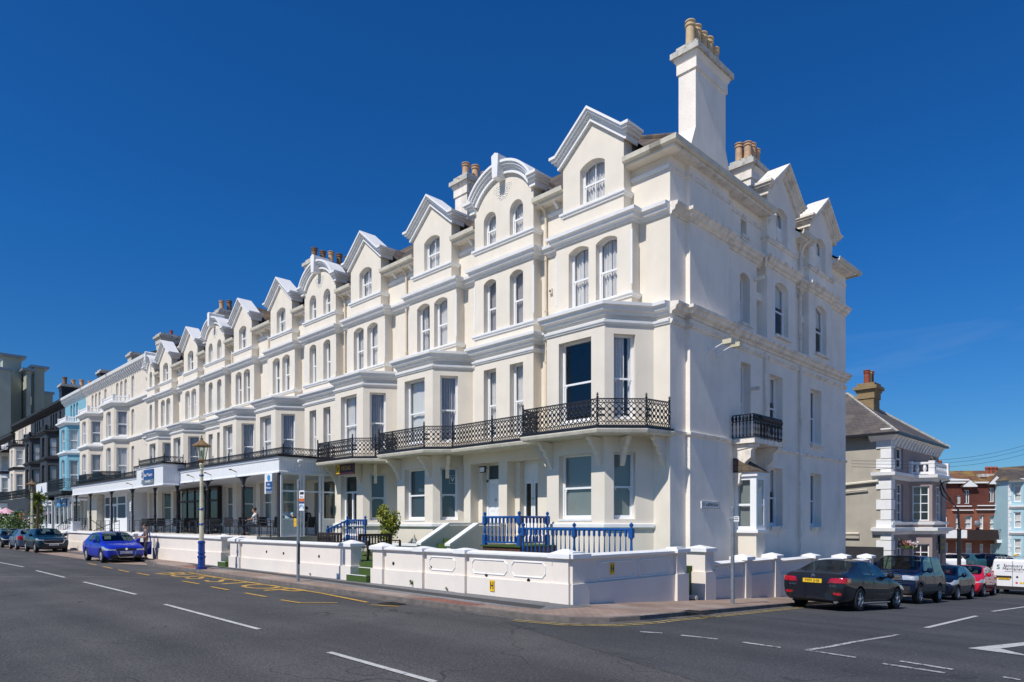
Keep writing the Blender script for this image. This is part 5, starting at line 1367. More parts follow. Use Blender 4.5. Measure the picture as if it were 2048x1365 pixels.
def hanging_sign(loc, label):
    r_ = empty('hanging_sign', loc, 0, label, 'sign')
    q = MB(); q.box(-.42, .3, -.04, .04, -.9, 0); q.build('board', 'signwhite', r_); q = MB(); q.box(-.3, .3, -.045, -.04, -.78, -.36); q.build('blue_panel', 'signblue', r_); q = MB(); q.box(-.3, .3, -.046, -.04, -.9, -.79); q.build('lower_strip', 'galv', r_)
    q = MB(); q.lathe([(.14, 0), (.14, .01)], (0, -.055, -.19), 16, 'y'); q.build('emblem', 'signlblue', r_)
    text('Best', .13, 'signwhite', r_, (0, -.05, -.48), (PI/2, 0, 0)); text('Western', .13, 'signwhite', r_, (0, -.05, -.64), (PI/2, 0, 0))
hanging_sign((-29.3, 13.95, 4.04), 'small blue and white hotel sign hanging at the verandah end column')
r_ = empty('name_board', (-26.3, 15.95, 4.2), 0, 'maroon name board with gold letters under the balcony', 'sign')
q = MB(); q.box(-.75, .75, 0, .04, -.25, .25); q.build('board', 'maroon', r_); q = MB(); q.box(-.7, -.42, -.01, 0, -.2, .2); q.build('yellow_panel', 'yellow', r_)
text('V', .34, 'maroon', r_, (-.56, -.015, 0), (PI/2,0,0)); text('VEGAS', .26, 'gold', r_, (.1, -.01, .02), (PI/2,0,0))
# ---- terrace chairs and tables
def armchair():
    root = empty('terrace_chair', (0,0,0), 0, 'x', 'chair', 'dark woven chairs on the verandah')
    q = MB(); q.box(-.24,.24,-.24,.24,.40,.44); q.build('seat', 'rattan', root)
    q = MB(); q.prism([(.22,.44),(.25,.44),(.36,.9),(.33,.9)], 'x', -.23, .23); q.build('backrest', 'rattan', root)
    for s in (-1, 1):
        q = MB(); q.bar((s*.26,-.24,.64), (s*.26,.28,.64), .018, 6); q.build('armrest', 'rattan', root)
        q = MB(); q.bar((s*.26,-.24,.64), (s*.24,-.28,0), .015, 6); q.build('leg', 'rattan', root)
        q = MB(); q.bar((s*.26,.28,.66), (s*.24,.34,0), .015, 6); q.build('leg', 'rattan', root)
    return root
def ttable():
    root = empty('terrace_table', (0,0,0), 0, 'x', 'table', 'small tables on the verandah')
    q = MB(); q.lathe([(.36,.70),(.36,.73)], (0,0,0), 14); q.build('tabletop', 'teak', root)
    q = MB(); q.bar((0,0,.02), (0,0,.7), .035, 8); q.bar((-.28,0,.02), (.28,0,.02), .025); q.bar((0,-.28,.02), (0,.28,.02), .025); q.build('pedestal', 'steel', root)
    return root
ch0 = armchair(); tb0 = ttable(); first = [True, True]
spots = [-31.0, -33.6, -35.4, -38.6, -40.4, -43.0, -47.0, -48.9]
near = ['nearest the glass screen', 'second table from the glass screen', 'third table from the glass screen', 'fourth from the screen, just right of the sign box', 'under the right end of the sign box', 'under the middle of the sign box', 'just left of the sign box', 'farthest from the glass screen']
for i, x in enumerate(spots):
    t = tb0 if i == 0 else copy_tree(tb0); t.location = (x, 14.9, 1.22); t['label'] = 'small dark round verandah table, '+near[i]
    for j, (dx, dy, rz) in enumerate(((-.62, .05, PI/2), (.62, -.05, -PI/2))):
        c = ch0 if (i, j) == (0, 0) else copy_tree(ch0); c.location = (x+dx, 14.9+dy, 1.22); c.rotation_euler.z = rz+(.3 if (i+j) % 3 == 0 else -.2)
        if i == 1 and j == 1: c.rotation_euler.z = R(-42)
        c['label'] = 'dark armchair %s the table %s' % ('left of' if j == 0 else 'right of', near[i].replace(', just', ', '))
c = copy_tree(ch0); c.location = (-29.3, 15.75, 1.22); c.rotation_euler.z = -PI/2+.3; c['label'] = 'dark chair in the doorway of the glass screen, under the seated person'
c = copy_tree(ch0); c.location = (-29.25, 14.75, 1.22); c.rotation_euler.z = 0; c['label'] = 'dark chair behind the solid panel, under the pale blue shirt'

# ------------------------------------------------------------------ street furniture
def lamp_post(loc, label):
    root = empty('lamp_post', loc, 0, label, 'lamp post', 'victorian style lamp posts')
    q = MB(); q.lathe([(.16,-.05),(.16,.12),(.14,.14),(.14,.44),(.165,.46),(.165,.52),(.13,.54),(.13,.62),(.155,.64),(.15,.68),(.13,.7),(.13,1.02),(.15,1.04),(.14,1.1),(.11,1.13)], (0,0,0), 8); q.box(-.16,.16,-.16,.16,-.05,.1); q.build('base', 'lampblue', root)
    q = MB(); q.lathe([(.095,1.1),(.065,3.9),(.085,3.95),(.06,4.0),(.10,4.15),(.06,4.2)], (0,0,0), 8); q.build('column', 'lampcream', root)
    for z in (1.75, 2.35, 3.68):
        q = MB(); q.lathe([(.098 if z < 2 else .093 if z < 3 else .08, 0), (.115 if z < 3 else .095, .03), (.098 if z < 3 else .08, .07)], (0,0,z), 12); q.build('band', 'lampblue', root)
    q = MB(); q.lathe([(.05,4.2),(.12,4.28),(.16,4.31),(.15,4.34)], (0,0,0), 8)
    for i in range(8):
        a = 2*PI*i/8; q.bar((.15*math.cos(a),.15*math.sin(a),4.33), (.25*math.cos(a),.25*math.sin(a),4.86), .012)
    q.lathe([(.25,4.84),(.37,4.86),(.37,4.89),(.2,5.0),(.09,5.08),(.05,5.14),(.07,5.17),(.03,5.21),(.025,5.28),(.002,5.32)], (0,0,0), 8)
    o = q.build('lantern', 'bronze', root); q = MB(); q.lathe([(.145,4.34),(.24,4.85)], (0,0,0), 8); q.build('pane', 'clearglass', o); q = MB(); q.bar((0,0,4.33),(0,0,4.7),.045,8); q.build('bulb_holder', 'lampcream', o)
    return root
lamp_post((-27.8, 10.42, 0), 'near cream and blue lamp post with bronze lantern, beside the narrow turf steps')
L2 = lamp_post((-64.9, 11.3, 0), 'far cream and blue lamp post with bronze lantern, behind the parked black car')
def pole(name, loc, h, r, label, cat, tilt=(0,0)):
    root = empty(name, loc, 0, label, cat); q = MB(); q.lathe([(r,-.1),(r,h-.02),(r*.6,h)], (0,0,0), 12); o = q.build('pole', 'galv', root, 40); root.rotation_euler = (tilt[0], tilt[1], 0)
    return root
bp = pole('bus_stop', (-19.93, 10.42, 0), 3.2, .05, 'grey bus stop pole with white, orange and blue flag', 'bus stop', (0, R(.6)))
q = MB(); q.box(.08,.4,-.02,.0,2.22,2.85); fl = q.build('flag', 'signwhite', bp)
q = MB(); q.box(.08,.4,-.024,-.019,2.50,2.60); q.build('orange_band', 'signorange', fl); q = MB(); q.box(.08,.4,-.024,-.019,2.44,2.50); q.build('blue_band', 'signblue', fl)
q = MB(); q.box(.14,.37,-.024,-.019,2.73,2.80); q.box(.14,.155,-.0242,-.018,2.71,2.81); q.lathe([(.016,0),(.016,.004)], (.2,-.025,2.725), 8, 'y'); q.lathe([(.016,0),(.016,.004)], (.31,-.025,2.725), 8, 'y'); q.build('bus_symbol', 'ink', fl); text('Bus stop', .05, 'ink', fl, (.24,-.022,2.65), (PI/2,0,0))
q = MB(); pts = [(.24+.13*math.cos(a), -.022, 2.33+.07*math.sin(a)) for a in [k*PI/10 for k in range(-2, 13)]]; q.path(pts, .013); pts = [(.24+.08*math.cos(a), -.022, 2.32+.035*math.sin(a)) for a in [k*PI/10 for k in range(0, 11)]]; q.path(pts, .01); q.build('wave_logo', 'signlblue', fl)
q = MB(); q.box(-.2,-.03,-.05,-.03,1.72,1.98); y_ = q.build('notice', 'yellow', bp); q = MB(); q.box(-.16,-.07,-.052,-.05,1.86,1.89); q.box(-.15,-.09,-.052,-.05,1.80,1.815); q.box(-.15,-.09,-.052,-.05,1.755,1.77); q.box(-.125,-.105,-.052,-.05,1.92,1.94); q.build('notice_text', 'signorange', y_)
q = MB(); q.box(.03,.06,-.03,.03,.55,1.2); q.build('timetable_case', 'ink', bp)
q = MB(); q.bar((0,0,.62), (-.18,0,.62), .008); q.build('clip', 'galv', bp)
pk = pole('parking_sign', (-43.3, 12.3, 0), 3.1, .04, 'slim grey pole with a white parking restriction plate, behind the blue hatchback', 'sign')
q = MB(); q.box(-.13,.13,-.06,-.045,2.5,3.02); s = q.build('plate', 'signwhite', pk)
text('P', .16, 'signlblue', s, (0,-.063,2.88), (PI/2,0,0)); q = MB(); q.box(-.08,.08,-.062,-.059,2.70,2.74); q.box(-.06,.06,-.062,-.059,2.6,2.64); q.build('plate_text', 'ink', s)
x, y = G(1465, 1208, 0); sp = pole('street_pole', (x, y, gz(y)), 2.62, .05, 'bare grey steel pole with a tiny plate on the corner pavement of the side road', 'pole')
q = MB(); q.box(.05,.2,-.03,-.02,2.22,2.36); s = q.build('plate', 'signwhite', sp); q = MB(); q.box(.07,.18,-.033,-.03,2.31,2.33); q.box(.07,.18,-.033,-.03,2.26,2.28); q.build('plate_text', 'ink', s); q = MB(); q.bar((-.06,0,2.3),(.06,0,2.3),.055,8); q.build('clip', 'galv', sp)
q = MB(); q.box(-.28,.28,-.25,.25,0,.95); q.box(-.3,.3,-.27,.27,.92,1.0); o = q.build('information_stand', 'signwhite'); o.location = (-58.6, 12.9, .95); tag(o, 'white menu stand on the terrace by the ramp railing', 'stand')
q = MB(); q.box(-.2,.2,-.256,-.25,.5,.85); q.box(-.2,.2,-.256,-.25,.1,.4); q.build('notice', 'net', o)
q = MB(); q.bar((-.45,0,.06), (.45,0,.06), .07, 10); o = q.build('drain_pipe', 'gutter', None, 40); o.location = (-10.4, 17.35, gz(17.35)); o.rotation_euler = (0,0,0); tag(o, 'white drain pipe lying across the gap between the corner wall pillars', 'pipe')
# ------------------------------------------------------------------ houses beyond the hotel
M['sky_blue'] = mat('pale_blue_stucco', (.19,.42,.52), .7, .05, 2, .1, 40)
M['blackwall'] = mat('charcoal_stucco', (.030,.031,.036), .55, .1, 2, .1, 40)
M['greytrim'] = mat('charcoal_trim', (.02,.02,.022), .5, .1, 2)
M['warmcream'] = mat('warm_cream', (.70,.63,.53), .75, .04, 2, .1, 40)
M['tiles'] = brickmat('orange_tiles', (.30,.13,.05), (.22,.09,.04), (.08,.05,.03), .25, .18, .012, 'xz', patch=(.26,.17,.05))
def seafront_house(xe, x0, x1, wm, tm, label, seed, top=15.0, fr=None, balus=True, side=False):
    """xe: right end of the canted bay on the wall plane"""
    rnd = random.Random(seed); cx = xe-2.25
    root = empty('seafront_house', (cx, 18, 0), 0, label, 'house', 'bay fronted seafront houses beyond the hotel')
    a0, a1 = x0-cx, x1-cx
    C = [(-2.25, 0), (-1.55, -1.0), (1.55, -1.0), (2.25, 0)]; Lc = math.hypot(.7, 1)
    lev = [(1.9, 4.1), (5.3, 8.2), (9.2, 11.3)]
    w = MB()
    wall(w, C[1], C[2], 0, 11.9, [(.9, 2.2, a, b, .12, .12) for a, b in lev], .12)
    wall(w, C[2], C[3], 0, 11.9, [(.2, 1.05, a, b, .0, .12) for a, b in lev], .12); wall(w, C[0], C[1], 0, 11.9, [(Lc-1.05, Lc-.2, a, b, 0, .12) for a, b in lev], .12)
    w.face([(x, y, 11.9) for x, y in C])
    topw = [(cxx-.35-a0, cxx+.35-a0, 12.35, 14.1, .1, .15) for cxx in (-1.2, 0, 1.2)]
    ops = list(topw)
    sidecol = a1-2.3 > 2.6
    if sidecol:
        sc = 3.15; ops += [(sc-.35-a0, sc+.35-a0, a, b, .1, .15) for a, b in lev[1:]]+[(sc-.35-a0, sc+.35-a0, 12.35, 14.1, .1, .15)]
    wall(w, (a0, 0), (a1, 0), 0, top, ops); wall(w, (a1, 0), (a1, 12), 0, top); wall(w, (a0, 12), (a0, 0), 0, top)
    w.build('wall', wm, root)
    t = MB(); pth = [(a0, 0)]+C+[(a1, 0)]
    for z, h, o in ((4.6, .25, .2), (8.75, .28, .22), (11.75, .35, .32), (9.0, .12, .12)): t.sweep([(-.02, z), (.05, z), (o*.6, z+h*.4), (o, z+h*.6), (o, z+h), (-.02, z+h+.02)], pth if z > 11 or z < 9 else C)
    t.build('cornice', tm, root)
    e = MB(); e.sweep([(-.02, top-.45), (.1, top-.4), (.15, top-.2), (.5, top-.1), (.55, top+.12), (-.02, top+.12)], [(a0, 0), (a1, 0), (a1, 3)])
    x = a0+.2
    while x < a1: e.prism([(0, top-.1), (-.45, top-.1), (-.35, top-.35), (-.1, top-.7), (0, top-.75)], 'x', x-.07, x+.07); x += .55
    e.build('bracketed_eaves', tm, root)
    if balus:
        b = MB()
        for i in range(3):
            p, q = Vector(C[i]), Vector(C[i+1]); L = (q-p).length; n = int(L/.2)
            for k in range(1, n): c = p.lerp(q, k/n); b.lathe([(.03, 0), (.06, .15), (.03, .3), (.04, .42)], (c.x, c.y, 12.15), 6)
            for z in (12.1, 12.55): b.bar((p.x, p.y, z), (q.x, q.y, z), .07, 4)
            for c in (p, q): b.box(c.x-.12, c.x+.12, c.y-.12, c.y+.12, 12.1, 12.7)
        b.build('balustrade', tm, root)
    fm = fr
    for a, b_ in lev:
        win(root, C[1], C[2], (.9, 2.2, a, b_, .12, .12), 'sash', rnd.choice('cgd'), fmat=fm); win(root, C[2], C[3], (.2, 1.05, a, b_, 0, .12), 'sash', rnd.choice('cg'), fmat=fm)
    for o in ops: win(root, (a0, 0), (a1, 0), o, 'sash', 'g', fmat=fm)
    rf = MB(); rf.face([(a0, -.5, top+.1), (a1, -.5, top+.1), (a1, 6, top+3.4), (a0, 6, top+3.4)]); rf.face([(a0, 12, top+.1), (a0, 6, top+3.4), (a1, 6, top+3.4), (a1, 12, top+.1)])
    rf.face([(a1, -.5, top+.1), (a1, 12, top+.1), (a1, 6, top+3.4)]); rf.build('roof', 'slate' if wm != 'rust' else 'tiles', root)
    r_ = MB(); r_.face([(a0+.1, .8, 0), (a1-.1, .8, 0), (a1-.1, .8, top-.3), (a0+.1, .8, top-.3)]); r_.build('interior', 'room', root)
    return root
hL = seafront_house(-63.9, -69.0, -58.1, 'warmcream', 'white', 'first cream bay-fronted house beyond the terrace, next to the white quoins', 1)
q = MB()
for i in range(28): z = .2+i*.5; w_ = .5 if i % 2 else .38; q.box(5.4-w_ +2.65, 8.05, -.06, 0, z, z+.46)
q.build('quoins', 'white', hL)
hM = seafront_house(-71.9, -77.8, -69.05, 'warmcream', 'white', 'second cream bay-fronted house, between the pale blue and the first cream one', 2)
hB = seafront_house(-80.1, -86.2, -77.85, 'sky_blue', 'white', 'pale blue bay-fronted house with white trim', 3)
hK1 = seafront_house(-89.3, -94.8, -86.25, 'blackwall', 'greytrim', 'charcoal black bay-fronted house next to the pale blue one', 4, fr='greytrim')
hK2 = seafront_house(-97.9, -104.0, -94.85, 'blackwall', 'greytrim', 'charcoal black bay-fronted house next to the dark-trimmed cream one', 5, fr='greytrim')
hC = seafront_house(-108, -114.5, -104.05, 'warmcream', 'greytrim', 'cream bay-fronted house with dark cornices left of the black houses', 6)
hD = seafront_house(-118.5, -128, -114.55, 'white', 'greytrim', 'white house at the far left edge with a lichened orange roof', 7, top=14.0)
hD2 = MB(); hD2.face([(-8, -.55, 14.18), (6.2, -.55, 14.18), (6.2, 6, 17.6), (-8, 6, 17.6)]); hD2.build('tiled_roof', 'tiles', hD)
chimney(hL, 4.2, 5.4, 1.5, 5.5, 15, 17.6, 2, 'potred', 'chimcap', ph=.5, pr=.13); chimney(hL, -3.4, -2.4, 1.5, 5.8, 15, 17.4, 1, 'potdark', 'chimcap', ph=.3)
chimney(hM, -4.6, -3.5, 1.3, 5.4, 15, 17.2, 1, 'potred', 'blackwall', ph=.6)
chimney(hK2, -3.6, -2.2, 3.0, 12.5, 15, 19.6, 10, ['pot', 'potdark'], 'greytrim', ph=.9, pr=.26)
# shop fronts and canopies under the blue and black houses
def porch(x0, x1, z1, label, sign, wm='fascia'):
    cx = (x0+x1)/2; root = empty('porch_extension', (cx, 15.2, .9), 0, label, 'porch'); W_ = (x1-x0)/2
    q = MB()
    for x in (-W_, -W_*.45, W_*.1, W_*.55, W_): q.box(x-.08, x+.08, 0, .16, 0, z1-.9)
    for z in (0, .7, z1-1.35): q.box(-W_, W_, .02, .14, z, z+.12)
    q.box(-W_, W_, .03, .12, 0, .7); q.box(-W_, W_, 0, 2.8, z1-1.0, z1-.9); q.box(W_-.1, W_, .1, 2.8, 0, .7); q.box(W_-.1, W_, .1, 2.8, z1-1.35, z1-1.2)
    for y in (1.4, 2.7): q.box(W_-.12, W_+.02, y, y+.12, 0, z1-.9)
    q.build('framework', wm, root)
    p_ = MB(); p_.face([(-W_, .08, .7), (W_, .08, .7), (W_, .08, z1-1.2), (-W_, .08, z1-1.2)]); p_.face([(W_-.05, .1, .7), (W_-.05, 2.8, .7), (W_-.05, 2.8, z1-1.2), (W_-.05, .1, z1-1.2)]); p_.build('pane', 'glass', root)
    return root
pb = porch(-76.9, -70.6, 4.3, 'white glazed porch with two small blue signs below the pale blue house', 'S')
for x, t_ in ((-1.9, 'sea'), (.3, '53')):
    q = MB(); q.box(x, x+1.5, -.1, -.02, 2.45, 3.15); s_ = q.build('blue_sign', 'signlblue' if x < 0 else 'signblue', pb); text(t_, .45, 'signwhite', s_, (x+.75, -.12, 2.8), (PI/2, 0, 0))
q = MB(); q.box(-3.2, 3.2, -.7, 2.8, 3.55, 3.75); q.sweep([(-.05, 3.5), (.05, 3.5), (.08, 3.8), (-.05, 3.8)], [(-3.2, 2.8), (-3.2, -.7), (3.2, -.7), (3.2, 2.8)]); cn = q.build('canopy', 'blackpaint', pb)
q = MB(); lattice(q, (-3.1, -.6), (3.1, -.6), 3.9, 4.85, .24, .016, .15); lattice(q, (3.1, -.6), (3.1, 2.6), 3.9, 4.85, .24, .016, .15); q.build('iron_railing', 'iron', pb)
pk_ = porch(-85.6, -78.2, 4.0, 'white glazed porch with a tall white sign board, next to the black houses', 'H')
q = MB(); q.box(-2.6, 2.2, -.12, -.02, 2.6, 4.9); s_ = q.build('sign_board', 'signwhite', pk_); text('HYDRO', .7, 'signlblue', s_, (.3, -.14, 3.1), (PI/2, 0, 0))
q = MB(); q.prism([(-.3, 4.0), (.5, 4.0), (.1, 4.6)], 'y', -.15, -.12); q.build('sail_emblem', 'signblue', s_)
for i, (x0, x1) in enumerate(((-95, -86.5), (-104, -95.2), (-114, -104.3))):
    r_ = empty('iron_balcony', ((x0+x1)/2, 16, 4.6), 0, ['black iron balcony on the black house beside the pale blue one', 'black iron balcony on the farther black house', 'black iron balcony on the dark-trimmed cream house'][i], 'balcony', 'iron balconies of the black houses'); W_ = (x1-x0)/2
    q = MB(); q.box(-W_, W_, 0, 2, 0, .12); q.build('slab', 'blackpaint', r_); q = MB(); lattice(q, (-W_, .05), (W_, .05), .2, 1.15, .3, .018, .15); lattice(q, (W_, .05), (W_, 2), .2, 1.15, .3, .018, .15); q.build('railing', 'iron', r_)
mb = MB(); mb.box(-104, -86, 15.6, 15.8, .2, 4.5); o = mb.build('dark_shopfront', 'blackwall'); tag(o, 'plain dark ground floor front behind the patio heaters', 'shopfront')
# green canopy and verandah poles of the far left house
r_ = empty('seaside_canopy', (-120, 15.5, 7), 0, 'grey green canopy on slim posts at the far left house', 'canopy')
q = MB(); q.prism([(0, 4.0), (2.4, 5.4), (2.4, 5.5), (0, 4.1)], 'x', -8, 5); q.build('canopy_roof', 'leafdk' if False else 'net', r_)
q = MB()
for x in (-6, -3, 0, 3, 4.8): q.bar((x, .1, -6), (x, .1, 4.1), .07, 6)
q.build('post', 'blackpaint', r_); q = MB(); lattice(q, (-8, .1), (4.9, .1), -.9, .1, .3, .03, .15); q.box(-8, 5, 0, 2.3, -1.1, -.95); q.build('balcony', 'blackpaint', r_)
# tall flats behind
M['flats'] = mat('flats_render', (.40,.42,.34), .8, .05, .3)
def cornerbox(root, uc, ul, ur, vt, D, capx=.8):
    t = (uc-1024)/1365; X = D*(t-1)/math.sqrt(2); Y = D*(t+1)/math.sqrt(2); zt = EYE+(1046-vt)*D/1365
    tl = (ul-1024)/1365; tr = (ur-1024)/1365; xl = Y*(tl-1)/(tl+1); yr = X*(tr+1)/(tr-1)
    q = MB(); q.box(xl, X, Y, yr, -2, zt); b = q.build('tower_block', 'flats', root)
    q = MB(); q.box(xl-capx, X+capx, Y-capx, yr+capx, zt, zt+.5); q.build('roof_cap', 'galv', b)
r_ = empty('block_of_flats', (0, 0, 0), 0, 'tall pale stepped block of flats far behind the black houses', 'flats')
cornerbox(r_, 6, 1, 43, 712, 150); cornerbox(r_, -10, -40, 22, 738, 144, .3); cornerbox(r_, 53, 43, 62, 742, 150); cornerbox(r_, 69, 55, 89, 736, 154); cornerbox(r_, 76, 60, 106, 786, 158, .3)

# ------------------------------------------------------------------ villa on the side road
M['villa'] = mat('villa_beige', (.42,.385,.32), .8, .05, 1, .2, 30, streak=.1)
M['mauve'] = mat('mauve_stucco', (.33,.26,.24), .8, .05, 1, .2, 30)
M['ybrick'] = brickmat('yellow_brick', (.36,.25,.11), (.28,.19,.09), (.2,.17,.12), .22, .075, .01, 'xz')
M['rbrick'] = brickmat('red_brick', (.33,.085,.035), (.25,.06,.03), (.2,.13,.1), .22, .075, .01, 'xz')
M['rtile'] = brickmat('hung_tiles', (.16,.04,.025), (.12,.03,.02), (.04,.02,.015), .2, .14, .01, 'xz')
M['mosstile'] = brickmat('mossy_tiles', (.24,.11,.05), (.17,.08,.04), (.05,.03,.02), .3, .22, .015, 'xz', patch=(.24,.16,.04))
M['paleblue'] = mat('pale_blue_paint', (.36,.55,.62), .7, .03, 2)
def villa():
    root = empty('villa', (-10.5, 36.6, -1.6), 0, 'beige and mauve villa with white quoins, slate hip roof and yellow brick chimney', 'house')
    o = Vector(root.location)
    def B(name, m, fn, par=root): q = MB(); q.T = Matrix.Translation(-o); fn(q); return q.build(name, m, par)
    B('side_wall', 'villa', lambda q: wall(q, (-30, 36.6), (-10.5, 36.6), -2.2, 6.2))
    F = [(1.0, 2.1, 4.55, 5.6, 0, .12), (1.0, 2.1, 1.9, 3.8, 0, .12), (1.0, 2.1, -1.1, .9, .2, .12), (7.2, 8.2, 4.55, 5.6, 0, .12)]
    B('front_wall', 'mauve', lambda q: (wall(q, (-10.5, 36.6), (-10.5, 45.5), -2.2, 6.2, F), wall(q, (-10.5, 45.5), (-30, 45.5), -2.2, 6.2)))
    bp_ = [(-10.5, 39.8), (-9.55, 40.15), (-9.55, 42.9), (-10.5, 43.25)]
    bo = lambda L, i: [((L-.55)/2-.1 if i != 1 else (L-1.2)/2, (L+.55)/2+.1 if i != 1 else (L+1.2)/2, a, b, 0, .12) for a, b in ((-1.0, .75), (1.95, 3.75))]
    def bay(q):
        for i in range(3):
            L = (Vector(bp_[i+1])-Vector(bp_[i])).length; wall(q, bp_[i], bp_[i+1], -2.2, 4.3, bo(L, i))
        q.face([(x, y, 4.3) for x, y in bp_])
    B('bay', 'mauve', bay)
    P3 = [(-10.5, 36.6)]+bp_+[(-10.5, 45.5)]
    tr = lambda z: [(-.02, z), (.08, z), (.12, z+.12), (.28, z+.18), (.3, z+.34), (-.02, z+.36)]
    for z in (1.25, 3.98): B('cornice', 'white', lambda q, z=z: q.sweep(tr(z), [(-11.3, 36.6)]+P3))
    B('sill_band', 'white', lambda q: q.sweep([(-.02, 1.75), (.1, 1.75), (.14, 1.88), (-.02, 1.9)], P3))
    def par(q):
        for i in range(3):
            a, b = Vector(bp_[i]), Vector(bp_[i+1]); n = max(2, int((b-a).length/.3)); q.bar((*a, 4.92), (*b, 4.92), .09, 4); q.bar((*a, 4.42), (*b, 4.42), .08, 4)
            for k in range(1, n): c = a.lerp(b, k/n); q.lathe([(.04, 0), (.1, .2), (.04, .4)], (c.x, c.y, 4.45), 6)
            q.box(a.x-.14, a.x+.14, a.y-.14, a.y+.14, 4.34, 5.05)
    B('parapet', 'white', par)
    def quo(q):
        for i in range(17):
            z = -2+i*.5; w_ = .62 if i % 2 else .42
            if z > 6: break
            q.box(-10.5-w_, -10.44, 36.54, 36.62, z, z+.47); q.box(-10.5, -10.443, 36.62, 36.54+w_, z, z+.47)
    B('quoins', 'white', quo)
    B('bracketed_eaves', 'white', lambda q: (q.sweep([(-.02, 5.85), (.1, 5.9), (.35, 6.1), (.4, 6.2), (-.02, 6.22)], [(-11.4, 36.6), (-10.5, 36.6), (-10.5, 45.5)]), [q.prism([(-10.5, 5.6), (-10.4, 5.6), (-10.15, 6.1), (-10.5, 6.1)], 'y', y-.08, y+.08) for y in [36.9+.55*k for k in range(16)]]))
    B('roof', 'slategrey', lambda q: (q.face([(-30, 36.2, 6.2), (-10.05, 36.2, 6.2), (-14, 41, 9.2), (-30, 41, 9.2)]), q.face([(-10.05, 36.2, 6.2), (-10.05, 45.9, 6.2), (-14, 41, 9.2)]), q.face([(-10.05, 45.9, 6.2), (-30, 45.9, 6.2), (-30, 41, 9.2), (-14, 41, 9.2)])))
    B('hip_ridge', 'chimcap', lambda q: (q.bar((-30, 41, 9.2), (-14, 41, 9.2), .09), q.bar((-14, 41, 9.2), (-10.05, 45.9, 6.22), .09), q.bar((-14, 41, 9.2), (-10.05, 36.2, 6.22), .05)))
    B('gutter', 'blackpaint', lambda q: q.sweep([(.4, 6.1), (.52, 6.1), (.52, 6.22), (.4, 6.22)], [(-30, 36.6), (-10.5, 36.6), (-10.5, 45.5)]))
    B('drain_pipe', 'gutter', lambda q: (q.path([(-11.0, 36.5, 3.9), (-13.0, 36.5, 3.75), (-13.05, 36.5, 1.4)], .08, 8), q.path([(-11.5, 36.48, 3.5), (-12.8, 36.48, 3.4), (-12.85, 36.48, 1.4)], .04, 8), q.bar((-19, 36.5, 1.2), (-11.9, 36.5, 1.3), .06, 6)))
    B('band', 'villa', lambda q: q.box(-30, -11.9, 36.5, 36.6, 1.05, 1.2))
    for f in F: 
        w_ = win(root, (-10.5, 36.6), (-10.5, 45.5), f, 'grid' if f[2] < 4 else 'sash', None); w_.location = Vector(w_.location)-o
    for i in range(3):
        L = (Vector(bp_[i+1])-Vector(bp_[i])).length
        for b_ in bo(L, i): w_ = win(root, bp_[i], bp_[i+1], b_, 'grid', None); w_.location = Vector(w_.location)-o
    B('interior', 'room', lambda q: q.face([(-10.9, 36.8, -2), (-10.9, 45.3, -2), (-10.9, 45.3, 6), (-10.9, 36.8, 6)]))
    root.scale = (1.258,)*3; root.location = (-13.21, 46.04, -2.49)
    c = chimney(root, -2.75, -1.95, 3.9, 4.9, 8.2, 11.1, 3, ['potred', 'potred', 'potbuff'], 'ybrick', ph=.75, pr=.16, cap='ybrick')
    return root
villa()
mb = MB(); mb.box(-24, -13.2, 44.6, 44.75, -2.4, .38); o = mb.build('fence', 'blackwall'); tag(o, 'black boarded fence between the corner house and the beige villa', 'fence')
fb = leaves((0,0,0), .5, .4, .25, 260, .12, 8).build('flower_basket', 'leafgrn'); fb.location = (-12.6, 47.4, .45); tag(fb, 'basket of red and white flowers above the parked off-roader', 'flowers')
leaves((0,0,.08), .5, .42, .22, 130, .1, 9).build('blossom', 'petalr', fb); leaves((.25,.1,.08), .3, .3, .18, 60, .1, 10).build('blossom', 'petalw', fb)
sb = MB(); sb.box(-11.95, -11.87, 51.8, 53.0, -.2, .98); o = sb.build('black_notice_board', 'ink'); tag(o, 'small black board with gold lettering on the villa bay', 'sign')
for k, (s_, z) in enumerate((('GUEST', .62), ('HOUSE', .2))): text(s_, .3, 'gold', o, (-11.86, 52.4, z), (PI/2, 0, PI/2))

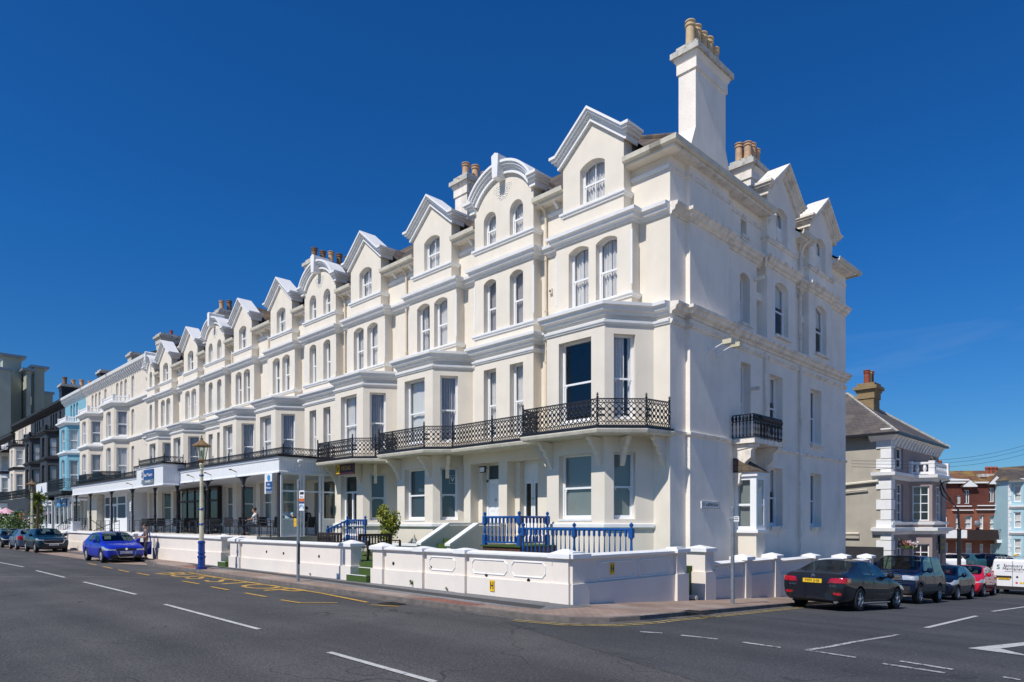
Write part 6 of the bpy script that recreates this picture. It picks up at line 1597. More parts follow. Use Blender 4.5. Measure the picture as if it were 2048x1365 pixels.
# ---- red brick pair and pale blue house closing the view down the side road
def viewframe(u, D):
    t = (u-1024)/1365; return (D*(t-1)/math.sqrt(2), D*(t+1)/math.sqrt(2))
def brickpair():
    D = 75; x, y = viewframe(1862, D); root = empty('brick_house', (x, y, -2.5), R(38), 'pair of red brick houses with hung tiles, dormers and a mossy roof', 'house')
    W_ = 8.1; k = D/1365.
    Z = lambda v: EYE+(1046-v)*k+2.5
    Xu = lambda u: (u-1862)*k/math.cos(R(7))
    def B(n, m, fn, par=root): q = MB(); fn(q); return q.build(n, m, par)
    ops = []
    for u0, u1, v0, v1 in ((1907,1915,1030,1059),(1925,1938,1032,1058),(1951,1959,1031,1059),(1970,1985,1032,1059),(1994,2003,1030,1062),(1908,1916,1085,1105),(1926,1938,1086,1108),(1952,1959,1088,1108),(1971,1985,1088,1108),(1876,1892,1031,1058),(1885,1894,1086,1104)):
        ops.append((Xu(u0), Xu(u1), Z(v1), Z(v0), 0, .15))
    B('wall', 'rbrick', lambda q: (wall(q, (0, 0), (W_, 0), -.5, Z(1015), ops), wall(q, (W_, 0), (W_, 8), -.5, Z(955)), wall(q, (0, 8), (0, 0), -.5, Z(955))))
    ups = [(Xu(1923), Xu(1932), Z(1008), Z(981), 0, .12), (Xu(1968), Xu(1977), Z(1005), Z(977), 0, .12), (Xu(1991), Xu(2000), Z(1003), Z(972), 0, .12), (Xu(1909), Xu(1916), Z(1008), Z(992), 0, .12), (Xu(1876), Xu(1885), Z(1011), Z(985), 0, .12)]
    B('tile_hung_front', 'rtile', lambda q: (wall(q, (0, -.08), (W_, -.08), Z(1015), Z(965), ups), q.box(0, W_, -.08, .1, Z(1016), Z(1015))))
    for f in ops: win(root, (0, 0), (W_, 0), f, 'sash', 'n')
    for f in ups: win(root, (0, -.08), (W_, -.08), f, 'case', None)
    B('roof', 'mosstile', lambda q: (q.face([(-.3, -.4, Z(966)), (W_+.2, -.4, Z(966)), (W_+.2, 3.6, Z(938)), (-.3, 3.6, Z(938))]), q.face([(-.3, 8, Z(966)), (-.3, 3.6, Z(938)), (W_+.2, 3.6, Z(938)), (W_+.2, 8, Z(966))])))
    B('roof_edge', 'white', lambda q: q.box(-.3, W_+.2, -.45, -.3, Z(968), Z(965)))
    for uc, va, vb in ((1929, 963, 975), (1977, 955, 970)):
        xc = Xu(uc); s = Xu(uc+13)-xc
        d = B('dormer_gable', 'white', lambda q: (q.prism([(xc-s, Z(vb)), (xc+s, Z(vb)), (xc+s, Z(vb)+.12), (xc, Z(va)+.1), (xc-s, Z(vb)+.12)], 'y', -.6, .1)))
        B('gable_tiles', 'mosstile', lambda q: (q.face([(xc, -.65, Z(va)+.15), (xc+s+.1, -.65, Z(vb)+.1), (xc+s+.1, 1.5, Z(vb)+.1), (xc, 1.8, Z(va)+.15)]), q.face([(xc, -.65, Z(va)+.15), (xc-s-.1, -.65, Z(vb)+.1), (xc-s-.1, 1.5, Z(vb)+.1), (xc, 1.8, Z(va)+.15)])), d)
    B('sill_course', 'white', lambda q: [q.box(Xu(a), Xu(b), -.25, 0, Z(v)-.1, Z(v)) for a, b, v in ((1903,1935,1012),(1946,1984,1011),(1900,1938,1020),(1944,1984,1019),(1989,2002,1006))])
    B('balcony', 'teak', lambda q: (q.box(Xu(1878), Xu(2002), -1.1, 0, Z(1080), Z(1078)), [q.box(x_, x_+.09, -1.1, -1.06, Z(1078), Z(1060)) for x_ in [Xu(1920)+.11*i for i in range(int((Xu(1976)-Xu(1920))/.11))]], q.bar((Xu(1976), -1.1, Z(1059)), (Xu(2005), -1.1, Z(1060)), .04)))
    B('white_balcony_front', 'white', lambda q: (q.box(Xu(1878), Xu(1918), -1.14, -1.05, Z(1076), Z(1060)), q.box(Xu(1972), Xu(2008), -1.2, -1.1, Z(1085), Z(1079))))
    q = MB(); q.lathe([(.05, 0), (.3, .08), (.32, .1)], (Xu(1943), -.6, Z(1047)), 12, 'y'); q.bar((Xu(1943), -.5, Z(1047)), (Xu(1943), 0, Z(1050)), .03); q.build('satellite_dish', 'galv', root)
    c = chimney(root, Xu(1872), Xu(1918), 3.2, 4.1, Z(945), Z(934), 2, 'potred', 'ybrick', ph=.9, pr=.17)
    for uu in (1880, 1888, 1895, 1903, 1909): q = MB(); q.lathe([(.2, 0), (.16, .5), (.22, .9), (.14, 1.0)], (Xu(uu), 3.6, Z(934)), 10); q.build('chimney_pot', 'potred', c)
    B('interior', 'room', lambda q: q.face([(0, 1, -.4), (W_, 1, -.4), (W_, 1, Z(968)), (0, 1, Z(968))]))
brickpair()
def bluehouse():
    D = 72; x, y = viewframe(2016, D); root = empty('blue_house', (x, y, -2.5), R(42), 'pale blue bay-fronted house at the right edge of the view', 'house'); k = D/1365.
    Z = lambda v: EYE+(1046-v)*k+2.5; Xu = lambda u: (u-2016)*k
    C = [(0.3, 0), (.9, -1), (3.2, -1), (3.8, 0)]
    w = MB(); lv = [(Z(1012)+.4, Z(972)), (Z(1060)+.2, Z(1025)), (Z(1108), Z(1078))]
    wall(w, (0, 0), (5, 0), -.5, Z(960)); wall(w, (0, 8), (0, 0), -.5, Z(960))
    for i in range(3): 
        L = (Vector(C[i+1])-Vector(C[i])).length; wall(w, C[i], C[i+1], -.5, Z(962), [(L*.2, L*.8, a, b, 0, .1) for a, b in lv])
    w.build('wall', 'paleblue', root)
    for i in range(3):
        L = (Vector(C[i+1])-Vector(C[i])).length
        for a, b in lv: win(root, C[i], C[i+1], (L*.2, L*.8, a, b, 0, .1), 'sash', 'n')
    t = MB()
    for z in (Z(1018), Z(1070), Z(965)): t.sweep([(-.02, z), (.1, z), (.25, z+.2), (.25, z+.35), (-.02, z+.35)], [(-.0, 0)]+C+[(5, 0)])
    t.build('cornice', 'white', root); q = MB()
    for i in range(20): q.box(-.03, .3 if i % 2 else .2, -.05, 0, -.5+i*.45, -.5+i*.45+.42)
    q.build('quoins', 'white', root)
    q = MB(); q.face([(-.3, -1.3, Z(961)), (5, -1.3, Z(961)), (5, 4, Z(925)), (1.5, 4, Z(930))]); q.face([(-.3, -1.3, Z(961)), (1.5, 4, Z(930)), (-.3, 8, Z(961))]); q.build('roof', 'slate', root)
    c = chimney(root, -.6, 1.9, 3.3, 4.2, Z(965), Z(945), 1, 'potred', 'rbrick', ph=.1); 
    for uu in (2019, 2027, 2036): q = MB(); q.lathe([(.2, 0), (.16, .5), (.24, .75), (.14, .9)], (Xu(uu), 3.7, Z(945)), 10); q.build('chimney_pot', 'potred', c)
bluehouse()
# filler houses behind that close the street on both sides (seen only in gaps)
mb = MB(); x, y = viewframe(1800, 95); mb.box(x-8, x+4, y, y+6, -3, 4.5); o = mb.build('background_house', 'mauve'); tag(o, 'plain low house glimpsed behind the villa', 'house')
# side road lamp with swan neck
t = (1918-1024)/1365; D = 45; lx, ly = viewframe(1918, D); kk = D/1365
r_ = empty('road_lamp', (lx, ly, gz(ly)), 0, 'black swan-neck road lamp in front of the red brick houses', 'lamp post')
rv = Vector((math.sqrt(.5), math.sqrt(.5), 0)); pt = lambda u, v: rv*((u-1918)*kk)+Vector((0, 0, EYE+(1046-v)*kk-gz(ly)))
q = MB(); q.bar((0,0,-.1), pt(1918, 1058), .12, 8); q.bar(pt(1918, 1058), pt(1916, 1018), .06, 8); q.lathe([(.12,0),(.15,.08),(.1,.16)], tuple(pt(1918, 1062)), 8)
q.path([pt(1916, 1018), pt(1902, 1004), pt(1886, 992), pt(1880, 980), pt(1880, 972), pt(1887, 965), pt(1900, 962)], .045, 6); q.path([pt(1878, 958), pt(1890, 985), pt(1902, 1001)], .05, 6); q.build('column', 'blackpaint', r_, 40)
q = MB(); a = pt(1900, 961); b = pt(1938, 961); q.bar(a, b, .12, 8, .06); q.build('lamp_head', 'signwhite', r_)
# overhead wires
for i, (va, vb) in enumerate(((922, 887), (928, 895), (934, 905))):
    a = Vector((-10.9, 32.5, 0)); Da = (a.y-a.x)/math.sqrt(2); a.z = EYE+(1046-va)*Da/1365
    bx_, by_ = viewframe(2075, 50); b = Vector((bx_, by_, EYE+(1046-vb+3)*50/1365)); pts = []
    for k in range(13): p = a.lerp(b, k/12); p.z -= .5*math.sin(PI*k/12); pts.append(p)
    q = MB(); q.path(pts, .011, 4); tag(q.build('overhead_wire', 'ink'), ['uppermost of the three overhead wires over the side road', 'middle one of the three overhead wires over the side road', 'lowest of the three overhead wires over the side road'][i], 'wire', 'overhead wires')
# ------------------------------------------------------------------ front gardens at the left
r_ = empty('cabbage_palm', (-70.8, 12.7, .2), 0, 'cabbage palm with two spiky heads in the seafront garden', 'palm tree')
q = MB(); q.path([(0,0,0), (.1,0,1.6), (.45,0,2.6), (.6,0,3.5)], .11, 8); q.path([(.1,0,1.5), (-.5,.1,2.2), (-.75,.1,2.7)], .09, 8); q.build('trunk', 'bark', r_)
rr = random.Random(2)
for c, n, mm, L_ in (((.6,0,3.7), 80, 'leafgrn', .95), ((-.8,.1,2.9), 70, 'leafgrn', .85), ((.6,0,3.8), 60, 'leafyel', .8), ((-.8,.1,3.0), 55, 'leafyel', .75)):
    q = MB()
    for i in range(n):
        d = Vector((rr.gauss(0,1), rr.gauss(0,1), rr.gauss(.25 if mm == 'leafgrn' else 1.1,.8))).normalized(); p = Vector(c); L2_ = L_*rr.uniform(.7,1.1); s = d.cross(Vector((0,0,1))).normalized()*.045
        m1_ = p+d*L2_*.55; e_ = p+d*L2_+Vector((0,0,-.18*L2_)); q.face([p-s*.6, m1_-s, e_, m1_+s, p+s*.6])
    q.build('crown', mm, r_)
gl_ = ['bushy garden shrub with white flowers below the cabbage palm', 'rounded green shrub behind the grey hatchback', 'shrub with orange and white flowers behind the far lamp post', 'dark green shrub at the left edge of the view', 'low shrub with white flowers beside the pink parasol']
for i, (x, s, fl_) in enumerate(((-73.5, 1.3, 'petalw'), (-77.5, 1.2, 'petalo'), (-82, 1.3, 'petalw'), (-90, 1.3, 'petalo'), (-86, 1.1, 'petalw'))):
    r_ = empty('garden_shrub', (x, 12.9, .1), 0, gl_[i], 'shrub', 'flowering shrubs in the seafront gardens')
    leaves((0,0,1.2*s*.8), 1.7, .8, 1.1*s, 1500, .2, 30+i).build('foliage', 'leafdk' if i % 2 else 'leafgrn', r_)
    leaves((0,-.2,1.3*s*.8), 1.6, .8, 1.0*s, 90, .13, 50+i).build('blossom', fl_, r_)
    q = MB(); q.bar((0,0,0), (0,0,1), .06); q.build('stem', 'bark', r_)
M['pink'] = mat('pink_canvas', (.72,.42,.50), .8, .03, 3)
r_ = empty('parasol', (-91.5, 13.6, 1.0), 0, 'pink parasol at the left edge of the view', 'parasol')
q = MB()
for i in range(8):
    a, b = 2*PI*i/8, 2*PI*(i+1)/8; q.face([(0,0,2.5), (1.3*math.cos(a),1.3*math.sin(a),1.75), (1.3*math.cos(b),1.3*math.sin(b),1.75)]); q.face([(1.3*math.cos(a),1.3*math.sin(a),1.75), (1.3*math.cos(b),1.3*math.sin(b),1.75), (1.3*math.cos(b),1.3*math.sin(b),1.55), (1.3*math.cos(a),1.3*math.sin(a),1.55)])
q.build('canopy', 'pink', r_); q = MB(); q.bar((0,0,-1), (0,0,2.5), .04, 8); q.build('pole', 'steel', r_)
for i, x in enumerate((-80.5, -87.6)):
    r_ = empty('patio_heater', (x, 14.2, 1), 0, ['steel mushroom patio heater against the black shopfront, nearer the palm', 'steel mushroom patio heater beside the pink parasol'][i], 'heater', 'patio heaters')
    q = MB(); q.bar((0,0,-.8), (0,0,2.1), .035, 8); q.lathe([(.12,1.8),(.12,2.05)], (0,0,0), 10); q.build('post', 'steel', r_); q = MB(); q.lathe([(.5,2.1),(.3,2.2),(.05,2.28)], (0,0,0), 14); q.build('reflector_hood', 'steel', r_)
gw6 = garden_wall(-100, -57.6, [(-57.9, .6), (-64, .5), (-72, .5), (-80, .5)], 1.1, 'cream garden wall with domed pillars behind the parked cars at the far left', ph=.5)
mb = MB(); mb.box(-130, -66, 12.2, 18, -.3, .75); mb.build('garden_ground', 'terrace')['kind'] = 'structure'
# ------------------------------------------------------------------ vehicles
from mathutils.bvhtree import BVHTree
def paint(name, col, metal=.4, rough=.28):
    m = mat(name, tuple(c*.5 for c in col) if max(col) < .1 else col, .45, .02, 2, metal=metal*.25, coat=.8, spec=.05); return m
M['cp_blue'] = paint('deep_blue_paint', (.012,.03,.42)); M['cp_teal'] = paint('dark_teal_paint', (.006,.045,.075)); M['cp_silverblue'] = paint('blue_grey_paint', (.10,.14,.21), .6)
M['cp_black'] = paint('near_black_paint', (.012,.013,.02), .3, .2); M['cp_graphite'] = paint('graphite_paint', (.022,.025,.036), .5, .24); M['cp_navy'] = paint('navy_paint', (.008,.022,.085), .4)
M['cp_dknavy'] = paint('dark_navy_paint', (.007,.014,.04), .4); M['cp_red'] = paint('red_paint', (.55,.01,.035), .1); M['cp_white'] = paint('white_paint', (.78,.78,.80), 0, .3); M['cp_cyan'] = paint('dusty_teal_paint', (.03,.09,.12), .4)
M['carglass'] = glassmat('tinted_glass', (.34,.42,.38), 1.0)
M['cabin'] = mat('cabin_trim', (.030,.030,.033), .8, .1, 9); M['seat'] = mat('seat_cloth', (.055,.052,.05), .85, .1, 9)
M['tyre'] = mat('tyre_rubber', (.012,.012,.013), .85, .1, 20); M['alloy'] = mat('alloy_rim', (.50,.50,.50), .38, .04, 9, metal=.35); M['trim'] = mat('black_plastic', (.016,.016,.018), .55, .1, 10)
M['chrome'] = mat('chrome_trim', (.75,.76,.78), .12, .02, 9, metal=1); M['lens'] = mat('headlamp_lens', (.55,.58,.60), .08, .05, 20, metal=.35, coat=1); M['redlens'] = mat('red_lens', (.42,.004,.012), .12, .1, 20, coat=1); M['amber'] = mat('amber_lens', (.75,.22,.01), .15, .05, 9, coat=1)
def wheel(parent, x, y, r, side, spokes=5):
    o = bpy.data.objects.new('wheel', None); COL.objects.link(o); o.parent = parent; o.location = (x, y, r); o.empty_display_size = .1
    q = MB(); w = .105
    q.lathe([(r*.62, -w), (r*.9, -w), (r*.985, -w*.75), (r, -w*.4), (r, w*.4), (r*.985, w*.75), (r*.9, w), (r*.66, w), (r*.62, w*.8), (r*.62, -w)], (0, 0, 0), 28, 'y', False); q.build('tyre', 'tyre', o, 40)
    q = MB(); yo = side*w*.72
    q.lathe([(r*.60, yo-.02), (r*.665, yo-.02), (r*.675, yo+side*.02), (r*.63, yo+side*.025), (r*.60, yo)], (0, 0, 0), 28, 'y', False)
    q.lathe([(r*.15, yo-.03), (r*.16, yo+.02)], (0, 0, 0), 12, 'y')
    for i in range(spokes):
        a = 2*PI*i/spokes+.3
        for da in (-.13, .13):
            q.bar((r*.1*math.cos(a), yo, r*.1*math.sin(a)), (r*.62*math.cos(a+da), yo, r*.62*math.sin(a+da)), .024, 5)
    q.build('rim', 'alloy', o, 40)
    q = MB(); q.lathe([(r*.6, -.04), (r*.6, .01)], (0, 0, 0), 20, 'y'); q.build('brake_disc', 'trim', o, 40)
    return o
def car(name, label, cat, P, pm, loc, head, plate=None, pitch=0., group='cars parked along the kerb', detail=2):
    """P: L W H wb fo(front overhang) r xc xr0 xr1 xg (from the nose), hood z0 z1, belt z, deck z"""
    L, W, H = P['L'], P['W'], P['H']; hw = W/2; cl = P.get('cl', .17)
    root = empty(name, loc, 0, label, cat, group); root.rotation_euler = (0, -pitch, head)
    hn, hc, bz, bz2, zd = P['hn'], P['hc'], P['bz'], P.get('bz2', P['bz']), P['zd']
    xc, x0, x1, xg = P['xc'], P['xr0'], P['xr1'], P['xg']; xb = P.get('xb', (x0+x1)/2+.05); xq = P.get('xq', x1-.12); rw = P.get('rw', .74)
    S = []
    def hood(x, z, wf, zb, sq=1.): S.append((x, [(0, zb), (.78*wf*hw, zb), (.95*wf*hw, zb+.10), (wf*hw, zb+.1+(z-zb-.1)*.5), (.99*wf*hw, z-.10), (.95*wf*hw, z-.04), (.88*wf*hw, z-.012), (.80*wf*hw, z+.0), (.45*wf*hw, z+.018), (0, z+.022)]))
    def cab(x, belt, top, wf, rwf, crown=.035): S.append((x, [(0, cl), (.80*wf*hw, cl), (.965*wf*hw, cl+.10), (wf*hw, .56*belt), (.985*wf*hw, belt-.12), (.935*wf*hw, belt), (rwf*hw, top-.055), (rwf*hw*.94, top-.02), (rwf*hw*.5, top+crown*.3), (0, top+crown*.45)]))
    hood(.0, hn-.14, P.get('nw', .80), cl+.10); hood(.07, hn-.02, P.get('nw', .80)+.10, cl+.03); hood(.30, hn+(hc-hn)*.25, .965, cl); hood(xc*.6, hn+(hc-hn)*.72, 1, cl); hood(xc-.06, hc, 1, cl)
    S.append((xc, [(0, cl), (.80*hw, cl), (.965*hw, cl+.10), (hw, .56*bz), (.985*hw, bz-.12), (.935*hw, bz), (.87*hw, hc+.02), (.80*hw, hc+.03), (.45*hw, hc+.05), (0, hc+.055)]))
    f = .5; xm = xc+(x0-xc)*f
    S.append((xm, [(0, cl), (.80*hw, cl), (.965*hw, cl+.10), (hw, .56*bz), (.985*hw, bz-.12), (.935*hw, bz), ((.87*(1-f)+rw*f)*hw+.012, hc+(H-.055-hc)*f+.03), ((.80*(1-f)+rw*.94*f)*hw, hc+(H-.02-hc)*f+.055), ((.45*(1-f)+rw*.5*f)*hw, hc+(H-hc)*f+.075), (0, hc+(H-hc)*f+.08)]))
    cab(x0, bz, H-.035, 1, rw); cab((x0+xb)/2, bz+(bz2-bz)*.25, H, 1, rw); cab(xb, bz+(bz2-bz)*.45, H+.0, 1, rw); cab(xb+.09, bz+(bz2-bz)*.5, H+.0, 1, rw); cab(xq, bz2, H-.01-P.get('rd', .02), .995, rw); 
    cab(x1, bz2, H-.02-P.get('rd', .03), .99, rw*.985)
    if xg-x1 > .12:
        S.append((xg, [(0, cl+.02), (.80*hw, cl+.02), (.96*hw, cl+.10), (.985*hw, .56*bz2), (.97*hw, bz2-.12), (.925*hw, bz2-.01), (.84*hw, zd+.0), (.78*hw, zd+.015), (.45*hw, zd+.03), (0, zd+.035)]))
    tw = P.get('tw', .90)
    hood(max(xg+.05, L-.12) if xg < L-.17 else L-.09, zd-.01, tw+.05, cl+.06); hood(L, zd-.16, tw, cl+.12)
    S = sorted(S, key=lambda s: s[0]); n = len(S); m = 10
    verts, faces, mi = [], [], []
    for x, pts in S:
        for y, z in pts: verts.append((L/2-x, y, z))
        for y, z in pts[1:-1][::-1]: verts.append((L/2-x, -y, z))
    ring = 2*m-2; xs = [s[0] for s in S]
    def band(j): return j if j < m-1 else 2*m-3-j
    for i in range(n-1):
        a, b = xs[i], xs[i+1]
        for j in range(ring):
            k = band(j); t = 0
            if a >= xc-.001 and b <= x0+.001 and k >= 7: t = 1
            if a >= x1-.001 and b <= xg+.001 and k >= 7: t = 2
            if k == 5 and a >= xc-.001 and b <= P.get('xside', xq)+.001 and not (abs(a-xb) < .01): t = 3
            if k == 5 and abs(a-xb) < .01: t = 4
            if k in (0,): t = 4
            faces.append((i*ring+j, i*ring+(j+1) % ring, (i+1)*ring+(j+1) % ring, (i+1)*ring+j)); mi.append(t)
    faces.append(tuple(range(ring))[::-1]); mi.append(0); faces.append(tuple((n-1)*ring+j for j in range(ring))); mi.append(0)
    me = bpy.data.meshes.new('body'); me.from_pydata(verts, [], faces)
    mats = [pm, 'carglass', 'carglass', 'carglass', 'trim', 'lens', 'redlens', 'trim']
    for x in mats: me.materials.append(M[x])
    me.polygons.foreach_set('material_index', mi)
    bm = bmesh.new(); bm.from_mesh(me); bmesh.ops.recalc_face_normals(bm, faces=bm.faces)
    cr = bm.edges.layers.float.new('crease_edge')
    for e in bm.edges:
        if len(e.link_faces) == 2 and e.link_faces[0].material_index != e.link_faces[1].material_index: e[cr] = .55
    bm.to_mesh(me); bm.free()
    bo = bpy.data.objects.new('body', me); COL.objects.link(bo); ss = bo.modifiers.new('s', 'SUBSURF'); ss.levels = detail+1; ss.render_levels = detail+1
    r = P['r']; fx = L/2-P['fo']; rx = fx-P['wb']
    cut = MB()
    for x in (fx, rx):
        for s in (-1, 1): cut.lathe([(r+.055, 0), (r+.055, .34)], (x, s*hw+(.06 if s > 0 else -.06)-(.34 if s > 0 else 0), r*.99), 32, 'y')
    co = cut.build('cut', 'trim'); co.data.materials.clear()
    for x in mats: co.data.materials.append(M[x])
    co.data.polygons.foreach_set('material_index', [4]*len(co.data.polygons))
    bb = bo.modifiers.new('b', 'BOOLEAN'); bb.object = co; bb.operation = 'DIFFERENCE'; bb.solver = 'EXACT'
    dg = bpy.context.evaluated_depsgraph_get(); nm = bpy.data.meshes.new_from_object(bo.evaluated_get(dg))
    bpy.data.objects.remove(bo); bpy.data.objects.remove(co)
    reg = P.get('reg')
    it = MB(); xa, xz = L/2-xc-.02, L/2-min(x1+.1, xg-.05); iw = hw*.84
    it.box(xz, xa, -iw, iw, cl+.06, bz-.13); it.box(xa-.35, xa+.0, -iw, iw, bz-.14, bz-.03); it.build('cabin', 'cabin', root)
    st = MB()
    for sx_ in (L/2-xb-.02, L/2-xq+.10):
        for sy in (-.36, .36):
            st.prism([(sx_-.10, bz-.2), (sx_+.08, bz-.2), (sx_-.02, H-.42), (sx_-.14, H-.42)], 'y', sy-.22, sy+.22); st.prism([(sx_-.13, H-.40), (sx_-.05, H-.40), (sx_-.07, H-.22), (sx_-.13, H-.22)], 'y', sy-.12, sy+.12)
    st.build('seat_back', 'seat', root)
    bm = bmesh.new(); bm.from_mesh(nm); bvh = BVHTree.FromBMesh(bm)
    for f_ in bm.faces:
        if f_.material_index == 0 and reg:
            c = f_.calc_center_median(); k = reg(L/2-c.x, abs(c.y)/hw, c.z, f_.normal, L, H)
            if k: f_.material_index = k
    def split(idx, nm_, mm, sides=False):
        for s in ((1, -1) if sides else (0,)):
            fs = [f_ for f_ in bm.faces if f_.material_index in idx and (s == 0 or f_.calc_center_median().y*s > 0)]
            if not fs: continue
            vm = {}; q = MB()
            for f_ in fs:
                q.f.append(tuple(vm.setdefault(v, len(vm)) for v in f_.verts)); q.mi.append(0)
            q.v = [tuple(v.co) for v in vm]; o = q.build(nm_, mm, root, 60)
    body = bmesh.new(); body.free()
    split({0}, 'body', pm); split({1}, 'windscreen', 'carglass'); split({2}, 'rear_window', 'carglass'); split({3}, 'side_window', 'carglass', True); split({4}, 'black_trim', 'trim')
    split({5}, 'headlight', 'lens', True); split({6}, 'tail_light', 'redlens', True); split({7}, 'grille', 'trim')
    def hit(x, z, s): 
        h = bvh.ray_cast(Vector((x, s*2, z)), Vector((0, -s, 0))); return h[0]
    def end(y, z, d):
        h = bvh.ray_cast(Vector((d*4, y, z)), Vector((-d, 0, 0))); return h[0]
    X = lambda x: L/2-x
    seams = P.get('seams', (xc+.12, xb+.05, xq+.02))
    q = MB()
    for s in (-1, 1):
        for x in seams:
            pts = [hit(X(x), z, s) for z in [cl+.12+(bz-cl-.14)*k/8 for k in range(9)]]
            pts = [p+Vector((0, s*.001, 0)) for p in pts if p]
            if len(pts) > 2: q.path(pts, .0055, 4)
        pts = [hit(X(x), cl+.13, s) for x in [seams[0]+(seams[-1]-seams[0])*k/6 for k in range(7)]]; pts = [p for p in pts if p and abs(p.y) > .4]; 
        if len(pts) > 2: q.path(pts, .0055, 4)
    q.build('door_seams', 'trim', root)
    for s in (-1, 1):
        for x in seams[1:]:
            p = hit(X(x-.14), bz-.13, s)
            if p and P.get('handles', True): q = MB(); q.box(p.x-.09, p.x+.09, p.y-.015, p.y+.02*s+.0, p.z-.014, p.z+.014); q.build('door_handle', pm, root)
        p = hit(X(xc+.32), bz+.03, s) or Vector((X(xc+.3), s*hw*.93, bz))
        q = MB(); q.bar((p.x, p.y-s*.02, p.z), (p.x+.02, p.y+s*.1, p.z+.03), .03, 6)
        q.lathe([(.02, -.08), (.085, -.05), (.10, .02), (.08, .05), (.03, .06)], (p.x+.02, p.y+s*.15, p.z+.06), 10, 'x'); o = q.build('door_mirror', pm, root, 60)
    for x in (fx, rx):
        for s in (-1, 1): wheel(root, x, s*(hw-.115), r, s, P.get('spokes', 5))
    if plate:
        for d, mm, z in ((1, 'signwhite', P.get('pzf', .42)), (-1, 'yellow', P.get('pzr', .75))):
            p = end(0, z, d)
            if not p: continue
            q = MB(); q.box(p.x+(.0 if d > 0 else -.02), p.x+(.02 if d > 0 else .0), -.26, .26, z-.056, z+.056); o = q.build('number_plate', mm, root)
            text(plate, .115, 'ink', o, (p.x+d*.022, 0, z-.004), (PI/2, 0, PI/2 if d > 0 else -PI/2), 'plate_lettering', .001, sx=.98)
    bm.free()
    root['_L'] = L
    if P.get('extra'): P['extra'](root, end, hit, X, hw)
    del root['_L']
    return root
def reg_hatch(x, y, z, n, L, H):
    if x < .75 and y > .52 and .60 < z < .78-.12*(1-min(1, x/.5)) and n.z < .75 and (x < .55 or y > .8): return 5
    if x < .25 and y < .50 and .58 < z < .70 and n.x > .3: return 7
    if x < .3 and y < .75 and .24 < z < .40 and n.x > .3: return 7
    if x > L-.42 and y > .66 and .78 < z < 1.02 and (x > L-.3 or y > .8): return 6
    return 0
golfP = dict(L=4.25, W=1.78, H=1.47, wb=2.58, fo=.86, r=.325, xc=1.22, xr0=1.90, xr1=3.60, xg=4.10, hn=.78, hc=.97, bz=.95, bz2=1.0, zd=1.02, xb=2.62, xq=3.35, rw=.72, reg=reg_hatch, pzf=.50, pzr=.62, nw=.84, tw=.92, spokes=9)
def golf_extra(root, end, hit, X, hw):
    p = end(0, .66, 1); q = MB(); q.lathe([(.06, 0), (.065, .01), (.05, .015)], (p.x, 0, .66), 16, 'x'); q.build('badge', 'chrome', root)
    q = MB()
    for s in (-1, 1):
        pts = [end(s*y, z, 1) for y, z in ((.47, .68), (.42, .55), (.36, .34), (.30, .27))]; pts = [a+Vector((.01,0,0)) for a in pts if a]; q.path(pts, .016, 5)
    a = [end(y, .27, 1) for y in (-.3, -.15, 0, .15, .3)]; q.path([b+Vector((.01,0,0)) for b in a if b], .016, 5); q.build('grille_surround', 'chrome', root)
    # open kerbside door
    d = bpy.data.objects.new('open_door', None); COL.objects.link(d); d.parent = root; d.location = (X(1.35), hw-.03, 0); d.rotation_euler = (0, 0, R(-52))
    q = MB(); q.prism([(0, .28), (-1.08, .28), (-1.10, .95), (0, .95)], 'y', -.02, .06); q.build('door_panel', 'cp_blue', d)
    q = MB(); q.path([(0, .02, .95), (-.55, .0, 1.40), (-1.02, -.02, 1.42), (-1.10, 0, .95)], .028, 6); q.build('window_frame', 'cp_blue', d)
    q = MB(); q.face([(-.02, .02, .95), (-.55, .0, 1.40), (-1.02, -.02, 1.42), (-1.08, 0, .95)]); q.build('pane', 'clearglass', d)
golfP['extra'] = golf_extra
suvP = dict(golfP, L=4.24, W=1.80, H=1.55, wb=2.65, fo=.84, r=.34, hn=.88, hc=1.06, bz=1.03, bz2=1.08, zd=1.10, xc=1.20, xr0=1.88, xr1=3.70, xg=4.12, pzf=.52, spokes=5, cl=.2)
def suv_extra(root, end, hit, X, hw):
    q = MB(); pts = [end(y, z, 1) for y, z in ((-.62, .80), (-.5, .60), (0, .58), (.5, .60), (.62, .80), (0, .82), (-.62, .80))]; q.path([p+Vector((.012,0,0)) for p in pts if p], .016, 5); q.build('grille_surround', 'chrome', root)
    q = MB(); q.path([(X(1.9), hw*.66, 1.53), (X(3.6), hw*.66, 1.5)], .016); q.path([(X(1.9), -hw*.66, 1.53), (X(3.6), -hw*.66, 1.5)], .016); q.build('roof_rail', 'alloy', root)
suvP['extra'] = suv_extra
def reg_suv(x, y, z, n, L, H):
    if x < .6 and y > .6 and .80 < z < .92 and n.z < .8: return 5
    if x < .25 and y < .62 and .60 < z < .82 and n.x > .3: return 7
    if x < .3 and y < .8 and .22 < z < .42 and n.x > .3: return 7
    if x > L-.4 and y > .6 and .85 < z < 1.05: return 6
    return 0
suvP['reg'] = reg_suv
smallP = dict(golfP, L=3.72, W=1.72, H=1.47, wb=2.35, fo=.72, r=.31, xc=.95, xr0=1.6, xr1=3.15, xg=3.60, xb=2.35, xq=2.95, hn=.80, hc=.98, bz=.96, bz2=1.05, zd=1.05, extra=None, spokes=6)
def reg_small(x, y, z, n, L, H):
    if x > L-.55 and y > .60 and .72 < z < .98 and (x > L-.32 or y > .82): return 6
    if x < .6 and y > .55 and .6 < z < .78 and n.z < .8: return 5
    if x < .3 and y < .7 and .24 < z < .45 and n.x > .3: return 7
    return 0
smallP['reg'] = reg_small
G1 = -.082
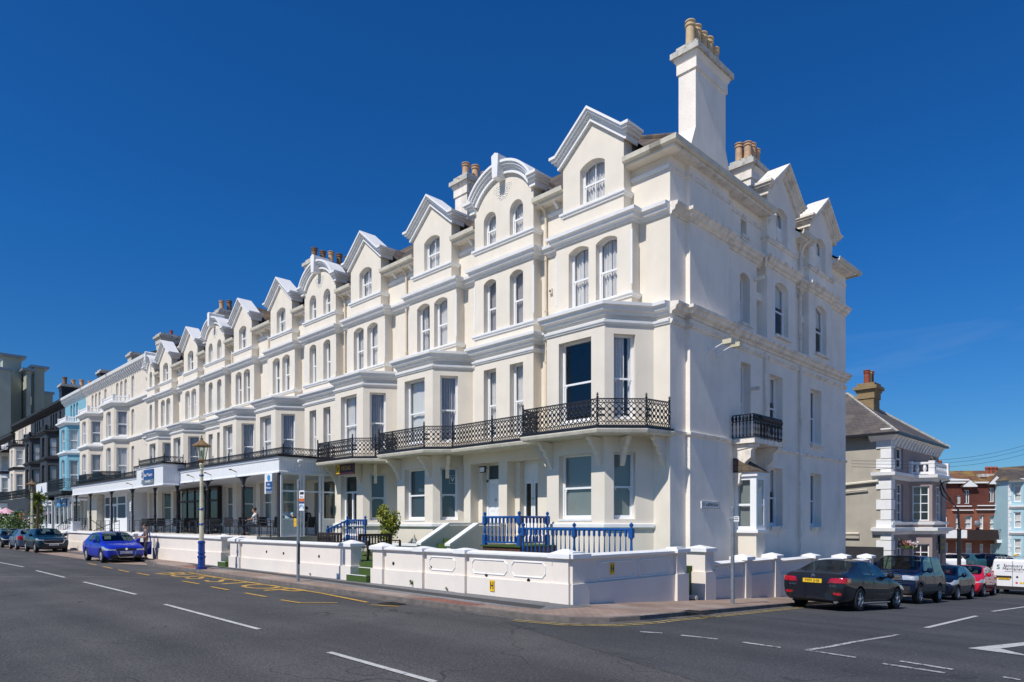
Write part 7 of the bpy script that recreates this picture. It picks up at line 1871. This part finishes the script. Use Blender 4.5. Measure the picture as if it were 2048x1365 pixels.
car('parked_car', 'bright blue hatchback with its kerbside door open', 'car', golfP, 'cp_blue', (-38.5, 10.1, G1), R(.5), 'RK07 YWT', detail=2)
car('parked_car', 'dark teal crossover car with roof rails, parked left of the blue hatchback', 'car', suvP, 'cp_teal', (-54.1, 10.2, G1), R(1), 'FH70 JML', detail=2)
car('parked_car', 'small blue-grey hatchback facing away, behind the dark teal crossover', 'car', smallP, 'cp_silverblue', (-60.75, 10.25, G1), R(180), 'LB16 OKV')
car('parked_car', 'black car at the left edge of the view with a white number plate', 'car', dict(golfP, extra=None, spokes=5), 'cp_black', (-66.6, 10.25, G1), R(0), 'HT64 ENC')
# dark saloon, seen from behind
def reg_sal(x, y, z, n, L, H):
    if x > L-.42 and y > .52 and .76 < z < .915-.04*(1-y)*2 and n.x < .35: return 6
    if x > L-.2 and .62 < y < .86 and .44 < z < .50: return 6
    if x > L-.3 and y < .8 and .2 < z < .26 : return 7
    if x < .6 and y > .5 and .58 < z < .72 and n.z < .8: return 5
    if x < .2 and y < .4 and .5 < z < .68: return 7
    return 0
def sal_extra(root, end, hit, X, hw):
    p = end(0, .93, -1); 
    if p: q = MB(); q.lathe([(.055, 0), (.06, .008), (.045, .012)], (p.x-.012, 0, .93), 20, 'x'); o = q.build('badge', 'chrome', root); q = MB(); q.path([(p.x-.016, .03, .95), (p.x-.016, .015, .915), (p.x-.016, -.03, .915)], .008, 5); q.build('badge_letter', 'trim', o)
    for s in (-1, 1):
        p = end(s*.62, .25, -1)
        if p: q = MB(); q.lathe([(.055, -.03), (.06, .1), (.045, .1), (.045, -.02)], (p.x-.01, s*.62, .26), 14, 'x'); q.build('exhaust_tip', 'chrome', root, 40)
        p = hit(X(4.35), .83, s)
        if p: q = MB(); q.box(p.x-.07, p.x+.09, p.y-.02, p.y+.014*s, .80, .87); q.build('indicator', 'amber', root)
    for y, t_ in ((.56, 'LEXUS'), (-.56, 'IS 250')):
        p = end(y, .68, -1)
        if p: text(t_, .075, 'chrome', root, (p.x-.006, y, .68), (PI/2, 0, -PI/2), 'badge_lettering', .002)
    q = MB(); q.box(-1.0, .85, -hw+.0, -hw+.035, .22, .25); q.build('sill_strip', 'alloy', root)
salP = dict(L=4.58, W=1.80, H=1.425, wb=2.73, fo=.82, r=.325, xc=1.36, xr0=2.12, xr1=3.25, xg=4.0, hn=.70, hc=.94, bz=.92, bz2=.97, zd=1.03, xb=2.60, xq=3.45 if False else 3.12, rw=.70, reg=reg_sal, pzr=.80, pzf=.4, tw=.93, nw=.82, rd=.03, spokes=5, extra=sal_extra, seams=(1.5, 2.66, 3.4), xside=3.26)
SL = math.atan(.0604)
car('parked_car', 'dark graphite saloon seen from behind with a yellow number plate', 'car', salP, 'cp_graphite', (-7.33, 21.42, gz(21.42)-.085), R(86.5), 'M99 JHB', -SL, detail=2)
def reg_4x4(x, y, z, n, L, H):
    if x < .5 and y > .50 and .84 < z < 1.0 and n.z < .8 and (x < .4 or y > .8): return 5
    if x < .3 and y < .47 and .82 < z < 1.0 and n.x > .2: return 7
    if x < .3 and y < .8 and .42 < z < .62 and n.x > .3: return 7
    if z < .45: return 7
    return 0
def fx_extra(root, end, hit, X, hw):
    q = MB(); pts = [end(y, z, 1) for y, z in ((-.48, .84), (-.44, 1.0), (0, 1.04), (.44, 1.0), (.48, .84), (-.48, .84))]; q.path([p+Vector((.012,0,0)) for p in pts if p], .022, 5)
    for z in (.70, .76): 
        pts = [end(y, z, 1) for y in (-.7, -.35, 0, .35, .7)]; q.path([p+Vector((.01,0,0)) for p in pts if p], .012, 5)
    q.build('bumper_trim', 'chrome', root)
    q = MB(); q.box(-1.3, 1.3, -hw-.02, -hw+.05, .45, .62); q.box(-1.3, 1.3, hw-.05, hw+.02, .45, .62); q.build('side_cladding', 'trim', root)
    q = MB(); q.lathe([(.3, 0), (.34, .03), (.34, .15), (.3, .18)], (-2.2, 0, .95), 20, 'x'); q.build('spare_wheel', 'tyre', root)
    q = MB(); q.bar((X(.95), .7, 1.12), (X(.9), .72, 1.9), .005, 4); q.build('aerial', 'trim', root)
    q = MB(); p = (X(2.0), -hw*.6, 1.3); q.build('tax_disc', 'net', root) if False else None
fxP = dict(L=4.1, W=1.78, H=1.74, wb=2.48, fo=.75, r=.36, xc=1.15, xr0=1.62, xr1=3.75, xg=4.0, hn=1.04, hc=1.14, bz=1.12, bz2=1.14, zd=1.15, xb=2.45, xq=3.6, rw=.80, reg=reg_4x4, cl=.28, nw=.92, tw=.97, spokes=5, extra=fx_extra, pzf=.62, rd=.0)
car('parked_car', 'navy blue off-roader with a chrome grille frame, parked in front of the saloon', 'car', fxP, 'cp_navy', (-7.72, 28.6, gz(28.6)-.085), R(-90.5), 'T417 KPN', SL, detail=2)
fiP = dict(golfP, L=3.97, W=1.73, H=1.48, wb=2.49, fo=.82, r=.31, xc=1.0, xr0=1.78, xr1=3.35, xg=3.82, xb=2.5, xq=3.1, hn=.74, hc=1.0, bz=.97, bz2=1.06, zd=1.06, extra=None, spokes=7)
def reg_fi(x, y, z, n, L, H):
    if .08 < x < .85 and y > .58 and .62+.1*x < z < .80+.08*x and n.z < .85: return 5
    if x < .3 and y < .62 and .26 < z < .56 and n.x > .3: return 7
    return 0
fiP['reg'] = reg_fi
car('parked_car', 'very dark navy small hatchback parked behind the off-roader', 'car', fiP, 'cp_dknavy', (-7.85, 34.65, gz(34.65)-.085), R(-90.5), 'EO61 FZC', SL)
def reg_ya(x, y, z, n, L, H):
    if .05 < x < .8 and y > .50 and .66 < z < .80+.05*x and n.z < .8: return 5
    if x < .35 and y < .72 and .24 < z < .60 and n.x > .25 and z < .25+.5*(1-y): return 7
    return 0
yaP = dict(fiP, reg=reg_ya, L=3.9, H=1.5)
car('parked_car', 'bright red small hatchback parked beside the white van', 'car', yaP, 'cp_red', (-8.0, 40.4, gz(40.4)-.085), R(-90), 'GX17 TLA', SL)
for i, (u, D, pm_, lb, hd) in enumerate(((1893, 58, 'cp_white', 'white car roof glimpsed beyond the small navy hatchback', 120), (1935, 57, 'cp_cyan', 'dusty teal car glimpsed at the foot of the swan-neck lamp', 140), (1972, 56, 'cp_dknavy', 'dark blue car glimpsed behind the red hatchback and the van', 150))):
    x, y = viewframe(u, D); zt = EYE-(1108-1046)*D/1365-1.47+.05
    car('distant_car', lb, 'car', dict(fiP, seams=(1.2, 2.5, 3.1)), pm_, (x, y, max(gz(y)-.085, zt)), R(hd), None, 0, 'cars at the far junction', 1)
# white van
def van():
    root = empty('van', (-6.75, 46.0, gz(46)-.083), R(90), 'white maintenance van seen from behind with black lettering', 'van'); root.rotation_euler = (0, SL*.7, R(90))
    L, hw, H = 4.4, .92, 1.84
    prof = [(2.2, .35), (2.2, .75), (1.95, .95), (1.35, 1.1), (.75, H-.08), (.5, H), (-2.05, H), (-2.17, H-.06), (-2.2, 1.2), (-2.2, .35)]
    me = MB()
    secs = []
    for y, sc, dz in ((-hw, 0, 0), (-hw+.0, 0, 0)): pass
    q = MB(); n = len(prof)
    rows = []
    for y, ins in ((-hw*.93, .10), (-hw, .0), (hw, .0), (hw*.93, .10)):
        row = []
        for i, (x, z) in enumerate(prof):
            f = ins if z > 1.15 else 0
            yy = y if z < 1.2 else y*(1-.10*(z-1.2)/.64)
            row.append((x-(.03 if x > 2 else -.0)*(1 if ins else 0), yy, z-(.03 if (ins and z > 1.7) else 0) + (.03 if (not ins and False) else 0)))
        rows.append(row)
    pts = [p for r_ in (rows[1], rows[2]) for p in r_]
    q.faces(pts, [tuple(range(n)), tuple(range(n, 2*n))[::-1]]+[(i, (i+1) % n, n+(i+1) % n, n+i) for i in range(n)])
    o = q.build('body', 'cp_white', root)
    b = o.modifiers.new('b', 'BEVEL'); b.width = .07; b.segments = 3; b.limit_method = 'ANGLE'
    X_ = -2.2
    q = MB(); q.box(X_-.012, X_+.0, -.008, .008, .42, 1.76); q.box(X_-.012, X_, -hw*.88, hw*.88, .40, .412); q.build('door_gap', 'trim', root)
    q = MB(); q.box(X_-.06, X_+.1, -hw, hw, .24, .42); q.build('rear_bumper', 'trim', root)
    q = MB(); q.box(X_-.04, X_, .04, .72, .86, .96); q.build('plate_recess', 'trim', root)
    q = MB(); q.box(X_-.03, X_, .10, .62, .76, .87); pl = q.build('number_plate', 'yellow', root); text('VX19 WKL', .1, 'ink', pl, (X_-.032, .36, .812), (PI/2, 0, -PI/2), 'plate_lettering', .001)
    text('Sanctuary', .21, 'trim', root, (X_-.014, -.02, 1.50), (PI/2, 0, -PI/2), 'lettering', .001); text('Maintenance', .21, 'trim', root, (X_-.014, -.10, 1.33), (PI/2, 0, -PI/2), 'lettering', .001)
    M['vangreen'] = mat('logo_green', (.01,.14,.10), .4, .02, 3)
    text('S', .34, 'vangreen', root, (X_-.014, .62, 1.41), (PI/2, 0, -PI/2), 'logo', .002)
    q = MB(); q.box(X_-.014, X_-.01, -.45, .35, 1.19, 1.2); q.build('underline', 'trim', root)
    q = MB(); q.lathe([(.05, 0), (.05, .02)], (X_-.02, -.2, .92), 12, 'x'); q.build('lock', 'trim', root)
    for y, mm in ((-.18, 'petalr'), (-.36, 'yellow'), (-.48, 'yellow'), (-.62, 'vangreen')): q = MB(); q.lathe([(.055, 0), (.055, .003)], (X_-.014, y, .62), 12, 'x'); q.build('round_logo', mm, root)
    for s in (-1, 1): q = MB(); q.box(X_-.02, X_+.1, s*hw-.09*s-.02, s*hw+.004*s, .75, 1.2); q.build('tail_light', 'redlens', root)
    q = MB(); q.face([(.70, -hw*.87, 1.76), (.70, hw*.87, 1.76), (1.36, hw*.95, 1.13), (1.36, -hw*.95, 1.13)]); q.build('windscreen', 'carglass', root, None, (.03, 0, .02))
    q = MB()
    for x in (-1.7, -.6, .4): q.bar((x, -hw*.9, H+.1), (x, hw*.9, H+.1), .02); [q.bar((x, s*hw*.8, H), (x, s*hw*.8, H+.1), .02) for s in (-1, 1)]
    for y in (-.5, -.35, .1, .25): q.bar((-1.9, y, H+.15), (.6, y, H+.15), .025)
    for k in range(9): q.bar((-1.8+k*.28, -.5, H+.15), (-1.8+k*.28, -.35, H+.15), .012)
    rk = q.build('roof_rack', 'alloy', root)
    q = MB(); q.path([(-1.9, .0, H+.2), (-1.7, -.1, H+.26), (-1.3, -.1, H+.26), (-1.2, .05, H+.2)], .04, 6); q.build('yellow_strap', 'yellow', rk)
    for x in (1.4, -1.45):
        for s in (-1, 1): wheel(root, x, s*(hw-.1), .32, s, 6)
    q = MB()
    for x in (1.4, -1.45):
        for s in (-1, 1): q.lathe([(.39, 0), (.39, .012)], (x, s*hw-(.006), .33), 24, 'y')
    q.build('wheel_arch', 'trim', root)
van()
# ------------------------------------------------------------------ people
M['skin'] = mat('skin', (.50,.27,.18), .55, .04, 20); M['hair'] = mat('dark_hair', (.03,.018,.012), .6, .1, 60); M['hairgrey'] = mat('grey_brown_hair', (.16,.12,.09), .6, .1, 60)
M['shirtpat'] = mat('patterned_shirt', (.30,.22,.20), .85, .1, 14, col2=(.05,.05,.06), detail=1); M['shirtwhite'] = mat('white_cotton', (.72,.73,.75), .85, .04, 20); M['shirtblue'] = mat('pale_blue_cotton', (.40,.52,.58), .85, .05, 20)
M['navycloth'] = mat('navy_cloth', (.015,.02,.05), .85, .1, 20); M['pinkcloth'] = mat('pink_cloth', (.5,.15,.17), .85, .1, 20); M['jeans'] = mat('dark_jeans', (.03,.035,.055), .85, .1, 20); M['shoe'] = mat('shoe_leather', (.03,.025,.02), .6, .1, 20)
def skin(name, J, E, m, parent, sub=2):
    """J: name -> (pos, radius or (rx, ry)); E: pairs; first joint is the root"""
    me = bpy.data.meshes.new(name); names = list(J); me.from_pydata([J[k][0] for k in names], [(names.index(a), names.index(b)) for a, b in E], [])
    o = bpy.data.objects.new(name, me); COL.objects.link(o); o.modifiers.new('k', 'SKIN'); s = o.modifiers.new('s', 'SUBSURF'); s.levels = sub; s.render_levels = sub
    for i, k in enumerate(names):
        r = J[k][1]; me.skin_vertices[0].data[i].radius = r if isinstance(r, tuple) else (r, r)
    me.skin_vertices[0].data[0].use_root = True
    dg = bpy.context.evaluated_depsgraph_get(); nm = bpy.data.meshes.new_from_object(o.evaluated_get(dg)); bpy.data.objects.remove(o)
    nm.materials.clear(); nm.materials.append(M[m]); nm.polygons.foreach_set('use_smooth', [True]*len(nm.polygons))
    q = bpy.data.objects.new(name, nm); COL.objects.link(q); q.parent = parent; return q
def hand(J, E, wr, d, up, s, tag_):
    """palm and five fingers from wrist wr along d"""
    d = Vector(d).normalized(); up = Vector(up).normalized(); sd = d.cross(up).normalized()*s
    w = Vector(J[wr][0]); J[tag_+'palm'] = (tuple(w+d*.055), (.034, .02)); E.append((wr, tag_+'palm'))
    for i, (o, l) in enumerate(((-.03, .065), (-.010, .078), (.010, .073), (.028, .058))):
        a = w+d*.09+sd*o; b = a+d*l*.55-up*.008; c = b+d*l*.35-up*.025
        J[f'{tag_}f{i}a'] = (tuple(a), .0105); J[f'{tag_}f{i}b'] = (tuple(b), .0095); J[f'{tag_}f{i}c'] = (tuple(c), .008)
        E += [(tag_+'palm', f'{tag_}f{i}a'), (f'{tag_}f{i}a', f'{tag_}f{i}b'), (f'{tag_}f{i}b', f'{tag_}f{i}c')]
    a = w+d*.04-sd*.04; b = a+d*.035-sd*.022-up*.01
    J[tag_+'t1'] = (tuple(a), .012); J[tag_+'t2'] = (tuple(b), .0095); E += [(tag_+'palm', tag_+'t1'), (tag_+'t1', tag_+'t2')]
def person(label, loc, rz, pose, shirt, trousers, hairm, cat_group=None):
    root = empty('person', loc, rz, label, 'person')
    p = pose; J, E = {}, []
    J['pelvis'] = (p['pelvis'], (.15, .11)); J['waist'] = (p['waist'], (.135, .10)); J['chest'] = (p['chest'], (.165, .115)); J['neckb'] = (p['neckb'], (.075, .07)); J['neck'] = (p['neck'], .055)
    h = Vector(p['head']); f = Vector(p['face']).normalized(); u = Vector((0, 0, 1)); u = (u-f*u.dot(f)).normalized()
    J['jaw'] = (tuple(h-u*.05+f*.02), (.066, .072)); J['skull'] = (tuple(h+u*.04), (.078, .092)); J['crown'] = (tuple(h+u*.095-f*.01), (.06, .07))
    E += [('pelvis', 'waist'), ('waist', 'chest'), ('chest', 'neckb'), ('neckb', 'neck'), ('neck', 'jaw'), ('jaw', 'skull'), ('skull', 'crown')]
    for s, t in ((1, 'l'), (-1, 'r')):
        J[t+'sh'] = (p[t+'sh'], .058); J[t+'el'] = (p[t+'el'], .040); J[t+'fa'] = (tuple((Vector(p[t+'el'])*.6+Vector(p[t+'wr'])*.4)), .037); J[t+'wr'] = (p[t+'wr'], (.026, .022))
        E += [('chest', t+'sh'), (t+'sh', t+'el'), (t+'el', t+'fa'), (t+'fa', t+'wr')]
        hand(J, E, t+'wr', Vector(p[t+'wr'])-Vector(p[t+'el'])+Vector((0, 0, -.02)), (0, 0, 1) if abs((Vector(p[t+'wr'])-Vector(p[t+'el'])).normalized().z) < .8 else (0, 1, 0), s, t)
        J[t+'hip'] = (p[t+'hip'], .082); J[t+'kn'] = (p[t+'kn'], .056); J[t+'cf'] = (tuple(Vector(p[t+'kn'])*.7+Vector(p[t+'an'])*.3), .054); J[t+'an'] = (p[t+'an'], .038); J[t+'to'] = (p[t+'to'], (.04, .03))
        E += [('pelvis', t+'hip'), (t+'hip', t+'kn'), (t+'kn', t+'cf'), (t+'cf', t+'an'), (t+'an', t+'to')]
    b = skin('body', J, E, 'skin', root)
    # face: nose, ears, eyes, mouth
    q = MB(); r_ = f.cross(u).normalized()
    q.bar(h+f*.085+u*.02, h+f*.115-u*.012, .010, 6, .016)
    for s in (-1, 1): q.bar(h+r_*s*.075-u*.015, h+r_*s*.085+u*.03, .012, 6, .018)
    q.build('nose_and_ears', 'skin', root, 60)
    q = MB()
    for s in (-1, 1): c = h+f*.088+r_*s*.032+u*.022; q.ball(tuple(c), .010, 8, 5)
    q.bar(h+f*.093-u*.045-r_*.022, h+f*.093-u*.045+r_*.022, .005, 5); q.build('eyes_and_mouth', 'hair', root)
    q = MB(); hc = h+u*.055-f*.022
    n, m_ = 14, 8
    for j in range(m_):
        for i in range(n):
            def P_(i, j):
                a = 2*PI*i/n; t = PI*.62*j/m_; d_ = u*math.cos(t)+(f*math.cos(a)+r_*math.sin(a))*math.sin(t)
                fr = (f.dot(d_) > .45 and t > .9); return hc+Vector((d_.x*.098, d_.y*.098, d_.z*.105))*(.80 if fr else 1.0+.03*math.sin(i*2.3+j))
            q.face([P_(i, j), P_(i+1, j), P_(i+1, j+1), P_(i, j+1)])
    q.build('hair', hairm, root, 60)
    # clothes follow the body a little outside it
    g = lambda k, a: (J[k][0], tuple(x*1.0+a for x in (J[k][1] if isinstance(J[k][1], tuple) else (J[k][1],)*2)))
    JS = {k: g(k, .026) for k in ('waist', 'pelvis', 'chest')}; JS['neckb'] = (tuple(Vector(p['neckb'])-Vector((0,0,.0))), (.105, .098)); ES = [('waist', 'pelvis'), ('waist', 'chest'), ('chest', 'neckb')]
    for t in 'lr': JS[t+'sh'] = g(t+'sh', .03); JS[t+'ar'] = (tuple(Vector(p[t+'sh']).lerp(Vector(p[t+'el']), p.get('sleeve', .75))), .060); ES += [('chest', t+'sh'), (t+'sh', t+'ar')]
    skin('shirt', JS, ES, shirt, root)
    JT = {'pelvis': g('pelvis', .012), 'wb': (tuple(Vector(p['pelvis']).lerp(Vector(p['waist']), .5)), (.14, .105))}; ET = [('pelvis', 'wb')]
    for t in 'lr':
        JT[t+'hip'] = g(t+'hip', .014); JT[t+'kn'] = g(t+'kn', .016); JT[t+'an'] = (tuple(Vector(p[t+'an'])+Vector((0,0,.03))), .058); ET += [('pelvis', t+'hip'), (t+'hip', t+'kn'), (t+'kn', t+'an')]
    skin('trousers', JT, ET, trousers, root)
    for t in 'lr':
        a, c = Vector(p[t+'an']), Vector(p[t+'to']); q = MB(); dd = (c-a); dd.z = 0; dd.normalize(); sdv = Vector((-dd.y, dd.x, 0))
        z0 = min(a.z, c.z)-.045; pts = []
        for o_, w_ in ((-.07, .035), (.0, .042), (.12, .046), (.18, .03)):
            for s in (-1, 1): pts.append(Vector((a.x, a.y, 0))+dd*o_+sdv*w_*s)
        V = [(v.x, v.y, z0) for v in pts]+[(v.x, v.y, z0+(.085 if i < 4 else .05)) for i, v in enumerate(pts)]
        fs = []
        for i in range(3): k = 2*i; fs += [(k, k+1, k+3, k+2), (8+k, 8+k+2, 8+k+3, 8+k+1), (k, k+2, 8+k+2, 8+k), (k+1, 8+k+1, 8+k+3, k+3)]
        fs += [(0, 8, 9, 1), (6, 7, 15, 14)]; q.faces(V, fs); q.build('shoe', 'shoe', root)
    return root
# local frame: the person faces -Y
stand = dict(pelvis=(0, 0, .96), waist=(0, .01, 1.10), chest=(0, .02, 1.32), neckb=(0, .01, 1.47), neck=(0, -.01, 1.53), head=(0, -.03, 1.63), face=(0, -1, -.35),
    lsh=(.185, .02, 1.42), lel=(.24, .02, 1.14), lwr=(.16, -.22, 1.10), rsh=(-.185, .02, 1.42), rel=(-.25, .03, 1.14), rwr=(-.12, -.20, 1.12),
    lhip=(.095, 0, .90), lkn=(.11, -.02, .50), lan=(.11, .03, .09), lto=(.13, -.12, .045), rhip=(-.095, 0, .90), rkn=(-.10, -.04, .50), ran=(-.10, 0, .09), rto=(-.12, -.15, .045), sleeve=.7)
person('man in a patterned short-sleeved shirt standing behind the open car door, looking down', (-37.75, 11.38, 0), R(-12), stand, 'shirtpat', 'jeans', 'hair')
sit = dict(pelvis=(0, .06, .52), waist=(0, .10, .68), chest=(0, .10, .92), neckb=(0, .06, 1.07), neck=(0, .03, 1.13), head=(0, 0, 1.23), face=(0, -1, -.1),
    lsh=(.18, .09, 1.02), lel=(.25, -.08, .78), lwr=(.14, -.32, .76), rsh=(-.18, .09, 1.02), rel=(-.25, -.08, .78), rwr=(-.14, -.32, .76),
    lhip=(.09, .02, .50), lkn=(.12, -.40, .52), lan=(.12, -.38, .10), lto=(.12, -.52, .05), rhip=(-.09, .02, .50), rkn=(-.11, -.40, .52), ran=(-.12, -.36, .10), rto=(-.13, -.50, .05), sleeve=.55)
person('person in a white shirt seated at a verandah table, behind the railing', (-32.98, 14.9, 1.22), R(-42), sit, 'shirtwhite', 'navycloth', 'hair')
lean = dict(sit, lel=(.34, -.12, .90), lwr=(.56, -.22, .80), rel=(-.30, -.10, .86), rwr=(-.2, -.34, .80), sleeve=.9, face=(.2, -1, 0))
person('person in a pale blue shirt behind the glass screen, one arm stretched out', (-29.25, 14.78, 1.27), R(25), lean, 'shirtblue', 'navycloth', 'hairgrey')
person('person in a dark top seated in the doorway of the glass screen', (-29.3, 15.7, 1.22), R(-62), sit, 'navycloth', 'navycloth', 'hair')
# ------------------------------------------------------------------ camera, sun, sky
cam = bpy.data.objects.new('camera', bpy.data.cameras.new('camera')); COL.objects.link(cam)
cam.location = (0, 0, EYE); cam.rotation_euler = (PI/2, 0, R(45)); cam.data.lens = 24; cam.data.sensor_width = 36
cam.data.shift_y = .1775; cam.data.clip_end = 5000; cam.data.clip_start = .1
SC.camera = cam
SUN_EL = 50; SUN_AZ = 2.2   # azimuth: degrees from straight in front of the facade towards the side road
sd = bpy.data.lights.new('sun', 'SUN'); sd.energy = 4.5; sd.angle = R(.53); sd.color = (1, .95, .87)
so = bpy.data.objects.new('sun', sd); COL.objects.link(so)
tosun = Vector((math.sin(R(SUN_AZ))*math.cos(R(SUN_EL)), -math.cos(R(SUN_AZ))*math.cos(R(SUN_EL)), math.sin(R(SUN_EL))))
so.rotation_euler = tosun.to_track_quat('Z', 'Y').to_euler(); so.location = (0, -20, 40)
wd = bpy.data.worlds.new('World'); SC.world = wd; wd.use_nodes = True
nt = wd.node_tree; N, L = nt.nodes, nt.links
for n in list(N): N.remove(n)
out = N.new('ShaderNodeOutputWorld'); bg = N.new('ShaderNodeBackground'); sky = N.new('ShaderNodeTexSky'); sky.sky_type = 'NISHITA'; sky.sun_disc = False
sky.sun_elevation = R(SUN_EL); sky.sun_rotation = R(180-SUN_AZ); sky.air_density = 1.0; sky.dust_density = .2; sky.ozone_density = 3.0
hs = N.new('ShaderNodeHueSaturation'); hs.inputs['Saturation'].default_value = 1.25; hs.inputs['Value'].default_value = 1.0
gm = N.new('ShaderNodeGamma'); gm.inputs[1].default_value = 1.0
tn = N.new('ShaderNodeMix'); tn.data_type = 'RGBA'; tn.blend_type = 'MULTIPLY'; tn.inputs[0].default_value = 1; tcs = N.new('ShaderNodeTexCoord'); sxs = N.new('ShaderNodeSeparateXYZ'); L.new(tcs.outputs['Generated'], sxs.inputs[0]); mrs = N.new('ShaderNodeMapRange'); mrs.inputs[1].default_value = .0; mrs.inputs[2].default_value = .35; L.new(sxs.outputs[2], mrs.inputs[0]); tc2 = N.new('ShaderNodeMix'); tc2.data_type = 'RGBA'; tc2.inputs[6].default_value = (.34, .55, .80, 1); tc2.inputs[7].default_value = (.21, .67, 1.05, 1); L.new(mrs.outputs[0], tc2.inputs[0]); L.new(tc2.outputs[2], tn.inputs[7])
L.new(sky.outputs[0], hs.inputs['Color']); L.new(hs.outputs[0], tn.inputs[6]); L.new(tn.outputs[2], gm.inputs[0])
# faint high wisps of cloud low on the side-road side
tc = N.new('ShaderNodeTexCoord'); mp = N.new('ShaderNodeMapping'); mp.inputs['Scale'].default_value = (1.5, 1.5, 9); mp.inputs['Rotation'].default_value = (.35, .25, .2)
L.new(tc.outputs['Generated'], mp.inputs[0]); nz = N.new('ShaderNodeTexNoise'); nz.inputs['Scale'].default_value = 2.2; nz.inputs['Detail'].default_value = 9; nz.inputs['Distortion'].default_value = .6
L.new(mp.outputs[0], nz.inputs['Vector']); rp = N.new('ShaderNodeValToRGB'); rp.color_ramp.elements[0].position = .56; rp.color_ramp.elements[1].position = .85
L.new(nz.outputs[0], rp.inputs[0])
sx = N.new('ShaderNodeSeparateXYZ'); L.new(tc.outputs['Generated'], sx.inputs[0])
mr = N.new('ShaderNodeMapRange'); mr.inputs[1].default_value = .78; mr.inputs[2].default_value = .95; L.new(sx.outputs[1], mr.inputs[0])
mr2 = N.new('ShaderNodeMapRange'); mr2.inputs[1].default_value = .42; mr2.inputs[2].default_value = .12; L.new(sx.outputs[2], mr2.inputs[0])
m1 = N.new('ShaderNodeMath'); m1.operation = 'MULTIPLY'; L.new(mr.outputs[0], m1.inputs[0]); L.new(mr2.outputs[0], m1.inputs[1])
m2 = N.new('ShaderNodeMath'); m2.operation = 'MULTIPLY'; L.new(m1.outputs[0], m2.inputs[0]); L.new(rp.outputs[0], m2.inputs[1])
m3 = N.new('ShaderNodeMath'); m3.operation = 'MULTIPLY'; m3.inputs[1].default_value = .16; L.new(m2.outputs[0], m3.inputs[0])
mx = N.new('ShaderNodeMix'); mx.data_type = 'RGBA'; mx.inputs[7].default_value = (7, 7.4, 8, 1); L.new(m3.outputs[0], mx.inputs[0]); L.new(gm.outputs[0], mx.inputs[6])
L.new(mx.outputs[2], bg.inputs[0]); bg.inputs[1].default_value = .1; L.new(bg.outputs[0], out.inputs[0])
SC.view_settings.view_transform = 'Standard'; SC.view_settings.look = 'None'; SC.view_settings.exposure = 0; SC.view_settings.gamma = 1
SC.render.engine = 'CYCLES'; SC.cycles.use_denoising = True; SC.cycles.max_bounces = 6; SC.cycles.transparent_max_bounces = 12
